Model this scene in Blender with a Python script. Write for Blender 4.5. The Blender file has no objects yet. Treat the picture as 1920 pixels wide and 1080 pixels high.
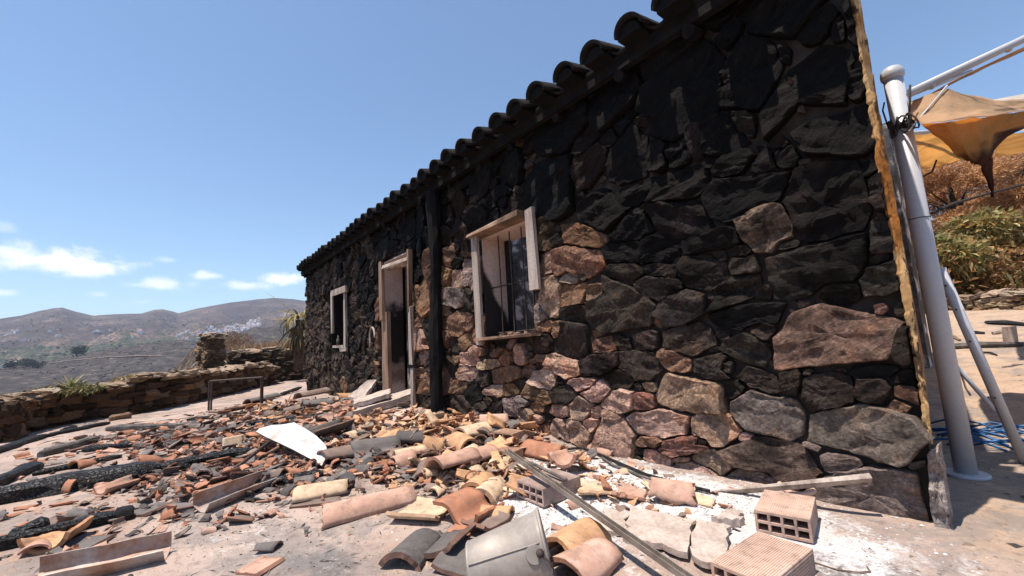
import bpy, bmesh, math, random
import numpy as np
from math import sin, cos, pi, radians, sqrt, atan2
from mathutils import Vector, Matrix, Euler

random.seed(7)
rng = np.random.default_rng(11)
scene = bpy.context.scene
COL = scene.collection

# ------------------------------------------------------------------ camera
FPX, PITCH, ROLL, YAW = 790.0, radians(7.13), radians(3.33), radians(39.0)
CAM = np.array([0.0, -2.186, 0.75])
_fw = np.array([-cos(YAW), sin(YAW), 0]); _rt = np.array([sin(YAW), cos(YAW), 0]); _up = np.array([0, 0, 1.0])
_f = _fw * cos(PITCH) + _up * sin(PITCH); _u = _up * cos(PITCH) - _fw * sin(PITCH)
_R = _rt * cos(ROLL) - _u * sin(ROLL); _U = _rt * sin(ROLL) + _u * cos(ROLL)
cam_d = bpy.data.cameras.new('camera'); cam = bpy.data.objects.new('camera', cam_d); COL.objects.link(cam)
cam_d.sensor_width = 36.0; cam_d.lens = FPX / 1920 * 36; cam_d.clip_start = 0.02; cam_d.clip_end = 20000
_M = Matrix.Identity(4)
for i in range(3):
    _M[i][0], _M[i][1], _M[i][2], _M[i][3] = _R[i], _U[i], -_f[i], CAM[i]
cam.matrix_world = _M
scene.camera = cam

# ------------------------------------------------------------------ world, sun, exposure
SUN_EL = radians(74.5)
SUN_H = np.array([-0.16, -0.987])                      # horizontal direction towards the sun
SUN_DIR = Vector((SUN_H[0] * cos(SUN_EL), SUN_H[1] * cos(SUN_EL), sin(SUN_EL))).normalized()
HAZE = 1.0e-4
EXPOSURE, SKY_STRENGTH, SUN_STRENGTH = 0.66, 0.118, 5.0
scene.view_settings.view_transform = 'Standard'; scene.view_settings.look = 'None'
scene.view_settings.gamma = 1.0; scene.view_settings.use_curve_mapping = False
scene.view_settings.exposure = EXPOSURE
sun_d = bpy.data.lights.new('sun', 'SUN'); sun = bpy.data.objects.new('sun', sun_d); COL.objects.link(sun)
sun_d.energy = SUN_STRENGTH; sun_d.angle = radians(0.53); sun_d.color = (1.0, 0.90, 0.79)
sun.rotation_euler = SUN_DIR.to_track_quat('Z', 'Y').to_euler()


def ray(x, y):
    return _f * FPX + _R * (x - 960) - _U * (y - 540)


def azel(x, y):
    r = ray(x, y)
    return atan2(r[1], r[0]), atan2(r[2], sqrt(r[0] ** 2 + r[1] ** 2))


# small node helper ---------------------------------------------------------
class NT:
    def __init__(self, tree):
        self.t = tree; self.n = tree.nodes; self.l = tree.links

    def node(self, typ, **kw):
        nd = self.n.new(typ)
        for k, v in kw.items():
            setattr(nd, k, v)
        return nd

    def put(self, sock, v):
        if v is None:
            return
        if isinstance(v, bpy.types.NodeSocket):
            self.l.new(v, sock)
        else:
            if isinstance(v, (tuple, list)) and sock.type == 'RGBA' and len(v) == 3:
                v = (*v, 1)
            sock.default_value = v

    def math(self, op, a, b=None, c=None, clamp=False):
        nd = self.node('ShaderNodeMath', operation=op); nd.use_clamp = clamp
        for s, v in zip(nd.inputs, (a, b, c)):
            self.put(s, v)
        return nd.outputs[0]

    def noise(self, vec, scale, detail=6, rough=0.6, dist=0.0, dim='3D'):
        nd = self.node('ShaderNodeTexNoise'); nd.noise_dimensions = dim
        self.put(nd.inputs['Vector'], vec)
        nd.inputs['Scale'].default_value = scale; nd.inputs['Detail'].default_value = detail
        nd.inputs['Roughness'].default_value = rough; nd.inputs['Distortion'].default_value = dist
        return nd.outputs['Fac']

    def ramp(self, fac, stops, interp='LINEAR'):
        nd = self.node('ShaderNodeValToRGB'); cr = nd.color_ramp; cr.interpolation = interp
        while len(cr.elements) < len(stops):
            cr.elements.new(0.5)
        for e, (p, c) in zip(cr.elements, stops):
            e.position = p
            e.color = (c, c, c, 1) if isinstance(c, (int, float)) else (*c, 1)
        self.put(nd.inputs['Fac'], fac)
        return nd.outputs['Color']

    def smooth(self, v, a, b):
        nd = self.node('ShaderNodeMapRange', interpolation_type='SMOOTHSTEP')
        self.put(nd.inputs['Value'], v); self.put(nd.inputs['From Min'], a); self.put(nd.inputs['From Max'], b)
        return nd.outputs['Result']

    def mix(self, fac, a, b, mode='MIX'):
        nd = self.node('ShaderNodeMix', data_type='RGBA', blend_type=mode)
        self.put(nd.inputs['Factor'], fac); self.put(nd.inputs['A'], a) if False else None
        self.put(nd.inputs[0], fac); self.put(nd.inputs[6], a); self.put(nd.inputs[7], b)
        return nd.outputs[2]

    def mapping(self, vec, scale=(1, 1, 1), rot=(0, 0, 0), loc=(0, 0, 0)):
        nd = self.node('ShaderNodeMapping')
        self.put(nd.inputs['Vector'], vec); nd.inputs['Scale'].default_value = scale
        nd.inputs['Rotation'].default_value = rot; nd.inputs['Location'].default_value = loc
        return nd.outputs[0]

    def bump(self, h, strength=0.5, dist=0.01, normal=None):
        nd = self.node('ShaderNodeBump'); nd.inputs['Strength'].default_value = strength
        nd.inputs['Distance'].default_value = dist; self.put(nd.inputs['Height'], h)
        if normal is not None:
            self.put(nd.inputs['Normal'], normal)
        return nd.outputs[0]


world = bpy.data.worlds.new('World'); scene.world = world; world.use_nodes = True
w = NT(world.node_tree); w.n.clear()
sky = w.node('ShaderNodeTexSky', sky_type='NISHITA'); sky.sun_disc = False
sky.sun_elevation = SUN_EL; sky.sun_rotation = atan2(SUN_DIR.x, SUN_DIR.y)
sky.altitude = 300; sky.air_density = 1.0; sky.dust_density = 0.7; sky.ozone_density = 2.2
tc = w.node('ShaderNodeTexCoord')
sep = w.node('ShaderNodeSeparateXYZ'); w.l.new(tc.outputs['Generated'], sep.inputs[0])
az = w.math('ARCTAN2', sep.outputs[1], sep.outputs[0])
azp = w.math('MODULO', w.math('ADD', az, 2 * pi), 2 * pi)
el = w.math('ARCSINE', sep.outputs[2])
cmb = w.node('ShaderNodeCombineXYZ'); w.put(cmb.inputs[0], azp); w.put(cmb.inputs[1], w.math('MULTIPLY', el, 1.25))
cn = w.noise(cmb.outputs[0], 17, 9, 0.62, 0.3)
cn2 = w.noise(cmb.outputs[0], 42, 6, 0.6)
best = None
for (px, py, sx, sy, amp) in [(75, 488, 160, 27, 1.0), (165, 499, 95, 20, 0.9), (15, 474, 60, 24, 0.8), (298, 532, 62, 12, 0.75),
                              (262, 534, 40, 8, 0.6), (387, 516, 34, 10, 0.72), (465, 535, 52, 10, 0.75), (530, 523, 48, 13, 0.85),
                              (10, 548, 40, 8, 0.55), (315, 487, 22, 7, 0.35), (190, 552, 25, 7, 0.35), (262, 566, 22, 5, 0.3), (0, 425, 30, 10, 0.25)]:
    a0, e0 = azel(px, py); a1, _ = azel(px + sx, py); _, e1 = azel(px, py - sy)
    a0 %= 2 * pi; a1 %= 2 * pi
    dx = w.math('DIVIDE', w.math('SUBTRACT', azp, a0), abs(a1 - a0)); dy = w.math('DIVIDE', w.math('SUBTRACT', el, e0), abs(e1 - e0))
    d = w.math('SQRT', w.math('ADD', w.math('MULTIPLY', dx, dx), w.math('MULTIPLY', dy, dy)))
    v = w.math('MULTIPLY', w.smooth(w.math('ADD', d, w.math('MULTIPLY_ADD', cn, -3.2, 1.6)), 1.25, 0.1), amp)
    best = v if best is None else w.math('MAXIMUM', best, v)
cl = w.math('MULTIPLY', best, w.math('MULTIPLY_ADD', cn2, 0.7, 0.6), clamp=True)
skyc = w.mix(1.0, sky.outputs[0], (0.965, 1.03, 1.03), 'MULTIPLY')
colr = w.mix(cl, skyc, (7.4, 7.4, 7.7))
bg = w.node('ShaderNodeBackground'); bg.inputs['Strength'].default_value = SKY_STRENGTH; w.put(bg.inputs['Color'], colr)
out = w.node('ShaderNodeOutputWorld'); w.l.new(bg.outputs[0], out.inputs['Surface'])


# ------------------------------------------------------------------ numeric helpers
def _hash(ix, iy, seed):
    h = (ix.astype(np.int64) * 374761393 + iy.astype(np.int64) * 668265263 + seed * 974711) & 0x7fffffff
    h = ((h ^ (h >> 13)) * 1274126177) & 0x7fffffff
    return ((h ^ (h >> 16)) & 0xffff) / 65535.0


def vnoise(x, y, seed=0):
    x = np.asarray(x, float); y = np.asarray(y, float)
    ix, iy = np.floor(x), np.floor(y); fx, fy = x - ix, y - iy
    fx = fx * fx * (3 - 2 * fx); fy = fy * fy * (3 - 2 * fy)
    a, b = _hash(ix, iy, seed), _hash(ix + 1, iy, seed); c, d = _hash(ix, iy + 1, seed), _hash(ix + 1, iy + 1, seed)
    return (a * (1 - fx) + b * fx) * (1 - fy) + (c * (1 - fx) + d * fx) * fy * 1.0


def fbm(x, y, seed=0, octaves=4, gain=0.5):
    s, a, t = 0, 1, 0
    for o in range(octaves):
        s = s + a * (vnoise(x * 2 ** o, y * 2 ** o, seed + o * 17) - 0.5); t += a; a *= gain
    return s / t * 2


def sstep(v, a, b):
    t = np.clip((np.asarray(v, float) - a) / (b - a), 0, 1)
    return t * t * (3 - 2 * t)


def gh(x, y):
    """height of the terrace floor"""
    x = np.asarray(x, float); y = np.asarray(y, float)
    h = 0.075 * np.exp(-((y + 0.1) / 0.5) ** 2) * sstep(x, -7.5, -5.5) * sstep(-x, 1.7, 2.7)
    h = h + 0.03 * np.exp(-((y + 0.35) / 0.4) ** 2) * sstep(x, -2.2, -1.6) * sstep(-x, 0.6, 1.0)
    h = h + 0.95 * sstep(y, 1.6, 13.0) * sstep(x, -3.5, -1.2)
    h = h + 0.018 * fbm(x * 1.3, y * 1.3, 3, 4) + 0.006 * fbm(x * 9, y * 9, 8, 2)
    return h


def G(x, y, z=0.0):
    """point of the terrace (raised by z) seen at photo pixel x, y"""
    r = ray(x, y); t = (z - CAM[2]) / r[2]
    for _ in range(6):
        p = CAM + r * t
        t = (float(gh(p[0], p[1])) + z - CAM[2]) / r[2]
    return CAM + r * t


def GM(x, y):
    """like G, for grazing sight lines: march along the ray until it meets the floor"""
    r = ray(x, y) / FPX; s = np.arange(1.0, 18.0, 0.01); P = CAM + r * s[:, None]
    k = np.where(P[:, 2] <= gh(P[:, 0], P[:, 1]))[0]
    return P[k[0]] if len(k) else P[-1]


def Z0(x, y, z):
    r = ray(x, y); return CAM + r * ((z - CAM[2]) / r[2])


def W(x, y, yo=0.0):
    """point of the vertical plane y = yo seen at a photo pixel"""
    r = ray(x, y); return CAM + r * ((yo - CAM[1]) / r[1])


def D(x, y, d):
    return CAM + ray(x, y) * (d / FPX)


def proj(p):
    v = np.asarray(p) - CAM; d = v @ _f
    return 960 + FPX * (v @ _R) / d, 540 - FPX * (v @ _U) / d, d


def link(o, parent=None):
    COL.objects.link(o)
    if parent is not None:
        o.parent = parent
    return o


def mesh(name, verts, faces, mats, smooth=False, midx=None):
    me = bpy.data.meshes.new(name)
    me.from_pydata([tuple(map(float, v)) for v in verts], [], [tuple(int(i) for i in f) for f in faces])
    if not isinstance(mats, (list, tuple)):
        mats = [mats]
    for m in mats:
        me.materials.append(m)
    if midx is not None:
        me.polygons.foreach_set('material_index', np.asarray(midx, dtype=np.int32))
    me.polygons.foreach_set('use_smooth', np.full(len(me.polygons), bool(smooth)))
    me.update()
    return me


def add(name, me, parent=None, loc=(0, 0, 0), rot=(0, 0, 0), color=None, label=None, cat=None, group=None, kind=None):
    o = bpy.data.objects.new(name, me)
    o.location = loc; o.rotation_euler = rot
    link(o, parent)
    if color is not None:
        o.color = (*color[:3], color[3] if len(color) > 3 else 0.0)
    tag(o, label, cat, group, kind)
    return o


def tag(o, label=None, cat=None, group=None, kind=None):
    if label: o['label'] = label
    if cat: o['category'] = cat
    if group: o['group'] = group
    if kind: o['kind'] = kind
    return o


def empty(name, loc, label, cat, group=None):
    o = bpy.data.objects.new(name, None); o.location = loc; o.empty_display_size = 0.1
    link(o); return tag(o, label, cat, group)


class MB:
    """collects shapes into one mesh"""
    def __init__(self):
        self.v = []; self.f = []; self.m = []

    def add(self, verts, faces, mi=0):
        b = len(self.v); self.v += [tuple(map(float, q)) for q in verts]
        self.f += [tuple(b + int(i) for i in f) for f in faces]; self.m += [mi] * len(faces)

    def box(self, c, s, rot=None, mi=0, jit=0.0):
        x, y, z = [a / 2 for a in s]
        vs = np.array([(-x, -y, -z), (x, -y, -z), (x, y, -z), (-x, y, -z), (-x, -y, z), (x, -y, z), (x, y, z), (-x, y, z)])
        if jit: vs = vs + rng.normal(0, jit, vs.shape)
        if rot is not None: vs = vs @ np.array(rot).T
        self.add(vs + np.array(c), [(0, 3, 2, 1), (4, 5, 6, 7), (0, 1, 5, 4), (1, 2, 6, 5), (2, 3, 7, 6), (3, 0, 4, 7)], mi)

    def tube(self, pts, r, n=8, mi=0, caps=True, jit=0.0):
        pts = [np.array(p, float) for p in pts]; rs = r if isinstance(r, (list, tuple, np.ndarray)) else [r] * len(pts)
        rings = []; a = None
        for i, p in enumerate(pts):
            t = pts[min(i + 1, len(pts) - 1)] - pts[max(i - 1, 0)]; t = t / (np.linalg.norm(t) + 1e-9)
            if a is None:
                a = np.cross(t, (0, 0, 1.0) if abs(t[2]) < 0.9 else (1.0, 0, 0))
            a = a - t * (a @ t); a /= np.linalg.norm(a); b = np.cross(t, a)
            rings.append([p + (a * cos(2 * pi * k / n) + b * sin(2 * pi * k / n)) * rs[i] * (1 + (rng.normal(0, jit) if jit else 0)) for k in range(n)])
        vs = [q for rg in rings for q in rg]; fs = []
        for i in range(len(pts) - 1):
            for k in range(n):
                fs.append((i * n + k, i * n + (k + 1) % n, (i + 1) * n + (k + 1) % n, (i + 1) * n + k))
        if caps:
            fs.append(tuple(range(n))[::-1]); fs.append(tuple((len(pts) - 1) * n + k for k in range(n)))
        self.add(vs, fs, mi)

    def plank(self, a, b, w, t, up=(0, 0, 1), mi=0, jit=0.0):
        a = np.array(a, float); b = np.array(b, float); d = b - a; L = np.linalg.norm(d); d /= L
        s = np.cross(np.array(up, float), d); s /= np.linalg.norm(s); n = np.cross(d, s)
        self.box((a + b) / 2, (L, w, t), np.array([d, s, n]).T, mi, jit)

    def mesh(self, name, mats, smooth=False):
        return mesh(name, self.v, self.f, mats, smooth, self.m)


def setcol(me, name, arr):
    """per-vertex colours"""
    at = me.color_attributes.new(name, 'FLOAT_COLOR', 'POINT')
    a = np.ones((len(me.vertices), 4), np.float32); a[:, :arr.shape[1]] = arr
    at.data.foreach_set('color', a.ravel())


# ------------------------------------------------------------------ materials
def new_mat(name):
    m = bpy.data.materials.new(name); m.use_nodes = True
    t = NT(m.node_tree); t.n.clear()
    b = t.node('ShaderNodeBsdfPrincipled'); o = t.node('ShaderNodeOutputMaterial'); t.l.new(b.outputs[0], o.inputs[0])
    return m, t, b


def m_stone():
    m, t, b = new_mat('schist_stone')
    tc = t.node('ShaderNodeTexCoord'); oi = t.node('ShaderNodeObjectInfo'); gm = t.node('ShaderNodeNewGeometry')
    vr = t.node('ShaderNodeVectorRotate', rotation_type='Y_AXIS'); t.l.new(tc.outputs['Object'], vr.inputs['Vector'])
    t.put(vr.inputs['Angle'], t.math('MULTIPLY_ADD', oi.outputs['Random'], 1.3, -0.15))
    off = t.node('ShaderNodeVectorMath', operation='ADD'); t.l.new(vr.outputs[0], off.inputs[0])
    sc = t.node('ShaderNodeVectorMath', operation='SCALE'); sc.inputs[0].default_value = (13, 7, 19); t.put(sc.inputs['Scale'], oi.outputs['Random'])
    t.l.new(sc.outputs[0], off.inputs[1])
    p = off.outputs[0]
    strata = t.noise(t.mapping(p, (8, 14, 30)), 1.0, 8, 0.7, 0.3)
    fine = t.noise(p, 60, 6, 0.7)
    med = t.noise(p, 11, 6, 0.62)
    tint = t.ramp(med, [(0.25, 0.5), (0.55, 1.0), (0.8, 1.5)])
    c = t.mix(1.0, oi.outputs['Color'], tint, 'MULTIPLY')
    c = t.mix(1.0, c, t.ramp(strata, [(0.3, 0.6), (0.6, 1.15), (0.8, 1.35)]), 'MULTIPLY')
    c = t.mix(1.0, c, t.ramp(fine, [(0.34, 0.5), (0.5, 0.98), (0.64, 1.45)]), 'MULTIPLY')
    c = t.mix(t.smooth(fine, 0.6, 0.72), c, t.mix(1.0, c, (1.7, 1.65, 1.6), 'MULTIPLY'))
    ru = t.noise(p, 4.5, 7, 0.68, 0.4); c = t.mix(t.math('MULTIPLY', t.smooth(ru, 0.52, 0.64), 0.55), c, t.mix(1.0, c, (1.5, 1.1, 0.82), 'MULTIPLY'))
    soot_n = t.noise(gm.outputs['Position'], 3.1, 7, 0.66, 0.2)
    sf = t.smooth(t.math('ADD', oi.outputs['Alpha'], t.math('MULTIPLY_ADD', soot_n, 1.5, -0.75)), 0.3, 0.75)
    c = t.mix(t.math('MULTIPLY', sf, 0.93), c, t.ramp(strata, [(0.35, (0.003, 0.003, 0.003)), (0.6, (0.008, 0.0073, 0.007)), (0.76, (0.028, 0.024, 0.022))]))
    t.put(b.inputs['Base Color'], c)
    t.put(b.inputs['Roughness'], t.math('MULTIPLY_ADD', fine, 0.3, 0.62))
    b.inputs['Specular IOR Level'].default_value = 0.10
    n1 = t.bump(strata, 1.0, 0.045); n2 = t.bump(med, 0.7, 0.03, n1); n3 = t.bump(fine, 0.9, 0.009, n2)
    t.put(b.inputs['Normal'], n3)
    return m


def m_tile(attr=None, edge=False):
    m, t, b = new_mat('fired_clay' + ('_edge' if edge else '') + ('_mixed' if attr else ''))
    tc = t.node('ShaderNodeTexCoord'); oi = t.node('ShaderNodeObjectInfo'); gm = t.node('ShaderNodeNewGeometry')
    if attr:
        at = t.node('ShaderNodeVertexColor', layer_name=attr); base = at.outputs['Color']; p = gm.outputs['Position']; soot = at.outputs['Alpha']
    else:
        base = oi.outputs['Color']; soot = oi.outputs['Alpha']
        off = t.node('ShaderNodeVectorMath', operation='ADD'); t.l.new(tc.outputs['Object'], off.inputs[0])
        sc = t.node('ShaderNodeVectorMath', operation='SCALE'); sc.inputs[0].default_value = (11, 17, 5); t.put(sc.inputs['Scale'], oi.outputs['Random'])
        t.l.new(sc.outputs[0], off.inputs[1]); p = off.outputs[0]
    med = t.noise(p, 9, 6, 0.65); fine = t.noise(p, 85, 5, 0.7); big = t.noise(p, 4.5, 5, 0.6, 0.4)
    if edge:
        c = t.mix(0.4, base, (0.30, 0.11, 0.055)); c = t.mix(1.0, c, t.ramp(med, [(0.3, 0.55), (0.7, 1.2)]), 'MULTIPLY')
    else:
        c = t.mix(1.0, base, t.ramp(med, [(0.25, 0.62), (0.5, 1.0), (0.78, 1.28)]), 'MULTIPLY')
        c = t.mix(t.smooth(big, 0.56, 0.68), c, t.mix(0.45, c, (0.50, 0.41, 0.36)))
        dn_ = t.noise(p, 26, 7, 0.75, 0.5); c = t.mix(t.math('MULTIPLY', t.smooth(dn_, 0.50, 0.64), 0.5), c, (0.15, 0.12, 0.105)); c = t.mix(t.math('MULTIPLY', t.smooth(dn_, 0.40, 0.30), 0.35), c, t.mix(1.0, c, (1.35, 1.3, 1.25), 'MULTIPLY'))
        sf = t.smooth(t.math('ADD', soot, t.math('MULTIPLY_ADD', big, 1.6, -0.8)), 0.25, 0.7)
        c = t.mix(t.math('MULTIPLY', sf, 0.88), c, t.ramp(fine, [(0.3, (0.05, 0.045, 0.044)), (0.7, (0.12, 0.11, 0.105))]))
    t.put(b.inputs['Base Color'], c); b.inputs['Roughness'].default_value = 0.85; b.inputs['Specular IOR Level'].default_value = 0.25
    n = t.bump(med, 0.25, 0.006); t.put(b.inputs['Normal'], t.bump(fine, 0.5, 0.003, n))
    return m


def m_simple(name, ramp, scale=8, rough=0.8, bump=0.3, bd=0.01, stretch=(1, 1, 1), metal=0.0, detail=6, spec=0.3, fine=60, obj=True, extra=None, fa=1.0):
    m, t, b = new_mat(name)
    tc = t.node('ShaderNodeTexCoord'); gm = t.node('ShaderNodeNewGeometry')
    p = tc.outputs['Object'] if obj else gm.outputs['Position']
    n = t.noise(t.mapping(p, stretch), scale, detail, 0.62, 0.2); f = t.noise(p, fine, 4, 0.65)
    c = t.ramp(n, ramp)
    c = t.mix(1.0, c, t.ramp(f, [(0.3, 1 - 0.2 * fa), (0.7, 1 + 0.18 * fa)]), 'MULTIPLY')
    if extra: c = extra(t, p, c)
    t.put(b.inputs['Base Color'], c); b.inputs['Roughness'].default_value = rough; b.inputs['Metallic'].default_value = metal
    b.inputs['Specular IOR Level'].default_value = spec
    n1 = t.bump(n, bump, bd); t.put(b.inputs['Normal'], t.bump(f, bump * 0.7, bd * 0.25, n1))
    return m


def m_attr(name, attr='Col', rough=0.7, transl=0.0, nscale=20):
    m, t, b = new_mat(name)
    at = t.node('ShaderNodeVertexColor', layer_name=attr); gm = t.node('ShaderNodeNewGeometry')
    n = t.noise(gm.outputs['Position'], nscale, 4, 0.6)
    c = t.mix(1.0, at.outputs['Color'], t.ramp(n, [(0.3, 0.75), (0.7, 1.2)]), 'MULTIPLY')
    t.put(b.inputs['Base Color'], c); b.inputs['Roughness'].default_value = rough; b.inputs['Specular IOR Level'].default_value = 0.25
    if transl:
        tr = t.node('ShaderNodeBsdfTranslucent'); t.put(tr.inputs['Color'], c)
        mx = t.node('ShaderNodeMixShader'); mx.inputs[0].default_value = transl
        t.l.new(b.outputs[0], mx.inputs[1]); t.l.new(tr.outputs[0], mx.inputs[2])
        o = [q for q in t.n if q.type == 'OUTPUT_MATERIAL'][0]; t.l.new(mx.outputs[0], o.inputs[0])
    return m


def m_ground():
    m, t, b = new_mat('terrace_concrete')
    gm = t.node('ShaderNodeNewGeometry'); p = gm.outputs['Position']
    at = t.node('ShaderNodeVertexColor', layer_name='Zone'); sp = t.node('ShaderNodeSeparateColor'); t.l.new(at.outputs['Color'], sp.inputs[0])
    ash, soot, sand = sp.outputs[0], sp.outputs[1], sp.outputs[2]
    big = t.noise(p, 1.3, 8, 0.62, 0.4); med = t.noise(p, 6, 8, 0.66, 0.3); fine = t.noise(p, 55, 6, 0.72); grit = t.noise(p, 190, 4, 0.7)
    c = t.ramp(big, [(0.28, (0.20, 0.162, 0.145)), (0.44, (0.35, 0.262, 0.218)), (0.60, (0.43, 0.335, 0.285)), (0.8, (0.23, 0.20, 0.188))])
    c = t.mix(t.smooth(med, 0.5, 0.68), c, (0.36, 0.235, 0.165))
    c = t.mix(sand, c, t.ramp(med, [(0.3, (0.27, 0.185, 0.12)), (0.5, (0.42, 0.30, 0.205)), (0.7, (0.36, 0.27, 0.20))]))
    gs = t.smooth(t.math('ADD', soot, t.math('MULTIPLY_ADD', med, 1.2, -0.6)), 0.32, 0.72)
    c = t.mix(t.math('MULTIPLY', gs, 0.85), c, t.ramp(fine, [(0.35, (0.085, 0.082, 0.085)), (0.7, (0.22, 0.205, 0.20))]))
    st = t.smooth(t.noise(t.mapping(p, (1, 1, 1), (0, 0, 0), (31, 7, 2)), 2.6, 9, 0.72, 0.6), 0.46, 0.60)
    c = t.mix(t.math('MULTIPLY', st, 0.6), c, (0.175, 0.165, 0.162))
    asf = t.smooth(t.math('ADD', t.math('ADD', ash, t.math('MULTIPLY_ADD', fine, 1.1, -0.55)), t.math('MULTIPLY_ADD', med, 2.0, -1.0)), 0.2, 0.66)
    c = t.mix(asf, c, t.ramp(grit, [(0.36, (0.30, 0.28, 0.275)), (0.46, (0.56, 0.53, 0.52)), (0.7, (0.67, 0.65, 0.64))]))
    spk = t.smooth(grit, 0.60, 0.68); c = t.mix(t.math('MULTIPLY', spk, 0.6), c, (0.09, 0.078, 0.072)); f2 = t.noise(p, 24, 8, 0.75, 0.3); c = t.mix(t.math('MULTIPLY', t.smooth(f2, 0.52, 0.64), 0.55), c, (0.135, 0.115, 0.105)); c = t.mix(t.math('MULTIPLY', t.smooth(f2, 0.42, 0.34), 0.4), c, (0.46, 0.38, 0.33))
    t.put(b.inputs['Base Color'], c); b.inputs['Roughness'].default_value = 0.92; b.inputs['Specular IOR Level'].default_value = 0.2
    n1 = t.bump(med, 0.5, 0.025); n2 = t.bump(fine, 0.7, 0.009, n1); n3 = t.bump(grit, 0.7, 0.005, n2)
    t.put(b.inputs['Normal'], n3)
    return m


def m_terrain():
    m, t, b = new_mat('burnt_hillside')
    gm = t.node('ShaderNodeNewGeometry'); p = gm.outputs['Position']
    at = t.node('ShaderNodeVertexColor', layer_name='Zone'); sp = t.node('ShaderNodeSeparateColor'); t.l.new(at.outputs['Color'], sp.inputs[0])
    green, burn, near = sp.outputs[0], sp.outputs[1], sp.outputs[2]
    big = t.noise(p, 0.005, 10, 0.72, 0.4); med = t.noise(p, 0.02, 8, 0.7); fine = t.noise(p, 0.09, 7, 0.7)
    c = t.ramp(big, [(0.36, (0.032, 0.026, 0.024)), (0.5, (0.085, 0.062, 0.050)), (0.62, (0.20, 0.145, 0.105))])  # burnt mottling, its contrast also standing in for shading in the gullies
    c = t.mix(t.smooth(fine, 0.46, 0.56), c, (0.045, 0.038, 0.034)); c = t.mix(t.smooth(t.noise(p, 0.035, 8, 0.75), 0.57, 0.64), c, (0.045, 0.055, 0.03))
    gf = t.smooth(t.math('ADD', green, t.math('MULTIPLY_ADD', med, 3.2, -1.6)), 0.3, 0.62)
    c = t.mix(gf, c, t.ramp(fine, [(0.4, (0.018, 0.028, 0.014)), (0.54, (0.05, 0.056, 0.032)), (0.66, (0.18, 0.145, 0.105))]))
    bf = t.smooth(t.math('ADD', burn, t.math('MULTIPLY_ADD', med, 1.5, -0.75)), 0.3, 0.65)
    c = t.mix(bf, c, t.ramp(fine, [(0.35, (0.026, 0.024, 0.024)), (0.55, (0.062, 0.055, 0.052)), (0.68, (0.17, 0.135, 0.11))]))
    nf = t.noise(p, 1.1, 8, 0.72); nn = t.noise(p, 6, 6, 0.7)
    nc = t.ramp(nf, [(0.38, (0.022, 0.02, 0.02)), (0.52, (0.07, 0.055, 0.045)), (0.66, (0.26, 0.19, 0.14))])
    c = t.mix(near, c, t.mix(1.0, nc, t.ramp(nn, [(0.3, 0.6), (0.7, 1.4)]), 'MULTIPLY'))
    t.put(b.inputs['Base Color'], c); b.inputs['Roughness'].default_value = 0.95; b.inputs['Specular IOR Level'].default_value = 0.1
    n1 = t.bump(med, 0.6, 12.0); t.put(b.inputs['Normal'], t.bump(fine, 0.5, 3.0, n1))
    return m


STONE = m_stone()
TILE, TILE_E = m_tile(), m_tile(edge=True)
TILE_MIX, TILE_MIX_E = m_tile('Col'), m_tile('Col', edge=True)
MORTAR = m_simple('sooty_mortar', [(0.3, (0.014, 0.012, 0.011)), (0.6, (0.038, 0.029, 0.024)), (0.8, (0.085, 0.06, 0.045))], 5, 0.95, 0.7, 0.03, obj=False)
SOOTCLAY = m_simple('soot_coated_clay', [(0.3, (0.007, 0.007, 0.007)), (0.62, (0.022, 0.019, 0.018)), (0.78, (0.09, 0.05, 0.035))], 14, 0.9, 0.4, 0.006, spec=0.15)


def m_char():
    m, t, b_ = new_mat('charred_wood')
    tc = t.node('ShaderNodeTexCoord'); p = tc.outputs['Object']
    wob = t.noise(p, 14, 4, 0.6)
    vo = t.node('ShaderNodeTexVoronoi', feature='DISTANCE_TO_EDGE'); vo.inputs['Scale'].default_value = 46; vo.inputs['Randomness'].default_value = 0.9
    off = t.node('ShaderNodeVectorMath', operation='ADD'); t.l.new(p, off.inputs[0]); sc = t.node('ShaderNodeVectorMath', operation='SCALE'); sc.inputs[0].default_value = (0.09, 0.09, 0.09); t.put(sc.inputs['Scale'], wob); t.l.new(sc.outputs[0], off.inputs[1]); t.l.new(off.outputs[0], vo.inputs['Vector'])
    crack = t.smooth(vo.outputs['Distance'], 0.0, 0.16); f = t.noise(p, 70, 5, 0.7); n = t.noise(p, 6, 5, 0.6)
    c = t.ramp(f, [(0.3, (0.008, 0.008, 0.009)), (0.6, (0.022, 0.0215, 0.023)), (0.8, (0.075, 0.073, 0.077))])
    c = t.mix(t.smooth(n, 0.60, 0.72), c, (0.12, 0.112, 0.108)); c = t.mix(1.0, c, t.ramp(crack, [(0.0, 0.15), (0.5, 1.0)]), 'MULTIPLY')
    t.put(b_.inputs['Base Color'], c); b_.inputs['Roughness'].default_value = 0.55; b_.inputs['Specular IOR Level'].default_value = 0.35
    n1 = t.bump(crack, 0.9, 0.012); t.put(b_.inputs['Normal'], t.bump(f, 0.6, 0.004, n1)); return m


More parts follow.
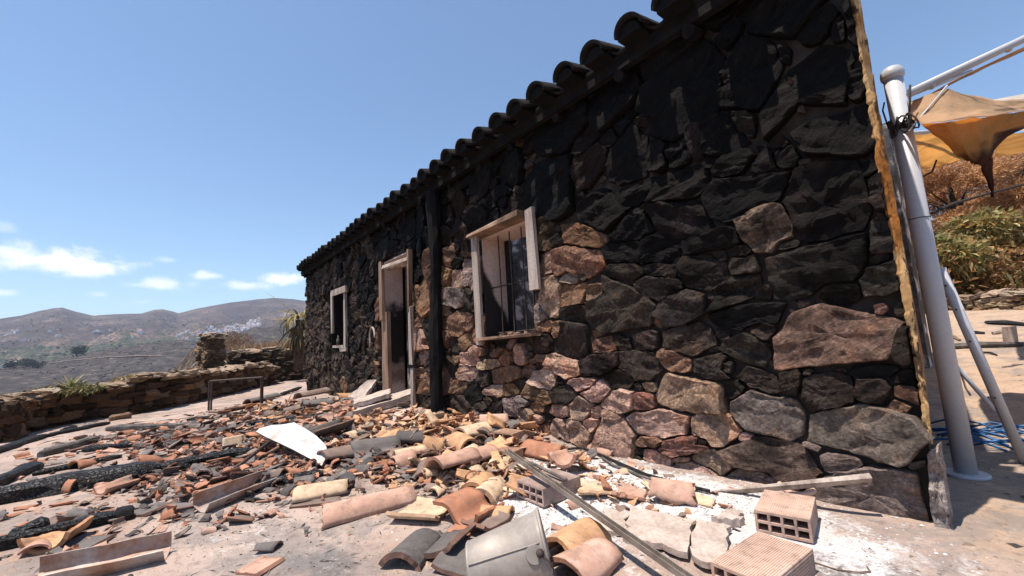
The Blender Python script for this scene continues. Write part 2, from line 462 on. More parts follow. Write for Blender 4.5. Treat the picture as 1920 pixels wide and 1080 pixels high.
CHAR = m_char()
SOOTBOARD = m_simple('soot_black_board', [(0.3, (0.006, 0.006, 0.006)), (0.8, (0.018, 0.016, 0.016))], 10, 0.9, 0.5, 0.01, spec=0.1)
OLDWOOD = m_simple('scorched_timber', [(0.3, (0.05, 0.03, 0.02)), (0.5, (0.21, 0.13, 0.085)), (0.65, (0.32, 0.215, 0.15)), (0.8, (0.42, 0.30, 0.225))], 5, 0.85, 0.4, 0.008, (1, 1, 0.2))
GREYWOOD = m_simple('weathered_grey_timber', [(0.3, (0.10, 0.075, 0.062)), (0.45, (0.30, 0.24, 0.20)), (0.6, (0.42, 0.35, 0.30)), (0.8, (0.52, 0.45, 0.40))], 5, 0.85, 0.4, 0.006, (3, 3, 0.4))
GREYBEAM = m_simple('grey_singed_beam', [(0.3, (0.035, 0.031, 0.03)), (0.6, (0.13, 0.115, 0.105)), (0.8, (0.26, 0.23, 0.205))], 9, 0.85, 0.6, 0.012)


def _ochre(t, p, c):
    n = t.noise(t.mapping(p, (14, 14, 1.6)), 1.0, 6, 0.65)
    k = t.noise(t.mapping(p, (25, 25, 7)), 1.0, 6, 0.7)
    c = t.mix(t.smooth(n, 0.42, 0.54), c, (0.28, 0.105, 0.018)); return t.mix(t.smooth(k, 0.50, 0.57), c, (0.05, 0.028, 0.015))


OCHRE = m_simple('ochre_plaster_edge', [(0.3, (0.30, 0.15, 0.05)), (0.55, (0.52, 0.33, 0.15)), (0.8, (0.58, 0.43, 0.27))], 7, 0.9, 0.5, 0.01, obj=False, extra=_ochre)


def _sootpl(t, p, c):
    s = t.node('ShaderNodeSeparateXYZ'); t.l.new(p, s.inputs[0])
    n = t.noise(p, 3.5, 6, 0.6)
    # smoke stain: two bands of soot with ragged borders, the lower one burnt brown
    k = t.math('ADD', s.outputs[2], t.math('MULTIPLY_ADD', n, 0.9, -0.45))
    band = t.math('MULTIPLY', t.smooth(k, 0.42, 0.62), t.smooth(k, 1.50, 1.26))
    c = t.mix(t.math('MULTIPLY', band, 0.97), c, (0.014, 0.012, 0.012))
    low = t.math('MULTIPLY', t.smooth(k, 0.62, 0.35), t.smooth(k, 0.05, 0.3))
    return t.mix(t.math('MULTIPLY', low, 0.75), c, (0.12, 0.05, 0.028))


PLASTER_DOOR = m_simple('smoke_stained_plaster', [(0.3, (0.54, 0.41, 0.35)), (0.6, (0.70, 0.55, 0.48)), (0.8, (0.75, 0.62, 0.56))], 3, 0.9, 0.2, 0.01, obj=False, extra=_sootpl)


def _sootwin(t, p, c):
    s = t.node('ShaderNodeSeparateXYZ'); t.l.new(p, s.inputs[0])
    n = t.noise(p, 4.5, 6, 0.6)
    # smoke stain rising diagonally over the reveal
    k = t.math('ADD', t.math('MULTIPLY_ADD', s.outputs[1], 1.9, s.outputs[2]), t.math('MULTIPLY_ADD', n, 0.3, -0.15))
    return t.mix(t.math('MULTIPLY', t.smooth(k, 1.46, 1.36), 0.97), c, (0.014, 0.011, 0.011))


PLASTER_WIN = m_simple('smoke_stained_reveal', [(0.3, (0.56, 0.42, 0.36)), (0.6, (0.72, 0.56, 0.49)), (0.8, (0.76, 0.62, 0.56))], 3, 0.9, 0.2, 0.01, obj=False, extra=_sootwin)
ROOMWALL = m_simple('sooty_room_plaster', [(0.3, (0.02, 0.018, 0.018)), (0.52, (0.10, 0.09, 0.085)), (0.6, (0.5, 0.45, 0.43)), (0.8, (0.68, 0.63, 0.61))], 4, 0.9, 0.5, 0.02, obj=False)
BLACKROOM = m_simple('dark_room_plaster', [(0.3, (0.008, 0.008, 0.008)), (0.8, (0.025, 0.022, 0.022))], 4, 0.95, 0.3, 0.01, obj=False)  # black in the colour stands in for the dark room behind the left window
IRON = m_simple('burnt_iron', [(0.3, (0.03, 0.022, 0.02)), (0.6, (0.075, 0.052, 0.046)), (0.8, (0.14, 0.095, 0.08))], 30, 0.7, 0.3, 0.003, metal=0.2)
RUSTGUT = m_simple('rusty_sheet_steel', [(0.3, (0.20, 0.075, 0.03)), (0.45, (0.34, 0.23, 0.18)), (0.6, (0.36, 0.32, 0.30)), (0.8, (0.46, 0.41, 0.38))], 6, 0.6, 0.3, 0.004, metal=0.15)
STEEL = m_simple('galvanised_steel', [(0.3, (0.22, 0.19, 0.165)), (0.6, (0.35, 0.31, 0.275)), (0.8, (0.43, 0.385, 0.34))], 6, 0.6, 0.1, 0.002, metal=0.25, spec=0.4, fa=0.5)
WHITEPIPE = m_simple('white_pole_paint', [(0.3, (0.40, 0.405, 0.43)), (0.68, (0.43, 0.435, 0.46)), (0.8, (0.33, 0.31, 0.30))], 5, 0.42, 0.03, 0.002, spec=0.5, fa=0.25)
WHITEPANEL = m_simple('white_tabletop_laminate', [(0.36, (0.36, 0.32, 0.28)), (0.5, (0.52, 0.51, 0.51)), (0.8, (0.55, 0.54, 0.54))], 5, 0.6, 0.05, 0.002)
PANEL_EDGE = m_simple('tabletop_edge', [(0.3, (0.10, 0.08, 0.07)), (0.8, (0.22, 0.18, 0.15))], 12, 0.8, 0.3, 0.003)
CONCRETE = m_simple('pale_concrete', [(0.3, (0.27, 0.21, 0.175)), (0.55, (0.41, 0.34, 0.295)), (0.8, (0.50, 0.43, 0.38))], 9, 0.9, 0.6, 0.012)
BRICK = m_tile()
BLUE = m_simple('blue_plastic', [(0.3, (0.01, 0.05, 0.14)), (0.8, (0.03, 0.16, 0.38))], 8, 0.5, 0.1, 0.002)
ROPE = m_simple('charred_rope', [(0.3, (0.012, 0.010, 0.010)), (0.8, (0.05, 0.045, 0.042))], 30, 0.9, 0.4, 0.003)
WHITEWASH = m_simple('whitewashed_wall', [(0.3, (0.66, 0.62, 0.6)), (0.8, (0.80, 0.78, 0.76))], 0.3, 0.9, 0.1, 0.01, fine=2)
REDROOF = m_simple('far_roof_tiles', [(0.3, (0.26, 0.13, 0.08)), (0.8, (0.40, 0.24, 0.16))], 0.8, 0.9, 0.2, 0.02, fine=3)
HOUSEHOLE = m_simple('far_dark_opening', [(0.3, (0.02, 0.02, 0.025)), (0.8, (0.05, 0.05, 0.055))], 1, 0.7, 0.1, 0.01)
LEAFMAT = m_attr('leaf_surface', 'Col', 0.55, 0.35)
CHIPMAT = m_attr('ash_and_chips', 'Col', 0.95, 0.0, 60)
SCRUBMAT = m_attr('far_scrub', 'Col', 0.95, 0.0, 0.2)
GROUND, TERRAIN = m_ground(), m_terrain()


def m_fabric():
    m, t, b = new_mat('scorched_sailcloth')
    gm = t.node('ShaderNodeNewGeometry'); p = gm.outputs['Position']
    at = t.node('ShaderNodeVertexColor', layer_name='Col')
    n = t.noise(p, 5, 7, 0.62, 0.4); f = t.noise(p, 120, 3, 0.6)
    c = t.mix(1.0, at.outputs['Color'], t.ramp(n, [(0.3, 0.72), (0.55, 1.0), (0.75, 1.12)]), 'MULTIPLY')
    c = t.mix(1.0, c, t.ramp(f, [(0.3, 0.9), (0.7, 1.08)]), 'MULTIPLY')
    t.put(b.inputs['Base Color'], c); b.inputs['Roughness'].default_value = 0.85
    t.put(b.inputs['Normal'], t.bump(n, 0.3, 0.02))
    tr = t.node('ShaderNodeBsdfTranslucent'); t.put(tr.inputs['Color'], t.mix(1.0, c, (1.0, 0.86, 0.60), 'MULTIPLY'))
    mx = t.node('ShaderNodeMixShader'); mx.inputs[0].default_value = 0.66
    t.l.new(b.outputs[0], mx.inputs[1]); t.l.new(tr.outputs[0], mx.inputs[2])
    o = [q for q in t.n if q.type == 'OUTPUT_MATERIAL'][0]; t.l.new(mx.outputs[0], o.inputs[0])
    return m


FABRIC = m_fabric()

# ================================================================== THE LAND
RIDGE = [(-60, 604), (0, 596), (40, 590), (70, 582), (100, 576), (118, 575), (140, 582), (175, 590), (215, 587), (265, 586), (290, 579), (305, 578), (322, 582),
         (335, 586), (370, 577), (430, 566), (480, 560), (512, 557), (550, 559), (575, 563), (640, 566), (720, 572), (830, 566), (960, 560)]
SPUR = [(-60, 690), (0, 683), (100, 675), (200, 655), (260, 646), (300, 641), (340, 638), (380, 640), (424, 640), (450, 625), (475, 613), (527, 613), (575, 615), (650, 618), (760, 630), (960, 640)]
_ra = np.array([azel(*p) for p in RIDGE]); _sa = np.array([azel(*p) for p in SPUR])
_ra[:, 0] %= 2 * pi; _sa[:, 0] %= 2 * pi
_ra = _ra[np.argsort(_ra[:, 0])]; _sa = _sa[np.argsort(_sa[:, 0])]


def terrain_z(a, r):
    a = np.mod(a, 2 * pi)
    x = r * np.cos(a); y = r * np.sin(a)
    er = np.interp(a, _ra[:, 0], _ra[:, 1], left=radians(5), right=radians(4)); es = np.interp(a, _sa[:, 0], _sa[:, 1], left=radians(1.5), right=radians(-0.2))
    RR, RS = 3300.0, 950.0
    zr = CAM[2] + RR * np.tan(er); zs = CAM[2] + RS * np.tan(es)
    zdip = np.minimum(-34.0, zs - 25)
    prof = np.interp(r, [0, 12, 60, 160, 420], [-0.9, -1.6, -4.6, -11, -24])
    # slope up the burnt spur, down behind it, then up to the ridge
    z = np.where(r < 420, prof, 0)
    t1 = sstep(r, 420, RS); z = np.where((r >= 420) & (r < RS), -24 + (zs + 24) * t1, z)
    t2 = sstep(r, RS, 1300); zb = np.minimum(zs - 6, 25)
    z = np.where((r >= RS) & (r < 1300), zs + (zb - zs) * t2, z)
    t3 = np.clip((r - 1300) / (RR - 1300), 0, 1); z = np.where((r >= 1300) & (r < RR), zb + (zr - zb) * t3 ** 1.25, z)
    z = np.where(r >= RR, zr - (r - RR) * 0.16, z)
    n = fbm(x / 330, y / 330, 21, 6, 0.55); n2 = fbm(x / 130, y / 130, 5, 4, 0.55)
    amp = np.interp(r, [100, 500, 900, 1000, 1400, 2400, 3250, 3300, 5000], [1.0, 8, 2, 3, 34, 105, 6, 4, 60])
    z = z - np.abs(n) * amp + n2 * amp * 0.35
    # stony burnt bank just beyond the terrace wall
    a1 = azel(285, 700)[0] % (2 * pi); a2 = azel(372, 640)[0] % (2 * pi); a3 = azel(430, 650)[0] % (2 * pi); a4 = azel(560, 640)[0] % (2 * pi)
    bz = np.interp(a, [a4 - 0.5, a4, a3, a2, a1, a1 + .06], [0.4, 1.0, 0.9, 2.4, -3.2, -5.0])
    tb = sstep(r, 16, 55) * (1 - sstep(r, 60, 150))
    z = z * (1 - tb) + (bz + 0.9 * fbm(x / 5, y / 5, 9, 4)) * tb
    # open hillside behind the house, at the height of the yard
    back = sstep(np.cos(a - radians(85)), cos(radians(52)), cos(radians(30)))
    z = z * (1 - back) + back * (np.interp(r, [0, 13, 17, 30, 5200], [-0.7, -0.3, 0.72, 1.6, 500]) + np.interp(r, [30, 60], [0, 1]) * 2 * fbm(x / 30, y / 30, 2, 3))
    return z


azs = np.concatenate([np.linspace(radians(140), radians(200), 620), np.linspace(radians(200.4), radians(499.6), 260)])
rs = np.concatenate([[0.5], np.geomspace(9, 5200, 185)])
A, RR_ = np.meshgrid(azs, rs)
ZT = terrain_z(A, RR_); XT = CAM[0] + RR_ * np.cos(A); YT = CAM[1] + RR_ * np.sin(A)
na, nr = len(azs), len(rs)
vid = np.arange(na * nr).reshape(nr, na)
q = np.stack([vid[:-1], vid[1:], np.roll(vid[1:], -1, 1), np.roll(vid[:-1], -1, 1)], -1).reshape(-1, 4)
me = mesh('terrain', np.stack([XT, YT, ZT], -1).reshape(-1, 3), q, TERRAIN, True)
rr = RR_.ravel(); aa = np.mod(A.ravel(), 2 * pi); xx, yy = XT.ravel(), YT.ravel()
gn = fbm(xx / 300, yy / 300, 41, 3)
green = sstep(rr, 1250, 1500) * (1 - sstep(rr, 1750, 2300)) * 0.75 + gn * 0.25
burn = sstep(rr, 160, 300) * (1 - sstep(rr, 1000, 1150)) * 0.85 + sstep(rr, 1800, 2600) * (0.18 + 0.5 * fbm(xx / 500, yy / 500, 77, 3))
near = 1 - sstep(rr, 90, 230)
setcol(me, 'Zone', np.clip(np.stack([green, burn, near], -1), 0, 1))
add('terrain', me, kind='structure')

# terrace floor --------------------------------------------------------------
WALLPX = [(-90, 848), (0, 830), (50, 812), (110, 798), (208, 782), (270, 773), (330, 762), (390, 749), (440, 738), (478, 727), (520, 719)]
WP = np.array([Z0(x, y, 0)[:2] for x, y in WALLPX])
gx = np.arange(-13.4, 4.5, 0.055); gy = np.arange(-5.5, 15.0, 0.055)
GX, GY = np.meshgrid(gx, gy)
GZ = gh(GX, GY)
vid = np.arange(GX.size).reshape(GX.shape)
cx, cy = (GX[:-1, :-1] + 0.03), (GY[:-1, :-1] + 0.03)
# keep only the floor on the house side of the low wall
o_ = np.argsort(WP[:, 1]); edge_x = np.interp(cy, WP[o_, 1], WP[o_, 0])
ok = (cx > edge_x - 0.35) & ~((cx < -9.2) & (cy > 2.2)) & ~((cy > 1.2) & (cx < -4.5)) | ((cy > 0.2) & (cy < 2.2) & (cx > -13.2))
q = np.stack([vid[:-1, :-1], vid[:-1, 1:], vid[1:, 1:], vid[1:, :-1]], -1)[ok]
used, inv = np.unique(q, return_inverse=True)
gv = np.stack([GX, GY, GZ], -1).reshape(-1, 3)[used]
me = mesh('ground', gv, inv.reshape(-1, 4), GROUND, True)
vx, vy = gv[:, 0], gv[:, 1]


def blob(cx, cy, rx, ry, ang=0):
    c, s = cos(ang), sin(ang); dx, dy = vx - cx, vy - cy
    return np.exp(-(((dx * c + dy * s) / rx) ** 2 + ((-dx * s + dy * c) / ry) ** 2))


ash = 1.1 * blob(-1.2, -0.38, 0.85, 0.27, -0.05) + 0.8 * blob(-1.75, -0.75, 0.35, 0.22) + 0.6 * blob(-0.95, -0.6, 0.25, 0.15) + 0.85 * blob(-1.35, -0.8, 0.4, 0.28) + 0.25 * blob(-2.3, -1.9, 0.5, 0.3)
soot = 0.75 * blob(-1.7, -1.75, 0.35, 0.22, 0.4) + 0.75 * blob(-0.45, -0.55, 0.35, 0.25) + 0.55 * blob(-4.5, -1.4, 1.6, 0.8, .3) + 0.5 * blob(-2.2, -1.0, 0.3, 0.18) + 0.5 * blob(-0.9, -0.85, .2, .12)
sand = sstep(vx, -0.5, -0.1) * sstep(vy, -0.6, 0.2) + sstep(vy, 0.4, 1.0) * sstep(vx, -3, -1)
setcol(me, 'Zone', np.clip(np.stack([ash, soot, np.clip(sand, 0, 0.85)], -1), 0, 1))
add('ground', me, kind='structure')
BUCKET = ((-1.155, -1.47, 0.080), (-1.015, -1.29, 0.125), 2.6, 1.9)

# ================================================================== THE STONE HOUSE
HX0, HX1, HTOP, WT = -9.64, -0.312, 2.40, 0.30
DOOR = (-5.52, -4.58, 0.0, 1.88); WIN = (-3.09, -2.45, 0.79, 1.69); LWIN = (-7.82, -7.04, 0.77, 1.77)
OPEN = [DOOR, WIN, LWIN]
house = empty('stone_house', (-5.0, 0.0, 0.0), 'burnt out single storey stone house with sooty rubble walls and a blackened tiled eave', 'house')
HO = Vector((-5.0, 0, 0))


def hpart(name, me, parent=None, loc=(0, 0, 0), **k):
    o = add(name, me, parent or house, loc, **k)
    if parent is None or parent is house:
        o.location = Vector(loc) - HO
    return o


# core of the walls -----------------------------------------------------------
mb = MB()
xs = sorted({HX0, HX1, *[q for o in OPEN for q in (o[0] - 0.015, o[1] + 0.015)]})
for i in range(len(xs) - 1):
    xm = (xs[i] + xs[i + 1]) / 2
    o = [q for q in OPEN if q[0] - 0.015 < xm < q[1] + 0.015]
    def cbox(z0, z1):
        xa, xb = xs[i], xs[i + 1]; xk = xb - (0.155 * WT + 0.012 if i == len(xs) - 2 else 0); ya, yc = 0.012, 0.012 + WT
        mb.add([(xa, ya, z0), (xb - (0.012 if i == len(xs) - 2 else 0), ya, z0), (xk, yc, z0), (xa, yc, z0), (xa, ya, z1), (xb - (0.012 if i == len(xs) - 2 else 0), ya, z1), (xk, yc, z1), (xa, yc, z1)],
               [(0, 3, 2, 1), (4, 5, 6, 7), (0, 1, 5, 4), (1, 2, 6, 5), (2, 3, 7, 6), (3, 0, 4, 7)])
    if not o:
        cbox(-0.15, HTOP)
    else:
        o = o[0]; cbox(o[3] + 0.015, HTOP)
        cbox(-0.15, o[2] - 0.015 if o[2] > 0.1 else 0.02)
wall = hpart('wall', mb.mesh('front_wall', MORTAR))
WLOC = wall.location + HO

# stones: (zoom origin, scale) then centre, width, height, lean, look
ZA, ZG, ZF, ZC, ZB, ZT1 = (1000, 320, 2.571), (1040, 560, 3.178), (1340, 540, 2.348), (780, 580, 4.909), (780, 380, 4.909), (1000, 0, 3.0)
ST = [
 (ZA, [(330,215,150,170,-30,'d'),(500,110,250,80,-30,'k'),(245,315,220,90,10,'b'),(215,440,220,120,-5,'b'),(480,290,210,110,-20,'k'),(700,220,250,170,0,'d'),
  (1000,120,380,190,-15,'k'),(1130,260,270,230,35,'B'),(1400,170,390,330,-45,'d'),(1680,100,120,160,0,'d'),(1690,310,110,190,0,'d'),(1350,470,450,240,-12,'d'),
  (1690,530,230,150,-10,'d'),(1230,360,140,45,-10,'d'),(870,345,270,90,-15,'d'),(610,390,170,150,0,'k'),(440,390,190,110,0,'k'),(440,500,150,100,0,'d'),(630,480,160,70,15,'d'),
  (600,570,230,110,-10,'d'),(820,500,190,190,-30,'d'),(1022,460,140,100,0,'d'),(970,580,270,120,-28,'d'),(710,660,290,130,-30,'d'),(420,670,290,240,15,'d'),(310,590,100,80,-20,'b'),
  (200,600,110,110,-10,'b'),(82,610,78,190,0,'T'),(58,300,80,160,0,'T'),(215,690,110,90,0,'d'),(190,820,180,160,-30,'d'),(340,840,130,80,0,'b'),(445,830,110,70,20,'d'),(540,820,150,100,0,'d'),
  (750,820,270,130,0,'d'),(1070,705,380,110,-5,'k'),(1025,855,220,130,5,'d'),(920,790,100,60,10,'d'),(1440,785,590,310,0,'B'),(1310,650,110,70,0,'d'),(1675,670,90,70,0,'b'),(1775,660,80,100,0,'d'),
  (1785,830,110,190,0,'d'),(150,940,160,95,20,'p'),(320,930,180,90,-15,'d'),(525,940,190,150,10,'d'),(680,920,180,100,30,'b'),(890,950,220,130,-10,'d'),(860,610,60,40,20,'d'),(870,860,70,30,-5,'p'),
  (1150,925,50,30,30,'p'),(600,730,80,40,40,'b')]),
 (ZG, [(790,562,410,235,12,'T'),(620,740,400,160,-3,'p'),(950,770,310,190,22,'P'),(390,610,190,150,-25,'p'),(545,610,120,120,0,'r'),(410,480,160,120,0,'d'),(265,560,170,105,-20,'p'),(170,508,150,75,0,'p'),
  (60,570,135,110,0,'d'),(172,655,130,130,0,'P'),(247,680,80,80,0,'p'),(345,692,125,65,15,'p'),(45,665,120,75,10,'p'),(140,785,190,110,35,'p'),(228,750,85,100,20,'p'),(360,815,260,220,20,'p'),(35,780,130,130,35,'P'),
  (565,850,160,65,5,'r'),(770,880,290,120,-12,'r'),(510,912,55,60,0,'p'),(620,938,170,80,15,'p'),(960,970,300,120,18,'P'),(752,957,110,40,0,'p'),(850,1012,240,60,15,'p'),(520,525,90,45,20,'b'),(30,490,80,50,0,'p'),(885,850,90,60,15,'r')]),
 (ZF, [(255,757,460,185,12,'B'),(185,832,270,90,10,'g'),(243,552,305,200,20,'h'),(660,640,510,250,12,'g'),(560,770,230,110,5,'g'),(700,915,540,290,12,'g'),(500,460,240,180,-5,'d'),(690,455,210,105,10,'d'),
  (860,472,180,75,10,'b'),(990,880,105,370,-4,'l'),(200,412,210,80,25,'d'),(340,415,85,130,0,'d'),(85,442,120,80,-20,'d'),(50,345,110,95,0,'d'),(555,372,60,50,0,'d'),(700,362,220,55,0,'k'),(845,390,120,60,0,'k'),
  (940,565,75,90,0,'d'),(890,775,90,45,-10,'g'),(420,370,50,40,0,'d'),(700,768,75,30,25,'l'),(925,845,50,60,30,'g'),(140,655,75,48,5,'p'),(435,697,90,28,20,'g')]),
 (ZC, [(400,140,150,200,0,'b'),(272,270,120,160,10,'b'),(510,130,90,150,0,'b'),(270,110,110,160,0,'b'),(375,325,120,120,0,'d'),(470,300,100,150,20,'b'),(560,385,130,100,0,'p'),(490,465,140,120,30,'p'),
  (370,460,120,75,10,'b'),(690,510,190,85,-10,'T'),(770,390,110,85,-10,'b'),(845,460,100,150,0,'b'),(972,430,130,170,0,'p'),(1060,420,70,65,0,'b'),(1145,460,120,80,0,'b'),(1180,312,170,150,10,'d'),(1200,150,140,105,0,'b'),
  (1312,205,110,160,0,'b'),(840,600,290,145,-8,'b'),(1050,572,115,120,0,'b'),(1192,640,230,215,0,'p'),(462,580,150,140,20,'p'),(270,650,105,200,0,'b'),(405,712,150,120,0,'b'),(640,640,120,140,0,'d'),(722,752,190,105,-10,'p'),
  (892,730,140,115,0,'b'),(1140,782,290,145,25,'b'),(545,770,140,200,0,'k'),(420,870,190,150,20,'d'),(612,900,105,110,0,'d'),(752,912,130,140,20,'d'),(900,912,140,190,0,'g'),(982,852,130,105,20,'g'),(1022,990,150,170,0,'P'),
  (562,960,120,110,30,'g'),(842,1022,90,100,0,'P'),(1130,1030,100,110,20,'p'),(1130,900,125,105,0,'b'),(50,90,90,160,0,'b'),(40,280,140,200,0,'p'),(90,440,90,120,0,'p'),(62,582,120,80,0,'b'),(52,720,150,140,20,'b'),(20,480,60,80,0,'d'),
  (1340,655,75,55,0,'p'),(1000,682,60,85,0,'b'),(650,832,45,70,-20,'p')]),
 (ZB, [(275,320,130,210,0,'b'),(425,250,110,170,0,'b'),(255,512,85,125,0,'b'),(380,422,65,120,0,'b'),(500,432,85,140,0,'b'),(270,672,118,165,0,'b'),(402,712,128,165,25,'p'),(495,650,95,225,0,'h'),(345,872,178,165,0,'h'),
  (237,842,66,125,0,'T'),(505,880,95,170,0,'d'),(382,562,105,85,0,'d'),(270,1012,118,115,0,'b'),(1215,562,125,215,0,'T'),(20,870,85,190,0,'b'),(20,1050,95,115,0,'b'),(40,420,60,180,0,'d')]),
 (ZT1, [(1700,745,480,240,-15,'d'),(1420,890,190,115,-20,'d'),(1150,930,270,110,-15,'d'),(1810,480,110,200,0,'d'),(1810,150,100,240,0,'d'),(1720,180,95,150,0,'d'),(1180,690,150,140,0,'h'),(920,790,110,210,0,'h'),
  (1120,460,130,120,0,'d'),(690,880,125,190,0,'d'),(1460,480,110,130,0,'d'),(1512,612,105,115,0,'d'),(1410,322,105,140,0,'d'),(660,690,110,90,0,'b')]),
]
PAL = {'d': ((0.062, 0.047, 0.039), 0.42), 'k': ((0.030, 0.027, 0.025), 0.62), 'b': ((0.215, 0.125, 0.080), 0.14), 'B': ((0.20, 0.132, 0.098), 0.32), 'p': ((0.45, 0.29, 0.222), -0.1),
       'P': ((0.37, 0.25, 0.195), 0.0), 'T': ((0.36, 0.24, 0.175), 0.0), 'r': ((0.26, 0.135, 0.10), 0.0), 'g': ((0.185, 0.148, 0.130), 0.06), 'h': ((0.23, 0.18, 0.155), 0.05), 'l': ((0.42, 0.36, 0.32), -0.2)}
seeds = []


def jac(px, py):
    e = 2.0; a, b = W(px + e, py) - W(px - e, py), W(px, py + e) - W(px, py - e)
    return np.array([[a[0], b[0]], [a[2], b[2]]]) / (2 * e)


for (ox, oy, s), lst in ST:
    for (x, y, w_, h_, an, lk) in lst:
        px, py = ox + x / s, oy + y / s
        c = W(px, py); a = radians(an); Rm = np.array([[cos(a), -sin(a)], [sin(a), cos(a)]])
        seeds.append((np.array([c[0], c[2]]), jac(px, py) @ Rm @ np.diag([w_ / 2 / s * 1.04, h_ / 2 / s * 1.04]), lk))


def metric(sd, P):
    v = np.abs((P - sd[0]) @ np.linalg.inv(sd[1]).T); return (v[..., 0] ** 2.9 + v[..., 1] ** 2.9) ** (1 / 2.9)


def free(p, k, sd_near, shrink=0.0):
    if not (HX0 + 0.04 < p[0] < HX1 - 0.04 and -0.02 < p[1] < HTOP): return False
    for o in OPEN:
        if o[0] - 0.05 < p[0] < o[1] + 0.05 and o[2] - 0.05 < p[1] < o[3] + 0.05: return False
    if not sd_near: return True
    return min(metric(s_, np.array([p]))[0] for s_ in sd_near) > k


for stage, k in ((1.0, 1.7), (0.72, 1.45), (0.45, 1.22), (0.28, 1.10), (0.17, 1.06)):
    for _ in range(1500 if stage > 0.4 else 1300):
        p = np.array([rng.uniform(HX0, HX1), rng.uniform(0, HTOP)])
        nearS = [s_ for s_ in seeds if abs(s_[0][0] - p[0]) < 1.0 and abs(s_[0][1] - p[1]) < 0.8]
        if not free(p, k, nearS): continue
        base = 0.17 if p[0] < -2.2 else 0.24
        if p[0] < -5.6: base = 0.135
        wv = base * stage * rng.uniform(0.7, 1.25) / 1.6; hv = wv * rng.uniform(0.55, 1.0)
        a = rng.normal(0, 0.5); Rm = np.array([[cos(a), -sin(a)], [sin(a), cos(a)]])
        ppx, ppy, _d = proj((p[0], 0, p[1]))
        if p[1] > 1.6: lk = random.choice('dk') if p[0] > -1.6 else random.choice('dkdkb' if p[0] > -6 else 'dkk')  # upper stones picked darker, deepening the eave's shade in their colour
        elif p[0] < -5.6: lk = random.choice('bddd') if (p[1] < 0.55) else random.choice('dddkk')
        elif p[0] < -2.0: lk = random.choice('bbddbbdh')
        else: lk = random.choice('ddb') if p[1] > 0.5 else random.choice('bgpd' if p[0] > -1 else 'pPb')
        seeds.append((p, Rm @ np.diag([wv * 1.5, hv * 1.5]), lk))

CS = np.array([s_[0] for s_ in seeds])


def stone_cell(i):
    c, Am, lk = seeds[i]
    big = np.sqrt(abs(np.linalg.det(Am)))
    nT = 44 if big > 0.09 else (30 if big > 0.05 else 20)
    th = np.linspace(0, 2 * pi, nT, endpoint=False) + 0.1
    dr = np.stack([np.cos(th), np.sin(th)], -1)
    dr = dr / ((np.abs(dr) ** 2.9).sum(-1) ** (1 / 2.9))[:, None]
    ss = np.linspace(0.25, 1.42, 48)
    P = c + ss[:, None, None] * (dr @ Am.T)[None]
    okm = np.ones(P.shape[:2], bool)
    reach = np.abs(Am).sum() * 1.5 + 0.75
    for j in np.where((np.abs(CS - c).max(1) < reach))[0]:
        if j != i: okm &= ss[:, None] <= metric(seeds[j], P) + 0.0
    for o in OPEN:
        okm &= ~((P[..., 0] > o[0] - 0.02) & (P[..., 0] < o[1] + 0.02) & (P[..., 1] > o[2] - 0.02) & (P[..., 1] < o[3] + 0.02))
    okm &= (P[..., 0] > HX0 + 0.005) & (P[..., 0] < np.where(P[..., 1] < 0.33, -0.286, HX1 - 0.004)) & (P[..., 1] > -0.12) & (P[..., 1] < HTOP - 0.01)
    first = np.where(okm.all(0), len(ss) - 1, np.argmin(okm, 0) - 1)
    sr = np.where(first < 0, 0.25, ss[np.maximum(first, 0)])
    ln = np.linalg.norm(dr @ Am.T, axis=1)
    sr = np.maximum(sr - rng.uniform(0.002, 0.006) / ln, 0.18)
    sr = sr * (1 + 0.05 * fbm(np.cos(th) * 2.2 + i, np.sin(th) * 2.2, i, 3))
    # stones have few, blunt corners: keep the strongest corners and straighten between them
    pl = [q for q in (dr * sr[:, None]) @ Am.T]
    keep = int(rng.integers(6, 10)) if big > 0.05 else int(rng.integers(5, 8))
    while len(pl) > keep:
        a_ = [abs((pl[k - 1][0] - pl[k][0]) * (pl[(k + 1) % len(pl)][1] - pl[k][1]) - (pl[k - 1][1] - pl[k][1]) * (pl[(k + 1) % len(pl)][0] - pl[k][0])) for k in range(len(pl))]
        pl.pop(int(np.argmin(a_)))
    pl = np.array(pl); nx_ = np.roll(pl, -1, 0); ln = np.linalg.norm(nx_ - pl, axis=1); res = []
    for k in range(len(pl)):
        m_ = max(1, int(round(nT * ln[k] / ln.sum())))
        for s_ in range(m_): res.append(pl[k] + (nx_[k] - pl[k]) * ((s_ + 0.18) / m_ if s_ == 0 and m_ > 1 else s_ / m_))
    pl = np.array(res)
    j_ = 0.0035 if big > 0.05 else 0.002
    pl = pl + j_ * np.stack([fbm(pl[:, 0] * 30, pl[:, 1] * 30 + i, 3, 2), fbm(pl[:, 0] * 30 + i, pl[:, 1] * 30, 4, 2)], -1) * 2
    cen = pl.mean(0)
    return pl, big, len(pl)


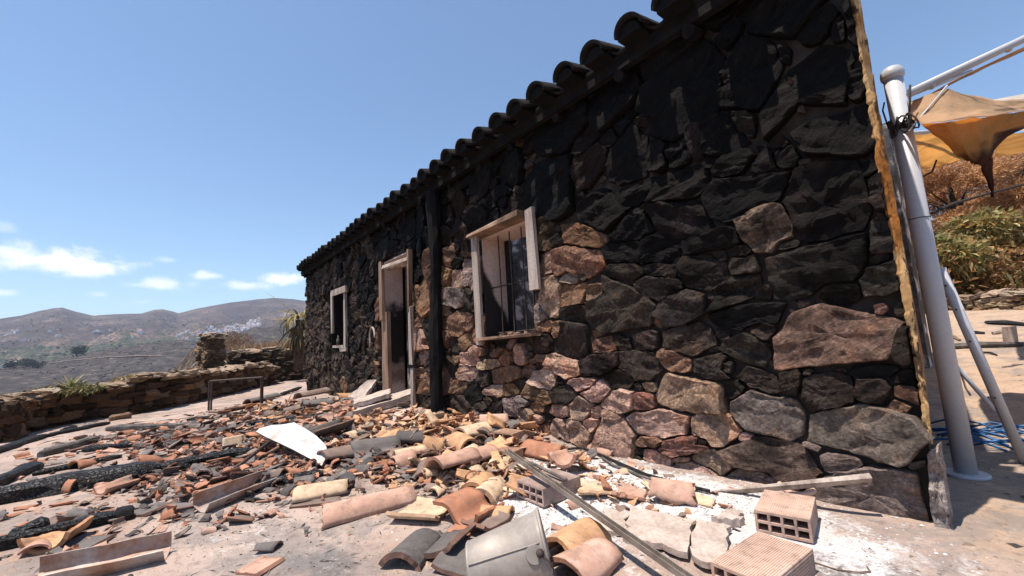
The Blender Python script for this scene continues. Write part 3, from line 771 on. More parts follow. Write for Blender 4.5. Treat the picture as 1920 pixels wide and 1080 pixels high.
def stone_mesh(i, poly, big, nT, name='stone'):
    prot = rng.uniform(0.020, 0.042) if big > 0.05 else rng.uniform(0.008, 0.028)
    tilt = rng.normal(0, 0.13, 2)
    prof = [(1.0, -0.8), (1.0, 0.60), (0.982, 0.90), (0.95, 1.0), (0.86, 1.0), (0.72, 1.0), (0.56, 1.0), (0.38, 1.0), (0.2, 1.0)]
    if big < 0.05: prof = [(1.0, -0.5), (1.0, 0.5), (0.95, 0.95), (0.65, 1.0), (0.25, 1.0)]
    vs = []
    lean = rng.uniform(-0.6, 0.6); cl, sl = cos(lean), sin(lean)
    for k, (s, d) in enumerate(prof):
        q = poly * s
        u, v = q[:, 0] * cl + q[:, 1] * sl, -q[:, 0] * sl + q[:, 1] * cl
        n = fbm(u * 9 + i * 3.1, v * 26 + i, 5, 4) * 0.017 + fbm(u * 6 + i, v * 6, 15, 3) * 0.006
        step = 0.007 * np.floor(4.2 * (vnoise(u * 3 + i, v * 18, 4)))
        f_ = min(max(d, 0), 1)
        y = -(d * prot + f_ * np.clip(n - 0.004 + step - 0.01 + q[:, 0] * tilt[0] + q[:, 1] * tilt[1] * 0.8, -0.03, 0.04))
        j = 0.006 * min(1, big / 0.1) if 0 < k < 4 else 0
        vs.append(np.stack([q[:, 0] + j * fbm(u * 25, v * 25 + i, 6, 2), y, q[:, 1] + j * fbm(u * 25, v * 25 + i, 7, 2)], -1))
    vs = np.concatenate(vs + [np.array([[0, vs[-1][:, 1].mean(), 0]])])
    fs = []
    for k in range(len(prof) - 1):
        for a in range(nT):
            b = (a + 1) % nT; fs.append((k * nT + a, (k + 1) * nT + a, (k + 1) * nT + b, k * nT + b))
    cN = len(vs) - 1; k = len(prof) - 1
    fs += [(k * nT + a, cN, k * nT + (a + 1) % nT) for a in range(nT)]
    return vs, [f[::-1] for f in fs]


cells = []
for i in range(len(seeds)):
    poly, big, nT = stone_cell(i)
    ar = 0.5 * abs(np.sum(poly[:, 0] * np.roll(poly[:, 1], -1) - np.roll(poly[:, 0], -1) * poly[:, 1]))
    if ar < 0.0006: continue
    p3 = (seeds[i][0][0], 0, seeds[i][0][1]); pp = proj(p3)
    vis = ar * (FPX / pp[2]) ** 2 * (2.186 / np.linalg.norm(np.array(p3) - CAM)) * (1 if -80 < pp[0] < 2000 and -80 < pp[1] < 1120 else 0.01)
    cells.append((vis, i, poly, big, nT))
cells.sort(key=lambda q: -q[0])
rest = MB()
for k, (vis, i, poly, big, nT) in enumerate(cells):
    vs, fs = stone_mesh(i, poly, big, nT)
    c = seeds[i][0]
    if k < 300:
        me = mesh('stone', vs, fs, STONE, True); me.set_sharp_from_angle(angle=radians(24))
        colr_, so = PAL[seeds[i][2]]; jt = rng.uniform(0.8, 1.2); hue = rng.normal(0, 0.04, 3)
        px_, py_, _d = proj((c[0], 0, c[1]))
        o = hpart('stone', me, wall, (c[0] - WLOC.x, 0, c[1] - WLOC.z))
        so += 0.75 * float(sstep(c[1], 1.2, 1.75)) * (0.55 + 0.45 * float(sstep(c[0], -4.2, -1.8) + sstep(-c[0], 5.4, 5.9))) + 0.4 * float(sstep(c[1], 1.75, 2.05)) + 0.12 * float(sstep(c[0], -1.9, -1.2) * sstep(c[1], 0.75, 1.0)) + 0.15 * float(sstep(-c[0], 5.6, 6.2))   # smoke soot under the eave, thickened to darken the eave's shade
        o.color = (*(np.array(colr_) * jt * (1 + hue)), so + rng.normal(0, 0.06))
    else:
        rest.add(vs + np.array([c[0] - WLOC.x, 0, c[1] - WLOC.z]), fs)
me = rest.mesh('small_stones', STONE, True); me.set_sharp_from_angle(angle=radians(24)); o = hpart('small_stones', me, wall); o['kind'] = 'stuff'; o.color = (0.085, 0.064, 0.052, 0.44)

# gable end, leaning back from the corner -------------------------------------
GD = np.array([-0.128, 0.992]); GD /= np.linalg.norm(GD); GN = np.array([GD[1], -GD[0]])
SL = math.tan(radians(15)); RZ = lambda y: 2.40 + (y + 0.14) * SL
P0 = np.array([HX1, 0.012])
mb = MB()
def gpt(t, off, z): return (P0[0] + GD[0] * t + GN[0] * off, P0[1] + GD[1] * t + GN[1] * off, z)
for (t0, t1) in ((WT + 0.002, 4.6),):
    v = [gpt(t0, -0.28, -0.15), gpt(t1, -0.28, -0.15), gpt(t1, -0.012, -0.15), gpt(t0, -0.012, -0.15), gpt(t0, -0.28, 2.44), gpt(t1, -0.28, 2.44), gpt(t1, -0.012, 2.44), gpt(t0, -0.012, 2.44)]
    mb.add(v, [(0, 1, 2, 3)[::-1], (4, 5, 6, 7), (0, 1, 5, 4)[::-1], (1, 2, 6, 5)[::-1], (2, 3, 7, 6)[::-1], (3, 0, 4, 7)[::-1]])
hpart('gable_wall', mb.mesh('gable_wall', MORTAR))
# plaster skin of the gable, its broken front edge proud of the corner stones
mb = MB(); NZ = 170
zs_ = np.linspace(0.29, 2.50, NZ)
out_ = 0.006 + 0.005 * fbm(zs_ * 26, zs_ * 0 + 3, 31, 4) + 0.004 * (np.mod(zs_ * 11.5, 1.0) - 0.5) + 0.012 * sstep(zs_, 0.2, 0.9)
inn = -0.004 - 0.022 * np.abs(fbm(zs_ * 16, zs_ * 0 + 8, 33, 4)) - 0.004 * sstep(zs_, 0.4, 1.0)
fr = -0.035 - 0.02 * fbm(zs_ * 5, zs_ * 0, 35, 3)
ring = []
for k in range(NZ):
    ring.append([gpt(fr[k] + 0.012, inn[k], zs_[k]), gpt(fr[k], (inn[k] + out_[k]) / 2, zs_[k]), gpt(fr[k] + 0.008, out_[k], zs_[k]), gpt(0.6, out_[k] * 0.4 + 0.002, zs_[k]), gpt(4.6, 0.004, zs_[k])])
vs = [q for r_ in ring for q in r_]
fs = [(k * 5 + a, k * 5 + a + 1, (k + 1) * 5 + a + 1, (k + 1) * 5 + a) for k in range(NZ - 1) for a in range(4)]
mb.add(vs, fs)
hpart('gable_plaster', mb.mesh('gable_plaster', OCHRE, False))
# left end and rear wall, partition between the rooms
def cross_wall(name, x, t, m_, dz):
    mb = MB(); ya, yb = 0.318, 4.585; za, zb = RZ(ya) + dz, RZ(yb) + dz; x0, x1 = x - t / 2, x + t / 2
    mb.add([(x0, ya, -0.15), (x1, ya, -0.15), (x1, yb, -0.15), (x0, yb, -0.15), (x0, ya, za), (x1, ya, za), (x1, yb, zb), (x0, yb, zb)], [(0, 3, 2, 1), (4, 5, 6, 7), (0, 1, 5, 4), (1, 2, 6, 5), (2, 3, 7, 6), (3, 0, 4, 7)])
    hpart(name, mb.mesh(name, m_))
cross_wall('end_wall', HX0 + 0.15, 0.30, MORTAR, 0.0)
mb = MB(); mb.box((-5.25, 4.74, 1.5), (8.78, 0.3, 3.3)); hpart('rear_wall', mb.mesh('rear_wall', ROOMWALL))
cross_wall('partition_wall', -5.35, 0.2, ROOMWALL, 0.0)

# door and windows --------------------------------------------------------------
def reveal(name, o, mat_l, mat_o, t=0.012, y0=0.0, y1=0.312, floor=True):
    x0, x1, z0, z1 = o; ym, d = (y0 + y1) / 2, y1 - y0
    e = 0.014
    mb = MB()
    mb.box((x0 - e / 2, ym, (z0 + z1) / 2), (e - .001, d, z1 - z0), mi=0)
    mb.box((x1 + e / 2, ym, (z0 + z1) / 2), (e - .001, d, z1 - z0), mi=1)
    mb.box(((x0 + x1) / 2, ym, z1 + e / 2), (x1 - x0 + 2 * e, d, e - .001), mi=1)
    if floor: mb.box(((x0 + x1) / 2, ym, z0 - e / 2), (x1 - x0 + 2 * e, d, e - .001), mi=1)
    return mb.mesh(name, [mat_l, mat_o])


window = hpart('window', reveal('window', WIN, PLASTER_WIN, PLASTER_WIN))
WO = window.location + HO
def wsub(name, mb_, m_, smooth=False): return hpart(name, mb_.mesh(name, m_, smooth), window, tuple(-WO))
mb = MB(); mb.plank(W(890, 436, -0.085), W(900.5, 647, -0.085), 0.085, 0.03, (0, -1, 0), jit=0.004); wsub('frame_board', mb, GREYWOOD)
mb = MB(); mb.plank(W(991.5, 391, -0.085), W(1004, 543, -0.085), 0.095, 0.035, (0, -1, 0), jit=0.004); wsub('frame_board', mb, GREYWOOD)
mb = MB(); mb.plank(W(903, 636, -0.06), W(1010, 627, -0.06), 0.15, 0.022, (0, 0, 1), jit=0.005); wsub('sill_board', mb, OLDWOOD)
mb = MB(); mb.plank((WIN[0] - .06, -0.045, 1.715), (WIN[1] + .05, -0.055, 1.725), 0.17, 0.035, (0, 0, 1), jit=0.006); wsub('lintel_board', mb, OLDWOOD)
mb = MB(); mb.box((WIN[0] + 0.035, 0.27, 1.24), (0.05, 0.05, 0.9)); wsub('charred_casing', mb, CHAR)
for xb in (-2.93, -2.77, -2.61, -2.49):
    mb = MB(); mb.tube([(xb, 0.06, 0.80), (xb + 0.004, 0.06, 1.25), (xb, 0.06, 1.69)], 0.0065, 6); wsub('bar', mb, IRON)
for zb in (0.825, 1.235):
    mb = MB(); mb.tube([(WIN[0], 0.075, zb), (WIN[1], 0.075, zb + 0.004)], 0.007, 6); wsub('cross_bar', mb, IRON)
for k in range(7):
    mb = MB(); c_ = (rng.uniform(-2.85, -2.5), rng.uniform(-0.1, 0.02), 0.808); mb.box(c_, (0.04, 0.025, 0.014), jit=0.004); wsub('debris_piece', mb, OLDWOOD)

lwin = hpart('window', reveal('window', LWIN, BLACKROOM, BLACKROOM))
LO = lwin.location + HO
def lsub(name, a, b, w_, t_=0.03, m_=GREYWOOD):
    mb = MB(); mb.plank(a, b, w_, t_, (0, -1, 0), jit=0.003); return hpart(name, mb.mesh(name, m_), lwin, tuple(-LO))
yb = -0.075
lsub('frame_board', W(622.5, 548, yb), W(624, 625, yb), 0.10); lsub('frame_board', W(646.5, 541, yb), W(648, 657, yb), 0.09)
lsub('frame_board', W(621, 551, yb - .032), W(649, 541, yb - .032), 0.10); lsub('frame_board', W(638, 655.5, yb - .032), W(650, 655, yb - .032), 0.06)
lsub('sill_board', W(625, 650, yb + .04), W(645, 649, yb + .04), 0.04)

door = hpart('doorway', reveal('doorway', DOOR, PLASTER_DOOR, PLASTER_DOOR, floor=False))
DO = door.location + HO
def dsub(name, a, b, w_, t_, m_):
    mb = MB(); mb.plank(a, b, w_, t_, (0, -1, 0), jit=0.005); return hpart(name, mb.mesh(name, m_), door, tuple(-DO))
dsub('jamb_post', W(714.5, 492, -0.07), W(718, 600, -0.07), 0.09, 0.05, OLDWOOD)
dsub('jamb_board', W(723, 585, -0.03), W(727, 732, -0.03), 0.20, 0.05, OLDWOOD)
dsub('jamb_post', W(767.5, 468, -0.075), W(769, 585, -0.075), 0.055, 0.05, OLDWOOD)
dsub('jamb_board', W(770, 575, -0.08), W(773, 684, -0.08), 0.055, 0.03, GREYWOOD)
dsub('jamb_board', W(774, 690, -0.07), W(775.5, 762, -0.07), 0.05, 0.03, GREYWOOD)
dsub('lintel_board', W(717, 502, -0.10), W(764, 484, -0.10), 0.045, 0.02, GREYWOOD)
dsub('lintel_board', W(728, 503, -0.05), W(766, 494, -0.05), 0.07, 0.05, OLDWOOD)

# roof: deck, rafters, one row of barrel tiles over the eave ---------------------
mb = MB(); th_ = radians(15)
Rm = np.array([[1, 0, 0], [0, cos(th_), -sin(th_)], [0, sin(th_), cos(th_)]])
dl = 1.75 / cos(th_)
mb.box(((HX0 + HX1 - 0.32) / 2, -0.115 + 1.75 / 2, 2.425 + 1.75 / 2 * SL), (HX1 - 0.32 - HX0, dl, 0.03), Rm)
dl2 = (4.85 - 1.64) / cos(th_)
mb.box(((HX0 - 5.25) / 2, 1.64 + (4.85 - 1.64) / 2, 2.425 + (1.755 + (4.85 - 1.64) / 2) * SL), (-5.25 - HX0, dl2, 0.03), Rm)
roof = hpart('roof', mb.mesh('roof', SOOTBOARD)); RO = roof.location + HO
for k in range(17):
    xr = -9.4 + k * 0.53 + rng.uniform(-.05, .05); r0 = rng.uniform(0.035, 0.05); e = rng.uniform(-0.12, -0.06)
    mb = MB(); mb.tube([(xr, e, 2.355 + e * SL), (xr, 0.4, 2.355 + 0.4 * SL), (xr, 1.55, 2.355 + 1.55 * SL)], [r0 * 0.8, r0, r0], 7, jit=0.06)
    hpart('rafter', mb.mesh('rafter', SOOTBOARD), roof, tuple(-RO))


# ------------------------------------------------------------------ clay tile shapes
def prof_barrel(r=0.085, a0=8, a1=172, n=11):
    a = np.radians(np.linspace(a1, a0, n)); return np.stack([r * np.cos(a), r * np.sin(a)], -1)


def prof_s():
    a = np.radians(np.linspace(178, 12, 9)); p = np.stack([-0.075 + 0.072 * np.cos(a), 0.072 * np.sin(a)], -1)
    return np.concatenate([p, [(0.02, 0.004), (0.05, 0.0), (0.09, 0.0), (0.125, 0.004), (0.137, 0.022)]])


def prof_pan():
    return np.array([(-0.11, 0.022), (-0.098, 0.004), (-0.07, 0), (-0.03, 0.0), (-0.024, 0.008), (-0.016, 0.0), (0.02, 0), (0.06, 0.002), (0.085, 0.012), (0.105, 0.032)])


def sheet(profile, L, th=0.014, cut=None, nu=7, seed=0, jag=0.0, taper=0.0, lip=0.0):
    """a fired sheet of the given cross profile, cut to the (broken) outline cut = four corners in (s, t)"""
    r_ = np.random.default_rng(seed); nv = len(profile)
    cut = np.array(cut if cut is not None else [(0, 0), (1, 0), (1, 1), (0, 1)], float)
    seg = np.concatenate([[0], np.cumsum(np.linalg.norm(np.diff(profile, axis=0), axis=1))]); seg /= seg[-1]
    u = np.linspace(0, 1, nv if cut is None else max(nv, 8)); v = np.linspace(0, 1, nu)
    U_, V_ = np.meshgrid(u, v)
    B = (cut[0] * ((1 - U_) * (1 - V_))[..., None] + cut[1] * (U_ * (1 - V_))[..., None] + cut[2] * (U_ * V_)[..., None] + cut[3] * ((1 - U_) * V_)[..., None])
    if jag:
        e = jag * (r_.random(U_.shape) - 0.5)
        bm_ = np.zeros(U_.shape); bm_[0, :] = bm_[-1, :] = bm_[:, 0] = bm_[:, -1] = 1
        B[..., 0] += e * bm_; B[..., 1] += jag * (r_.random(U_.shape) - 0.5) * bm_
    s = np.clip(B[..., 0], 0, 1); t = B[..., 1]
    X = np.interp(s, seg, profile[:, 0]); Zp = np.interp(s, seg, profile[:, 1])
    tg = np.gradient(profile, axis=0); tg /= np.linalg.norm(tg, axis=1)[:, None]
    nx, nz = np.interp(s, seg, -tg[:, 1]), np.interp(s, seg, tg[:, 0])
    if profile[0, 0] < profile[-1, 0]: pass
    k = 1 - taper * t
    hh = th / 2 + lip * np.clip(1 - t / 0.06, 0, 1)
    top = np.stack([(X + nx * hh) * k, (t - 0.5) * L, (Zp + nz * hh) * k], -1).reshape(-1, 3)
    bot = np.stack([(X - nx * th / 2) * k, (t - 0.5) * L, (Zp - nz * th / 2) * k], -1).reshape(-1, 3)
    n = U_.size; nc = U_.shape[1]; nr_ = U_.shape[0]
    idx = np.arange(n).reshape(U_.shape); fs = []; mi = []
    for i in range(nr_ - 1):
        for j in range(nc - 1):
            a, b, c, d = idx[i, j], idx[i, j + 1], idx[i + 1, j + 1], idx[i + 1, j]
            fs.append((a, b, c, d)); mi.append(0); fs.append((n + d, n + c, n + b, n + a)); mi.append(0)
    loop = list(idx[0, :]) + list(idx[1:, -1]) + list(idx[-1, -2::-1]) + list(idx[-2:0:-1, 0])
    for a, b in zip(loop, loop[1:] + loop[:1]):
        fs.append((b, a, n + a, n + b)); mi.append(1)
    return np.concatenate([top, bot]), fs, mi


def tile_mesh(name, *a, mats=None, **k):
    vs, fs, mi = sheet(*a, **k); me = mesh(name, vs, fs, mats or [TILE, TILE_E], True, mi)
    ed = np.array([m_ == 1 for m_ in mi]); sm = ~ed
    me.polygons.foreach_set('use_smooth', sm)
    for e in me.edges: pass
    return me


# eave tiles
cov = tile_mesh('roof_tile', prof_barrel(0.085, 2, 178, 13), 0.45, 0.016, nu=4, taper=0.12, mats=[SOOTCLAY, SOOTCLAY])
chn = tile_mesh('channel_tile', prof_barrel(0.088, 12, 168, 11) * np.array([1, -1]), 0.45, 0.015, nu=4, taper=0.05, mats=[SOOTCLAY, SOOTCLAY])
# mortar bedding that fills the mouth of each tile, and the black fascia behind
mb = MB(); an = np.linspace(0, pi, 11); pv_ = [(0.074 * cos(a), yy, 0.074 * sin(a) - 0.012) for yy in (0.0, 0.2) for a in an]
mb.add(pv_, [tuple(range(11))[::-1], tuple(range(11, 22))] + [(k_, k_ + 1, 12 + k_, 11 + k_) for k_ in range(10)] + [(0, 11, 21, 10)]); plug = mb.mesh('tile_bedding', SOOTBOARD)
mb = MB(); mb.box(((HX0 + HX1) / 2, -0.085, 2.415), (HX1 - HX0 - 0.05, 0.05, 0.115)); hpart('fascia', mb.mesh('fascia', SOOTBOARD), roof, tuple(-RO))
xt = HX1 + 0.06
k = 0
while xt > HX0 + 0.05:
    oy = rng.uniform(-0.03, 0.02)
    o = hpart('roof_tile', cov, roof, (xt - RO.x, -0.235 + 0.225 * cos(th_) + oy - RO.y, 2.452 + 0.225 * SL - RO.z), rot=(th_ + rng.normal(0, .02), rng.normal(0, .03), rng.normal(0, 0.03)), color=(0.035, 0.03, 0.028, 0.8))
    hpart('tile_bedding', plug, roof, (xt - RO.x, -0.222 + oy - RO.y, 2.448 - RO.z))
    o = hpart('channel_tile', chn, roof, (xt - 0.122 - RO.x, -0.14 + 0.225 * cos(th_) + rng.uniform(-0.03, 0.03) - RO.y, 2.525 + 0.225 * SL - RO.z), rot=(th_, rng.normal(0, .03), rng.normal(0, 0.02)), color=(0.035, 0.03, 0.028, 0.8))
    xt -= rng.uniform(0.232, 0.262); k += 1


# ================================================================== DRY STONE WALLS
def rock_mesh(seed, n=3, name='stone', mat=None, rough=0.16, smooth=True):
    """a unit block (1 x 1 x 1, base centred) of worn stone"""
    bm = bmesh.new(); bmesh.ops.create_cube(bm, size=1.0)
    bmesh.ops.subdivide_edges(bm, edges=bm.edges[:], cuts=n, use_grid_fill=True)
    r_ = np.random.default_rng(seed); sk = r_.normal(0, 0.12, (3, 3))
    for v in bm.verts:
        p = np.array(v.co); q_ = p / (np.abs(p * 2) ** 5).sum() ** (1 / 5)
        p = p * 0.45 + q_ * 0.55 * 0.98
        p = p + sk @ (p * 0.9) * 0.8
        nn = np.array([float(fbm(p[1] * 3 + seed, p[2] * 3, 3, 3)), float(fbm(p[0] * 3 + seed, p[2] * 3, 4, 3)), float(fbm(p[0] * 3, p[1] * 3 + seed, 5, 3))])
        v.co = p + rough * nn
    me = bpy.data.meshes.new(name); bm.to_mesh(me); bm.free(); me.materials.append(mat or STONE)
    me.polygons.foreach_set('use_smooth', np.full(len(me.polygons), smooth)); return me


ROCKS = [rock_mesh(s_, rough=0.27, smooth=False) for s_ in range(18)]
EARTH = [(0.24, 0.15, 0.09), (0.17, 0.10, 0.06), (0.30, 0.19, 0.115), (0.10, 0.066, 0.046), (0.36, 0.26, 0.18), (0.13, 0.085, 0.058)]


def put_rock(parent, porg, c, size, yaw, colr_, tilt=0.06, soot=-0.3, name='stone'):
    o = add(name, random.choice(ROCKS), parent, (c[0] - porg[0], c[1] - porg[1], c[2] - porg[2]), (rng.normal(0, tilt), rng.normal(0, tilt), yaw + random.choice((0, pi))), color=(*colr_, soot))
    o.scale = size; return o


def masonry(root, org, path, heights, thick, face_n, ls=(0.14, 0.34), hs=(0.07, 0.15), cap=True, cols=EARTH, core=True, soot=-0.3, capsize=1.0, z0=-0.06, smooth_rocks=False):
    """courses of single stones along the path, on the face looking along face_n, plus capping stones"""
    path = np.array(path); seg = np.linalg.norm(np.diff(path, axis=0), axis=1); cum = np.concatenate([[0], np.cumsum(seg)]); L = cum[-1]
    P_ = lambda s: np.array([np.interp(s, cum, path[:, 0]), np.interp(s, cum, path[:, 1])])
    H_ = lambda s: float(np.interp(s, cum, heights))
    T_ = lambda s: (P_(min(s + .05, L)) - P_(max(s - .05, 0))) / np.linalg.norm(P_(min(s + .05, L)) - P_(max(s - .05, 0)))
    z = z0; hmax = max(heights)
    while z < hmax - 0.05:
        h = rng.uniform(*hs); s = rng.uniform(-0.1, 0.05)
        while s < L:
            l = rng.uniform(*ls); sm = s + l / 2
            if 0 <= sm <= L and z + h * 0.7 < H_(sm) :
                t = T_(sm); n = np.array([t[1], -t[0]]); n = n if n @ face_n > 0 else -n
                d = min(thick * 0.6, rng.uniform(0.14, 0.22)); c = P_(sm) - n * (d / 2 - rng.uniform(0, 0.03))
                cc = np.array(random.choice(cols)) * rng.uniform(0.7, 1.15)
                put_rock(root, org, (c[0], c[1], z + h / 2 + rng.normal(0, 0.008)), (l * rng.uniform(0.86, 1.02), d, h * rng.uniform(0.85, 1.15)), atan2(t[1], t[0]) + rng.normal(0, 0.06), cc, 0.10, soot)
            s += l * 1.01
        z += h * 0.98
    if cap:
        for row in (0, 1):
            s = -0.05
            while s < L:
                l = rng.uniform(0.2, 0.42) * capsize; sm = min(s + l / 2, L); t = T_(sm); n = np.array([t[1], -t[0]]); n = n if n @ face_n > 0 else -n
                c = P_(sm) - n * (thick * (0.22 + 0.5 * row) + rng.normal(0, 0.02)); h = rng.uniform(0.05, 0.11)
                cc = np.array(random.choice(((0.50, 0.38, 0.28), (0.42, 0.31, 0.22), (0.54, 0.43, 0.33)))) * rng.uniform(0.8, 1.1)
                put_rock(root, org, (c[0], c[1], H_(sm) + rng.normal(-0.01, 0.028)), (l, thick * 0.62, h), atan2(t[1], t[0]) + rng.normal(0, 0.15), cc, 0.13, soot)
                s += l * 0.95
    if core:
        mb = MB(); N = 30
        for k in range(N):
            s0, s1 = L * k / N, L * (k + 1) / N
            v = []
            for s_ in (s0, s1):
                t = T_(s_); n = np.array([t[1], -t[0]]); n = n if n @ face_n > 0 else -n; p = P_(s_); hh = H_(s_) - 0.02
                for (off, zz) in ((0.05, -0.3), (thick, -0.3), (thick, hh), (0.05, hh)): v.append((p[0] - n[0] * off - org[0], p[1] - n[1] * off - org[1], zz - org[2]))
            mb.add(v, [(0, 1, 5, 4), (1, 2, 6, 5), (2, 3, 7, 6), (3, 0, 4, 7)] + ([(3, 2, 1, 0)] if k == 0 else []) + ([(4, 5, 6, 7)] if k == N - 1 else []))
        add('wall_core', mb.mesh('wall_core', EARTHCORE), root)


EARTHCORE = m_simple('earth_mortar', [(0.3, (0.05, 0.035, 0.025)), (0.6, (0.12, 0.085, 0.06)), (0.8, (0.2, 0.15, 0.11))], 8, 0.95, 0.6, 0.03, obj=False)

org = (WP[3][0], WP[3][1], 0.0)
lw = empty('terrace_wall', org, 'long low dry stone wall along the left edge of the terrace, overlooking the valley', 'wall')
masonry(lw, org, WP[1:], [0.42, 0.42, 0.43, 0.45, 0.50, 0.50, 0.50, 0.52, 0.54, 0.46], 0.42, np.array([1.0, 0.3]), (0.12, 0.42), (0.07, 0.19))
# end of the wall, lit by the sun
endp = [WP[1] + np.array([-0.40, 0.02]), WP[1] + np.array([0.0, 0.0])]
masonry(lw, org, endp, [0.42, 0.42], 0.2, np.array([0.2, -1.0]), (0.12, 0.22), (0.08, 0.13), cap=False, core=False)

# far wall with pillar -------------------------------------------------------------
def flat(x, y, dist):
    r = ray(x, y); t = dist / math.hypot(r[0], r[1]); return CAM + r * t
pa, pb = flat(425, 700, 14.2), flat(592, 690, 13.6)
org = (pa[0], pa[1], -0.2)
fwl = empty('garden_wall', org, 'stone wall with a pale coping running from the pillar to the house corner, in shade', 'wall')
masonry(fwl, org, [pa[:2], pb[:2]], [float(flat(425, 660, 14.2)[2]), float(flat(592, 653, 13.6)[2])], 0.35, np.array([0.9, -0.4]), (0.2, 0.45), (0.1, 0.18), cols=[(0.12, 0.085, 0.06), (0.17, 0.12, 0.085), (0.09, 0.065, 0.05)], capsize=1.4, z0=-0.5)
pc = flat(396, 700, 13.0); org = (pc[0], pc[1], 0.0)
pil = empty('stone_pillar', org, 'square masonry gate pillar of brown stones with a flat cap behind the terrace wall', 'pillar')
hw = 0.20; top = float(flat(396, 632, 13.0)[2]); yawp = radians(20)
ca, sa = cos(yawp), sin(yawp)
cor = [np.array([pc[0] + (ca * a - sa * b) * hw, pc[1] + (sa * a + ca * b) * hw]) for a, b in ((-1, -1), (1, -1), (1, 1), (-1, 1))]
for k in range(4):
    a, b = cor[k], cor[(k + 1) % 4]; n = (a + b) / 2 - pc[:2]
    masonry(pil, org, [a, b], [top, top], 0.3, n, (0.14, 0.30), (0.08, 0.15), cap=False, core=False, z0=-0.5, cols=[(0.34, 0.23, 0.145), (0.28, 0.18, 0.11), (0.40, 0.29, 0.20), (0.22, 0.14, 0.09)])
mb = MB(); mb.box((0, 0, top / 2 - 0.4), (hw * 1.75, hw * 1.75, top + 0.7), np.array([[ca, -sa, 0], [sa, ca, 0], [0, 0, 1]])); add('pillar_core', mb.mesh('pillar_core', EARTHCORE), pil)
for (dx, dy) in ((-0.11, -0.11), (0.11, -0.12), (-0.1, 0.11), (0.12, 0.11)):
    put_rock(pil, org, (pc[0] + ca * dx - sa * dy, pc[1] + sa * dx + ca * dy, top + 0.04), (0.25, 0.26, 0.09), yawp + rng.normal(0, .1), (0.40, 0.31, 0.23), 0.05)

# ochre wall of the yard on the far right, with retaining yard
rw0, rw1 = GM(1765, 583), GM(1915, 581)
ext = (rw1 - rw0); rw0 = rw0 - ext * 0.35; rw1 = rw1 + ext * 1.6
rz0 = float(gh(rw0[0], rw0[1])); org = (rw0[0], rw0[1], rz0)
rwl = empty('yard_wall', org, 'low pale yellow crazy stone wall in front of the scorched bushes', 'wall')
_m = GM(1840, 582); _d = float((_m - CAM) @ _f); hA = hB = float(D(1840, 554, _d)[2]); YD_ = _d
masonry(rwl, org, [rw0[:2], rw1[:2]], [hA, hB], 0.3, np.array([0.0, -1.0]), (0.14, 0.36), (0.09, 0.15), cols=[(0.55, 0.41, 0.26), (0.48, 0.34, 0.21), (0.60, 0.47, 0.33), (0.44, 0.29, 0.17)], z0=rz0 - 0.05, smooth_rocks=True)


# ================================================================== PLANTS
def leaf_cloud(centers, n, ln, wd, cols, droop=0.3, spread=None, seed=0, up=0.15, weights=None):
    """many single bent leaves spread through ellipsoids; returns verts, faces, colours"""
    r_ = np.random.default_rng(seed)
    centers = np.array(centers, float)   # x y z rx ry rz
    wts = weights if weights is not None else (centers[:, 3] * centers[:, 4] * centers[:, 5]) ** (2 / 3)
    ci = r_.choice(len(centers), n, p=np.array(wts) / np.sum(wts))
    d = r_.normal(size=(n, 3)); d /= np.linalg.norm(d, axis=1)[:, None]
    rad = r_.random(n) ** 0.33 * 0.55 + 0.45 * (r_.random(n) > 0.3)
    rad = np.minimum(rad, 1.02)
    p = centers[ci, :3] + d * centers[ci, 3:] * rad[:, None]
    ax = d * 0.7 + r_.normal(0, 0.6, (n, 3)); ax[:, 2] += up; ax /= np.linalg.norm(ax, axis=1)[:, None]
    side = np.cross(ax, r_.normal(size=(n, 3))); side /= np.linalg.norm(side, axis=1)[:, None]
    L = ln * r_.uniform(0.6, 1.3, n)[:, None]; w_ = wd * r_.uniform(0.7, 1.3, n)[:, None]
    dn = np.array([0, 0, -1.0]) * droop * L
    V = np.stack([p, p + ax * L * 0.45 + side * w_, p + ax * L + dn, p + ax * L * 0.45 - side * w_], 1).reshape(-1, 3)
    F = np.arange(n * 4).reshape(-1, 4)
    cl_n = fbm(p[:, 0] * 1.1 + seed, p[:, 2] * 1.3 + p[:, 1], seed + 3, 3) * 0.9 + r_.normal(0, 0.28, n) + 0.5
    cols = np.array(cols); k = np.clip(cl_n, 0, 0.999) * (len(cols) - 1)
    i0 = np.floor(k).astype(int); fr_ = (k - i0)[:, None]
    C = cols[i0] * (1 - fr_) + cols[np.minimum(i0 + 1, len(cols) - 1)] * fr_
    C = np.repeat(C * r_.uniform(0.7, 1.25, n)[:, None], 4, 0)
    return V, F, C


def leaf_obj(name, V, F, C, parent, loc, mat=LEAFMAT):
    me = mesh(name, V, F, mat, False); setcol(me, 'Col', C); return add(name, me, parent, loc)


def stem_obj(name, lines, parent, mat, org):
    mb = MB()
    for pts, r_ in lines: mb.tube([np.array(q) - np.array(org) for q in pts], r_, 6, jit=0.05)
    return add(name, mb.mesh(name, mat, True), parent)


BARK = m_simple('scorched_bark', [(0.3, (0.03, 0.024, 0.02)), (0.7, (0.12, 0.09, 0.07))], 9, 0.9, 0.6, 0.02)
GREENS = [(0.07, 0.075, 0.02), (0.21, 0.20, 0.06), (0.44, 0.40, 0.19), (0.46, 0.32, 0.13), (0.34, 0.16, 0.055)]
BROWNS = [(0.045, 0.042, 0.016), (0.13, 0.11, 0.045), (0.26, 0.13, 0.05), (0.33, 0.17, 0.07), (0.34, 0.235, 0.12)]


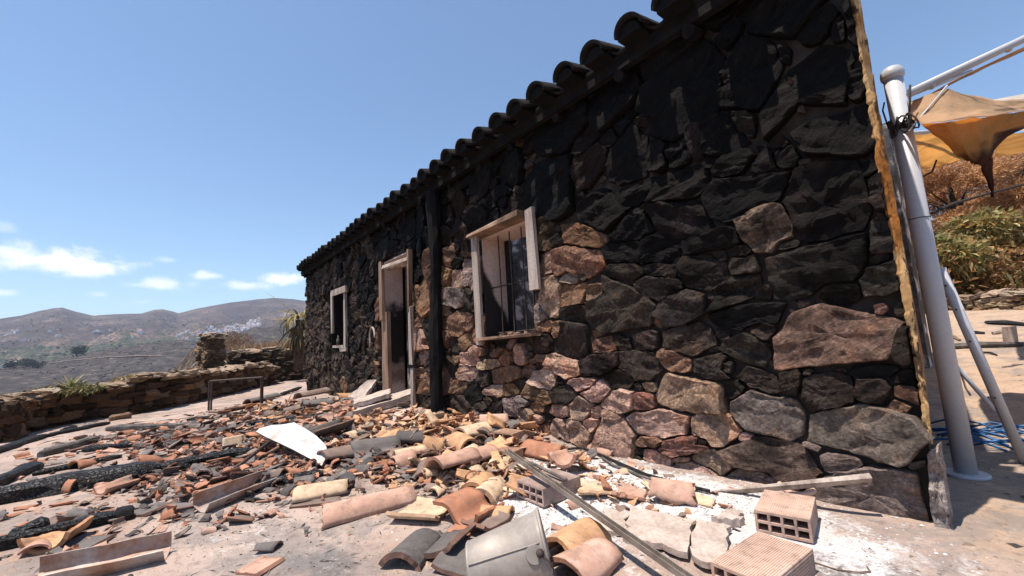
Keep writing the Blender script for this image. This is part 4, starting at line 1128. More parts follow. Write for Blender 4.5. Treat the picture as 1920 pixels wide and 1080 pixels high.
def bush(px0, px1, pytop, dist, label, cols, seed, n=5200, ln=0.19, wd=0.033):
    a, b = D(px0, 560, dist), D(px1, 560, dist); top = D((px0 + px1) / 2, pytop, dist)[2]
    c = (a + b) / 2; w_ = np.linalg.norm((b - a)[:2]); z0 = float(gh(c[0], min(c[1], 14)))
    base = (c[0], c[1], z0)
    t = empty('oleander_bush', base, label, 'bush', 'fire scorched bushes behind the yard wall')
    r_ = np.random.default_rng(seed); cs = []
    h = top - z0
    for k in range(9):
        x = r_.uniform(-0.42, 0.42) * w_; y = r_.uniform(-0.3, 0.5); zc = r_.uniform(0.25, 0.82) * h
        rr_ = r_.uniform(0.26, 0.42) * w_
        cs.append((x, y, min(zc, h - rr_ * 0.8), rr_, rr_ * 0.8, rr_ * r_.uniform(0.7, 1.0)))
    V, F, C = leaf_cloud(cs, n, ln, wd, cols, 0.25, seed=seed)
    ok = V.reshape(-1, 4, 3)[:, 0, 2] > 0.05
    V = V.reshape(-1, 4, 3)[ok].reshape(-1, 3); C = C.reshape(-1, 4, 3)[ok].reshape(-1, 3); F = np.arange(len(V)).reshape(-1, 4)
    leaf_obj('foliage', V, F, C, t, (0, 0, 0))
    lines = []
    for (x, y, z, *_r) in cs:
        lines.append(([(x * 0.25, y * 0.3, -0.1), (x * 0.6, y * 0.6, z * 0.5), (x, y, z)], [0.035, 0.025, 0.01]))
    stem_obj('stems', lines, t, BARK, (0, 0, 0))


bush(1690, 1800, 425, YD_ + 1.3, 'half green scorched bush directly right of the white pole, with narrow leaves', GREENS, 3)
bush(1775, 1880, 385, YD_ + 1.8, 'tall singed bush in mid row behind the yard wall, yellowish green on top', GREENS[1:] + [(0.20, 0.1, 0.04)], 5, 6500)
bush(1850, 1990, 370, YD_ + 1.5, 'browner singed bush at the right end of the row behind the yard wall', BROWNS[1:], 8, 6000)
bush(1700, 1990, 475, YD_ + 1.0, 'low dark singed hedge bush at the foot of the row behind the yard wall', BROWNS, 9, 5200)

# dead orange pines behind
def pine(px, py, dist, rpx, label, seed, cols, n=9000):
    c = D(px, py, dist); z0 = 0.9; R_ = rpx / FPX * dist
    t = empty('pine_tree', (c[0], c[1], z0), label, 'tree', 'scorched pines behind the yard')
    r_ = np.random.default_rng(seed); cs = []
    for k in range(26):
        d = r_.normal(size=3); d /= np.linalg.norm(d); rr_ = r_.uniform(0.2, 0.36) * R_
        cs.append((d[0] * R_ * 0.75, d[1] * R_ * 0.6, c[2] - z0 + d[2] * R_ * 0.6, rr_, rr_, rr_ * 0.8))
    V, F, C = leaf_cloud(cs, int(n * 3.6), 0.15, 0.013, cols, 0.05, seed=seed, up=0.3)
    leaf_obj('crown', V, F, C, t, (0, 0, 0))
    lines = [([(0, 0, -0.3), (0.1, 0, (c[2] - z0) * 0.5), (0, 0, c[2] - z0 + R_ * 0.4)], [0.22, 0.17, 0.05])]
    for (x, y, z, *_r) in cs[:14]: lines.append(([(0.05, 0, max(z - R_ * 0.5, 0.8)), (x * 0.5, y * 0.5, z - R_ * 0.12), (x, y, z)], [0.035, 0.022, 0.01]))
    stem_obj('trunk', lines, t, BARK, (0, 0, 0))


ORANGE = [(0.26, 0.12, 0.05), (0.50, 0.25, 0.10), (0.64, 0.38, 0.19), (0.72, 0.47, 0.27)]
pine(1785, 378, YD_ + 5.5, 108, 'pine with orange brown scorched needles behind the bushes and below the torn awning', 21, ORANGE, 14000)
pine(1910, 350, YD_ + 6.5, 105, 'second dead pine at the right edge of the view, darker brown needles', 22, [(0.08, 0.04, 0.02), (0.2, 0.1, 0.045), (0.34, 0.18, 0.085), (0.4, 0.26, 0.14)], 11000)


# yucca beside the far corner of the house
def blades(name, org, n, spec, mat, parent, cols, seed):
    r_ = np.random.default_rng(seed)
    for k in range(n):
        a, e, L, wd, dr, z0 = spec(r_, k)
        s = np.linspace(0, 1, 7); d = np.array([cos(a), sin(a)])
        hor = np.cumsum(np.cos(e - dr * s)) / 7 * L; ver = np.cumsum(np.sin(e - dr * s)) / 7 * L
        cen = np.stack([d[0] * hor, d[1] * hor, z0 + ver], -1); sd = np.array([-d[1], d[0], 0])
        wv = wd * np.array([0.8, 1, 1, 0.9, 0.7, 0.42, 0.03])
        V = np.concatenate([cen + sd * wv[:, None], cen - np.array([0, 0, 1]) * wv[:, None] * 0.45, cen - sd * wv[:, None]])
        F = []
        for i in range(6):
            for b in (0, 7): F.append((b + i, b + i + 1, b + i + 8, b + i + 7))
        me = mesh(name, V, F, mat, True); c = np.array(cols[r_.integers(len(cols))]) * r_.uniform(0.75, 1.2)
        setcol(me, 'Col', np.repeat(c[None] , len(V), 0)); add(name, me, parent)


yb_ = flat(561, 652, 12.9); yt = flat(553, 600, 12.9)
yu = empty('yucca_plant', (yb_[0], yb_[1], yb_[2] - 0.1), 'large drooping yellowish yucca with withered leaves at the far corner of the house', 'plant')
H_ = yt[2] - yb_[2] + 0.1
YC = [(0.34, 0.27, 0.09), (0.24, 0.2, 0.07), (0.40, 0.33, 0.17), (0.16, 0.12, 0.06), (0.10, 0.095, 0.04)]
blades('leaf', None, 30, lambda r_, k: (r_.uniform(0, 2 * pi), r_.uniform(0.2, 1.2), r_.uniform(0.7, 1.05), 0.035, r_.uniform(1.6, 3.2), H_ * r_.uniform(0.85, 1.0)), LEAFMAT, yu, YC, 4)
blades('leaf', None, 36, lambda r_, k: (r_.uniform(0, 2 * pi), r_.uniform(-1.2, -0.3), r_.uniform(0.6, 1.0), 0.04, r_.uniform(0.5, 1.2), H_ * r_.uniform(0.6, 1.0)), LEAFMAT, yu, [(0.3, 0.23, 0.11), (0.14, 0.1, 0.05), (0.07, 0.06, 0.03)], 5)
blades('leaf', None, 4, lambda r_, k: ((2.2, 0.3, 5.3, 4.6)[k], (0.9, 0.35, 0.1, 0.9)[k], 1.15, 0.035, 0.3, H_), LEAFMAT, yu, [(0.42, 0.34, 0.14)], 6)
stem_obj('trunk', [([(0, 0, -0.5), (0, 0, H_)], [0.14, 0.1])], yu, BARK, (0, 0, 0))

# withered plant growing over the terrace wall
ap = flat(132, 735, 8.35)
ag = empty('agave_plant', (ap[0], ap[1], 0.42), 'small half dry spiky plant growing on top of the terrace wall', 'plant')
blades('leaf', None, 60, lambda r_, k: (r_.uniform(0, 2 * pi), r_.uniform(0.2, 1.4), r_.uniform(0.12, 0.3), 0.012, r_.uniform(0.2, 1.2), 0.0), LEAFMAT, ag, [(0.34, 0.29, 0.14), (0.22, 0.23, 0.09), (0.42, 0.35, 0.24), (0.14, 0.15, 0.05)], 7)
V, F, C = leaf_cloud([(0.15, 0.1, 0.02, 0.28, 0.25, 0.07), (-0.1, -0.25, 0.02, 0.2, 0.2, 0.06)], 500, 0.05, 0.012, [(0.1, 0.11, 0.04), (0.3, 0.27, 0.12), (0.4, 0.32, 0.2)], 0.1, seed=3)
leaf_obj('foliage', V, F, C, ag, (0, 0, 0))
sp_ = flat(250, 715, 8.9)
V, F, C = leaf_cloud([(0, 0, 0.02, 0.2, 0.25, 0.05)], 300, 0.06, 0.012, [(0.1, 0.11, 0.04), (0.26, 0.2, 0.08), (0.3, 0.2, 0.1)], 0.1, seed=4)
o = leaf_obj('weed', V, F, C, None, (sp_[0], sp_[1], 0.48)); tag(o, 'patch of low brownish weed on the terrace wall right of the spiky plant', 'plant')

db = flat(437, 652, 22); V, F, C = leaf_cloud([(0, 0, 0.15, 0.9, 0.8, 0.62)], 3500, 0.12, 0.012, [(0.12, 0.07, 0.04), (0.24, 0.14, 0.085), (0.3, 0.19, 0.12)], 0, seed=6, up=0.6)
dbt = empty('dry_bush', (db[0], db[1], db[2] - 0.1), 'round dead brown bush just right of the stone pillar', 'bush'); leaf_obj('twigs', V, F, C, dbt, (0, 0, 0))
stem_obj('stems', [([(0, 0, -0.6), (0.2 * cos(k), 0.2 * sin(k), 0.1), (0.55 * cos(k), 0.55 * sin(k), 0.4)], [0.03, 0.02, 0.008]) for k in range(7)], dbt, BARK, (0, 0, 0))
# dry grass bank behind the garden wall
gb0, gb1 = flat(470, 655, 19), flat(575, 648, 17)
n = 5000; s = rng.random(n)[:, None]; p = gb0 * (1 - s) + gb1 * s + rng.normal(0, 0.5, (n, 3)) * np.array([1, 1, 0.05]); p[:, 2] += s[:, 0] * 0.1 - 0.1
dv = rng.normal(0, 0.5, (n, 3)); dv[:, 2] = 1; L_ = rng.uniform(0.1, 0.32, (n, 1)); sd = np.stack([rng.normal(size=n), rng.normal(size=n), np.zeros(n)], -1) * 0.012
V = np.stack([p - sd, p + sd, p + dv * L_], 1).reshape(-1, 3); F = np.arange(n * 3).reshape(-1, 3)
me = mesh('dry_grass', V, F, LEAFMAT); setcol(me, 'Col', np.repeat(np.array([(0.32, 0.2, 0.12), (0.4, 0.28, 0.18), (0.2, 0.12, 0.07)])[rng.integers(0, 3, n)], 3, 0))
add('dry_grass', me, kind='stuff')

# ================================================================== THE VALLEY
def terr(px, r):
    a = azel(px, 650)[0]; z = float(terrain_z(np.array([a]), np.array([float(r)]))[0]); return np.array([CAM[0] + r * cos(a), CAM[1] + r * sin(a), z])


def solve_r(px, py, r0, r1):
    """distance at which the terrain crosses the sight line through a pixel"""
    a, e = azel(px, py); rs_ = np.geomspace(r0, r1, 260)
    zz = terrain_z(np.full_like(rs_, a), rs_); ee = np.arctan2(zz - CAM[2], rs_)
    vis = np.maximum.accumulate(ee); k = np.where(ee >= e)[0]
    return float(rs_[k[0]]) if len(k) else None


# scrub and far trees: one mass of clumps
ico = bmesh.new(); bmesh.ops.create_icosphere(ico, subdivisions=1, radius=1.0); iv = np.array([v.co[:] for v in ico.verts]); if_ = np.array([[v.index for v in f.verts] for f in ico.faces]); ico.free()
Vs, Fs, Cs = [], [], []; nb = 0
a_lo, a_hi = radians(163), radians(196)
for k in range(15000):
    a = rng.uniform(a_lo, a_hi); r = math.exp(rng.uniform(math.log(230), math.log(3000)))
    dens = float(fbm(np.array([r * cos(a) / 160]), np.array([r * sin(a) / 160]), 55, 3)[0])
    if r < 1150 and rng.random() > 0.30: continue
    if dens < -0.12 and rng.random() > 0.15: continue
    z = float(terrain_z(np.array([a]), np.array([r]))[0])
    s = rng.uniform(0.9, 2.6) * (1 if r > 1100 else 0.45) * (1.15 if r > 2000 else 1.0) * (1.6 if 1150 < r < 1900 and rng.random() < .4 else 1); p = np.array([r * cos(a), CAM[1] + r * sin(a), z])
    v = iv * np.array([s * rng.uniform(.9, 1.5), s * rng.uniform(.9, 1.5), s * rng.uniform(.6, 1.0)]) * rng.uniform(0.7, 1.25, (len(iv), 1)) + p + np.array([0, 0, s * 0.3])
    gcol = random.choice([(0.03, 0.05, 0.025), (0.045, 0.065, 0.03), (0.06, 0.06, 0.035)]) if 1150 < r < 2300 else random.choice([(0.035, 0.032, 0.028), (0.07, 0.05, 0.04), (0.04, 0.045, 0.028)])
    Vs.append(v); Fs.append(if_ + nb); nb += len(iv); Cs.append(np.repeat(np.array(gcol)[None] * rng.uniform(.7, 1.3), len(iv), 0))
me = mesh('scrub', np.concatenate(Vs), np.concatenate(Fs), SCRUBMAT, True); setcol(me, 'Col', np.concatenate(Cs)); add('scrub', me, kind='stuff')


def far_house_mesh(w_, d_, h_, roof_, name='village_house'):
    mb = MB(); mb.box((0, 0, h_ / 2 - 1.0), (w_, d_, h_ + 2.0), mi=0)
    if roof_ == 'flat': mb.box((0, 0, h_ + 0.2), (w_ * 0.98 + .5, d_ + .4, 0.4), mi=0); mb.box((w_ * 0.2, 0, h_ + 1.2), (w_ * 0.3, d_ * 0.4, 1.6), mi=0)
    else:
        v = [(-w_ / 2 - .4, -d_ / 2 - .4, h_), (w_ / 2 + .4, -d_ / 2 - .4, h_), (w_ / 2 + .4, d_ / 2 + .4, h_), (-w_ / 2 - .4, d_ / 2 + .4, h_), (-w_ / 2 - .4, 0, h_ + 2.0), (w_ / 2 + .4, 0, h_ + 2.0)]
        mb.add(v, [(0, 1, 5, 4), (2, 3, 4, 5), (1, 2, 5), (3, 0, 4), (3, 2, 1, 0)], 1)
    for sx in (-0.28, 0.05, 0.3):
        for zz in ([h_ * 0.3] if h_ < 4.5 else [h_ * 0.25, h_ * 0.7]):
            mb.box((sx * w_, -d_ / 2 - 0.02, zz), (w_ * 0.09, 0.12, 1.4), mi=2); mb.box((w_ / 2 + 0.02, sx * d_, zz), (0.12, d_ * 0.09, 1.4), mi=2)
    return mb.mesh(name, [WHITEWASH, REDROOF, HOUSEHOLE])


HM = [far_house_mesh(9, 7, 5.6, 'flat'), far_house_mesh(11, 7, 3.4, 'flat'), far_house_mesh(8, 6, 6.2, 'gable'), far_house_mesh(13, 8, 5.5, 'flat'), far_house_mesh(9, 6, 3.2, 'gable')]
VG = 'white houses of the village on the far hillside'
def village(pxs, pys, n, label, r0=1000, r1=3200, sc=1.0, grp=VG):
    for k in range(n):
        u = rng.random(); px = pxs[0] + (pxs[1] - pxs[0]) * u; py = np.interp(u, [0, 1], pys[0]) + rng.normal(0, pys[1])
        r = solve_r(px, py, r0, r1)
        if r is None: continue
        p = terr(px, r); o = add('village_house', random.choice(HM), None, p, (0, 0, rng.uniform(-0.6, 0.6) + 2.9 + random.choice((0, pi / 2))), label=label, cat='house', group=grp)
        o.scale = (sc * rng.uniform(1.0, 1.5),) * 3
village((420, 488), ((625, 607), 4.0), 130, 'small white house in the dense village on the far hill, right above the stone pillar', 1150)
village((330, 425), ((632, 620), 4.5), 45, 'small pale house at the near end of the village, left of the stone pillar', 1150, grp='pale houses at the near end of the village')
village((150, 330), ((625, 628), 7), 10, 'lone white house among green trees in the middle of the valley', 1150, grp='lone white houses in the green valley')
village((0, 110), ((640, 632), 8), 6, 'pale house at the foot of the hills near the left edge', 1150, grp='pale houses at the foot of the left hills')
for (px, py, sc, lab) in ((30, 684, 0.8, 'white farmhouse with flat roof among dark trees in the valley at the left edge'), (8, 690, 0.6, 'ochre lit outbuilding left of the white farmhouse in the valley')):
    r = solve_r(px, py, 120, 1100)
    if r:
        p = terr(px, r); s = r / 900 * 1.3; o = add('farmhouse', HM[1], None, p, (0, 0, 2.9), label=lab, cat='house'); o.scale = (s * sc * 1.2, s * sc, s * sc)
r = solve_r(362, 652, 120, 1100)
if r:
    p = terr(362, r); o = add('farmhouse', HM[4], None, p, (0, 0, 3.1), label='low red roofed cottage on the burnt slope just left of the stone pillar', cat='house'); o.scale = (r / 900 * 1.1,) * 3


def far_tree(px, py, rpx, label, seed, col):
    r = solve_r(px, py, 120, 1200)
    if r is None: return
    p = terr(px, r); R_ = rpx / FPX * r
    t = empty('valley_tree', p, label, 'tree', 'dark trees in the valley'); cs = []
    r_ = np.random.default_rng(seed)
    for k in range(8): cs.append((r_.normal(0, .5) * R_, r_.normal(0, .5) * R_, R_ * r_.uniform(0.5, 1.1), R_ * .5, R_ * .5, R_ * .42))
    V, F, C = leaf_cloud(cs, 900, R_ * 0.22, R_ * 0.07, col, 0, seed=seed); leaf_obj('crown', V, F, C, t, (0, 0, 0))
    stem_obj('trunk', [([(0, 0, -1), (0, 0, R_ * 0.8)], R_ * 0.07)], t, BARK, (0, 0, 0))


DK = [(0.02, 0.03, 0.018), (0.035, 0.05, 0.025), (0.05, 0.06, 0.03)]
far_tree(145, 668, 9, 'round dark green tree standing alone on the burnt valley floor', 1, DK)
far_tree(22, 692, 6, 'dark tree in front of the white farmhouse', 2, DK); far_tree(52, 688, 7, 'dark tree just right of the white farmhouse', 3, DK)
far_tree(64, 690, 6, 'second dark tree right of the white farmhouse', 4, DK); far_tree(75, 690, 5, 'outermost dark tree right of the white farmhouse', 5, DK)
# pale track crossing the valley
trk = []
for px, py in ((95, 682), (125, 678), (170, 673), (215, 671), (260, 669), (310, 668)):
    r = solve_r(px, py, 120, 1100)
    if r: trk.append(terr(px, r))
if len(trk) > 3:
    tp = []
    for a, b in zip(trk[:-1], trk[1:]):
        for s in np.linspace(0, 1, 8, endpoint=False):
            q_ = a * (1 - s) + b * s; rr_ = math.hypot(q_[0] - CAM[0], q_[1] - CAM[1]); aa_ = atan2(q_[1] - CAM[1], q_[0] - CAM[0])
            tp.append(np.array([q_[0], q_[1], float(terrain_z(np.array([aa_]), np.array([rr_]))[0]) + 0.5]))
    V = []
    for p in tp:
        d = (p - CAM)[:2]; rr_ = np.linalg.norm(d); aa_ = atan2(d[1], d[0])
        for dr in (-3.0, 3.0):
            V.append(np.array([CAM[0] + (rr_ + dr) * cos(aa_), CAM[1] + (rr_ + dr) * sin(aa_), max(float(terrain_z(np.array([aa_]), np.array([rr_ + q_]))[0]) for q_ in (dr, 0)) + 0.9]))
    F = [(2 * i, 2 * i + 1, 2 * i + 3, 2 * i + 2) for i in range(len(tp) - 1)]
    add('dirt_track', mesh('dirt_track', V, F, m_simple('track_dirt', [(0.3, (0.20, 0.15, 0.11)), (0.8, (0.33, 0.25, 0.19))], 0.1, 0.95, 0.1, 0.01, fine=1)), kind='structure')

# the air ---------------------------------------------------------------------------
zlo, zhi = float(ZT.min()) - 1.5, float(ZT.max()) + 12
mb = MB(); mb.box((0, 0, (zlo + zhi) / 2), (11000, 11000, zhi - zlo))
hz_m = bpy.data.materials.new('valley_air'); hz_m.use_nodes = True; t_ = NT(hz_m.node_tree); t_.n.clear()
pv = t_.node('ShaderNodeVolumePrincipled'); pv.inputs['Color'].default_value = (0.62, 0.74, 1.0, 1); pv.inputs['Density'].default_value = HAZE
pv.inputs['Anisotropy'].default_value = 0.1
ov = t_.node('ShaderNodeOutputMaterial'); t_.l.new(pv.outputs[0], ov.inputs['Volume'])
add('haze', mb.mesh('haze', hz_m), kind='stuff')


# ================================================================== RIGHT SIDE: POLE AND TORN AWNING
pb_ = Z0(1812, 889, 0.012); pole_x, pole_y = pb_[0], pb_[1]
ptop = W(1665, 133, pole_y)[2]
pole = empty('white_pole', (pole_x, pole_y, 0), 'thick upright white pole with ball cap and round foot plate at the house corner', 'pole')
mb = MB(); mb.tube([(0, 0, 0.0), (0, 0, 0.9), (-0.004, 0, ptop - 0.06)], [0.040, 0.040, 0.040], 28); add('shaft', mb.mesh('shaft', WHITEPIPE, True), pole)
mb = MB(); n = 20; pr = [(0.01, -0.003), (0.041, 0.0), (0.048, 0.012), (0.050, 0.03), (0.046, 0.050), (0.034, 0.066), (0.016, 0.075), (0.001, 0.077)]
mb.tube([(-0.004, 0, ptop - 0.06 + z) for r_, z in pr], [max(r_, 0.001) for r_, z in pr], 24); add('ball_cap', mb.mesh('ball_cap', WHITEPIPE, True), pole)
mb = MB(); mb.tube([(0, 0, 0.008), (0, 0, 0.016), (0, 0, 0.020)], [0.08, 0.08, 0.075], 32); add('foot_plate', mb.mesh('foot_plate', WHITEPIPE, False), pole)
zj = W(1740, 407, pole_y)[2]
mb = MB(); mb.tube([(0, 0, zj - 0.002), (0, 0, zj + 0.002)], [0.0412, 0.0412], 28); add('joint_band', mb.mesh('joint_band', IRON, True), pole)

zr_ = W(1683, 243, pole_y)[2]
mb = MB()
for k in range(5):
    z = zr_ + (k - 2) * 0.008; mb.tube([(0.044 * cos(a), 0.044 * sin(a), z + 0.006 * sin(3 * a + k)) for a in np.linspace(0, 2 * pi, 22)], 0.005, 5)
for k in range(7):
    a0 = rng.uniform(3.2, 5.6); mb.tube([(0.046 * cos(a0) + 0.045 * sin(t) * cos(a0 + 1.2), 0.046 * sin(a0) - 0.03 * abs(sin(t)), zr_ + 0.045 * sin(t * 1.6 + k)) for t in np.linspace(0, 3.0, 9)], 0.0045, 5)
mb.tube([(0.03, -0.05, zr_ + 0.01), (0.045, -0.045, zr_ + 0.10), (0.056, -0.02, zr_ + 0.2)], 0.005, 5)
mb.tube([(-0.05, -0.03, zr_ + 0.01), (-0.062, -0.02, zr_ + 0.12), (-0.05, -0.02, zr_ + 0.16)], 0.004, 5)
o = add('rope_lashing', mb.mesh('rope_lashing', ROPE, True), None, (pole_x, pole_y, 0), label='charred black rope knotted around the top of the white pole', cat='rope')

# tube arm
ya0 = pole_y
a0 = W(1688, 183, pole_y - 0.01); a1 = D(1920, 73, 2.55); dv = (a1 - a0); a2 = a0 + dv * 3.2
arm = empty('sloping_tube', tuple(a0), 'white tube arm rising from the pole to the upper right, with bolted clamps', 'pole')
mb = MB(); mb.tube([(0, 0, 0), tuple(a2 - a0)], 0.022, 18); add('tube', mb.mesh('tube', WHITEPIPE, True), arm)
mb = MB(); mb.tube([tuple(dv * 0.08 + np.array([0, 0, -.012])), tuple(dv * 0.52 + np.array([0, 0, -0.040]))], 0.010, 10); add('inner_rod', mb.mesh('inner_rod', WHITEPIPE, True), arm)
for f_ in (0.22, 0.85):
    c_ = dv * f_ + np.array([0, -0.012, -0.022]); mb = MB(); mb.tube([c_ + np.array([0, 0.012, 0.006]), c_, c_ - np.array([0, 0.012, 0.006])], [0.016, 0.018, 0.009], 12); add('bolt', mb.mesh('bolt', WHITEPIPE, True), arm)
b0 = D(1694, 252, 2.75); b1 = D(1748, 247, 3.1); bb = b0 + (b1 - b0) * 5.0
rear = empty('horizontal_tube', tuple(b0), 'thinner white rail behind the pole carrying the rear sail', 'pole')
mb = MB(); mb.tube([(0, 0, 0), tuple(bb - b0)], 0.016, 14); add('tube', mb.mesh('tube', WHITEPIPE, True), rear)


def sail(name, rows, label, col_f, seed, nu=26, nv=16, wav=0.02, rag=(), cat='awning'):
    """cloth patch through a grid of (px, py, depth) control points"""
    R_ = np.array([[D(*c) for c in row] for row in rows])
    nr_, nc = R_.shape[:2]; U = np.linspace(0, nc - 1, nu); V_ = np.linspace(0, nr_ - 1, nv)
    P = np.zeros((nv, nu, 3))
    for i, v in enumerate(V_):
        i0 = min(int(v), nr_ - 2); fv = v - i0
        for j, u in enumerate(U):
            j0 = min(int(u), nc - 2); fu = u - j0
            P[i, j] = (R_[i0, j0] * (1 - fu) + R_[i0, j0 + 1] * fu) * (1 - fv) + (R_[i0 + 1, j0] * (1 - fu) + R_[i0 + 1, j0 + 1] * fu) * fv
    uu, vv = np.meshgrid(np.linspace(0, 1, nu), np.linspace(0, 1, nv))
    P += (_f * 1.0)[None, None] * (wav * fbm(uu * 5 + seed, vv * 4, seed, 4))[..., None] + np.array([0, 0, 1.0]) * (wav * 0.5 * fbm(uu * 9 + seed, vv * 3, seed + 9, 3))[..., None]
    if 'b' in rag: P[-1] += np.array([0, 0, 1]) * (0.02 * fbm(uu[-1] * 18, vv[-1], seed, 3))[:, None]
    if 'l' in rag: P[:, 0] += np.array([0.02, 0, 0]) * np.abs(fbm(vv[:, 0] * 14, uu[:, 0], seed, 3))[:, None]
    idx = np.arange(nu * nv).reshape(nv, nu)
    F = np.stack([idx[:-1, :-1], idx[:-1, 1:], idx[1:, 1:], idx[1:, :-1]], -1).reshape(-1, 4)
    org = P.reshape(-1, 3).mean(0)
    me = mesh(name, P.reshape(-1, 3) - org, F, FABRIC, True)
    C = np.array([[col_f(u, v) for u in np.linspace(0, 1, nu)] for v in np.linspace(0, 1, nv)]).reshape(-1, 3); setcol(me, 'Col', C)
    o = add(name, me, None, tuple(org)); md = o.modifiers.new('thickness', 'SOLIDIFY'); md.thickness = 0.002
    return tag(o, label, cat)


TAN, OCH_GLOW, SC = np.array((0.72, 0.54, 0.35)), np.array((0.66, 0.43, 0.17)), np.array((0.13, 0.05, 0.03))  # sunlight shining through the lower fold is put into its ochre colour
def singe(base, edge):
    def f(u, v):
        n = 0.5 * float(fbm(u * 6, v * 6, 71, 3)); k = min(max((edge(u, v) + n - 0.55) / 0.4, 0), 1); return base * (1 - k) + SC * k
    return f


sail('torn_awning', [[(1692, 196, 2.28), (1740, 178, 2.2), (1785, 152, 2.15), (1850, 120, 2.1), (1935, 80, 2.05)],
                     [(1693, 200, 2.28), (1740, 186, 2.2), (1780, 160, 2.16), (1850, 126, 2.11), (1935, 89, 2.06)]],
     'narrow scorched strip of cloth hanging along the underside of the white arm', singe(np.array((0.5, 0.38, 0.31)), lambda u, v: 0.25), 3, 24, 5, 0.006)
sail('torn_awning', [[(1693, 197, 2.28), (1735, 180, 2.2), (1776, 168, 2.15), (1822, 178, 2.15), (1870, 189, 2.2), (1940, 188, 2.3)],
                     [(1694, 212, 2.22), (1735, 214, 2.12), (1776, 212, 2.05), (1822, 208, 2.05), (1870, 205, 2.1), (1940, 197, 2.2)],
                     [(1706, 222, 2.2), (1735, 232, 2.02), (1776, 226, 1.95), (1822, 221, 1.95), (1870, 216, 2.0), (1940, 206, 2.1)]],
     'upper sunlit fold of the torn tan sail, fixed below the white arm', singe(TAN, lambda u, v: 0.75 - 3.2 * v if u < 0.75 else 0.55), 11, 36, 14, 0.02, 'l')
sail('torn_awning', [[(1728, 232, 2.02), (1776, 227, 1.95), (1822, 222, 1.95), (1870, 217, 2.0), (1945, 206, 2.1)],
                     [(1755, 258, 2.05), (1790, 254, 2.0), (1830, 246, 2.0), (1875, 236, 2.05), (1945, 224, 2.15)],
                     [(1785, 285, 2.1), (1808, 280, 2.05), (1842, 270, 2.05), (1868, 250, 2.07), (1945, 236, 2.18)],
                     [(1800, 296, 2.12), (1822, 306, 2.1), (1845, 310, 2.08), (1862, 300, 2.08), (1872, 248, 2.12)]],
     'lower ochre fold of the torn sail, burnt to a ragged brown tip', singe(OCH_GLOW, lambda u, v: 1.5 * v * v * (0.4 + u) - 0.1), 17, 32, 22, 0.018, 'b')
sail('torn_awning', [[(1838, 300, 2.09), (1848, 302, 2.08), (1862, 296, 2.08)], [(1845, 325, 2.09), (1852, 325, 2.08), (1860, 322, 2.08)], [(1855, 345, 2.09), (1858, 350, 2.08), (1862, 347, 2.08)], [(1860, 366, 2.09), (1862, 372, 2.08), (1864, 366, 2.08)]],
     'charred black tatter dangling from the tip of the ochre sail', lambda u, v: SC * (1.2 - 0.8 * v), 23, 8, 16, 0.01, 'b')
sail('torn_awning', [[(1702, 256, 2.70), (1725, 252, 2.72), (1750, 250, 2.75), (1800, 262, 2.8), (1840, 280, 2.85)],
                     [(1705, 290, 3.1), (1730, 285, 3.15), (1760, 282, 3.2), (1805, 285, 3.2), (1840, 290, 3.1)],
                     [(1709, 322, 3.5), (1735, 317, 3.55), (1765, 311, 3.6), (1800, 301, 3.5), (1840, 296, 3.3)]],
     'pale tan rear sail with a scalloped burnt hem, behind the white pole', singe(np.array((0.76, 0.62, 0.45)), lambda u, v: max(0.75 - 9 * u, 1.35 * v - 0.75)), 29, 30, 16, 0.02, 'lb')
WT_ = np.array((0.78, 0.76, 0.74))
sail('canopy_roof', [[(1856, 188, 8.2), (1890, 182, 8.2), (1960, 168, 8.2), (2500, 60, 8.2)], [(1870, 192, 7.0), (1895, 189, 7.0), (1960, 182, 7.0), (2500, 120, 7.0)]],
     'bright white roof edge of another canopy above the torn sail', lambda u, v: WT_, 31, 12, 6, 0.01, cat='canopy')
sail('canopy_roof', [[(1790, 246, 5.4), (1868, 244, 5.4), (1900, 237, 5.4), (1970, 234, 5.4), (2500, 200, 5.4)], [(1790, 254, 4.6), (1868, 252, 4.6), (1900, 247, 4.6), (1970, 240, 4.6), (2500, 215, 4.6)]],
     'white canopy edge showing under the torn sail at the right', lambda u, v: WT_, 37, 12, 6, 0.02, cat='canopy')
sail('canopy_roof', [[(1866, 256, 3.0), (1900, 250, 3.0), (1970, 244, 3.0), (2400, 190, 3.0)], [(1866, 272, 3.3), (1900, 268, 3.3), (1970, 262, 3.3), (2400, 215, 3.3)], [(1866, 284, 3.7), (1905, 279, 3.7), (1970, 276, 3.7), (2400, 235, 3.7)], [(1868, 296, 4.1), (1890, 290, 4.1), (1940, 281, 4.1), (2400, 250, 4.1)]],
     'cream canopy with a scorched lower edge at the right edge of the view', singe(np.array((0.62, 0.5, 0.36)), lambda u, v: 1.3 * v - 0.75), 41, 18, 14, 0.02, 'b', cat='canopy')

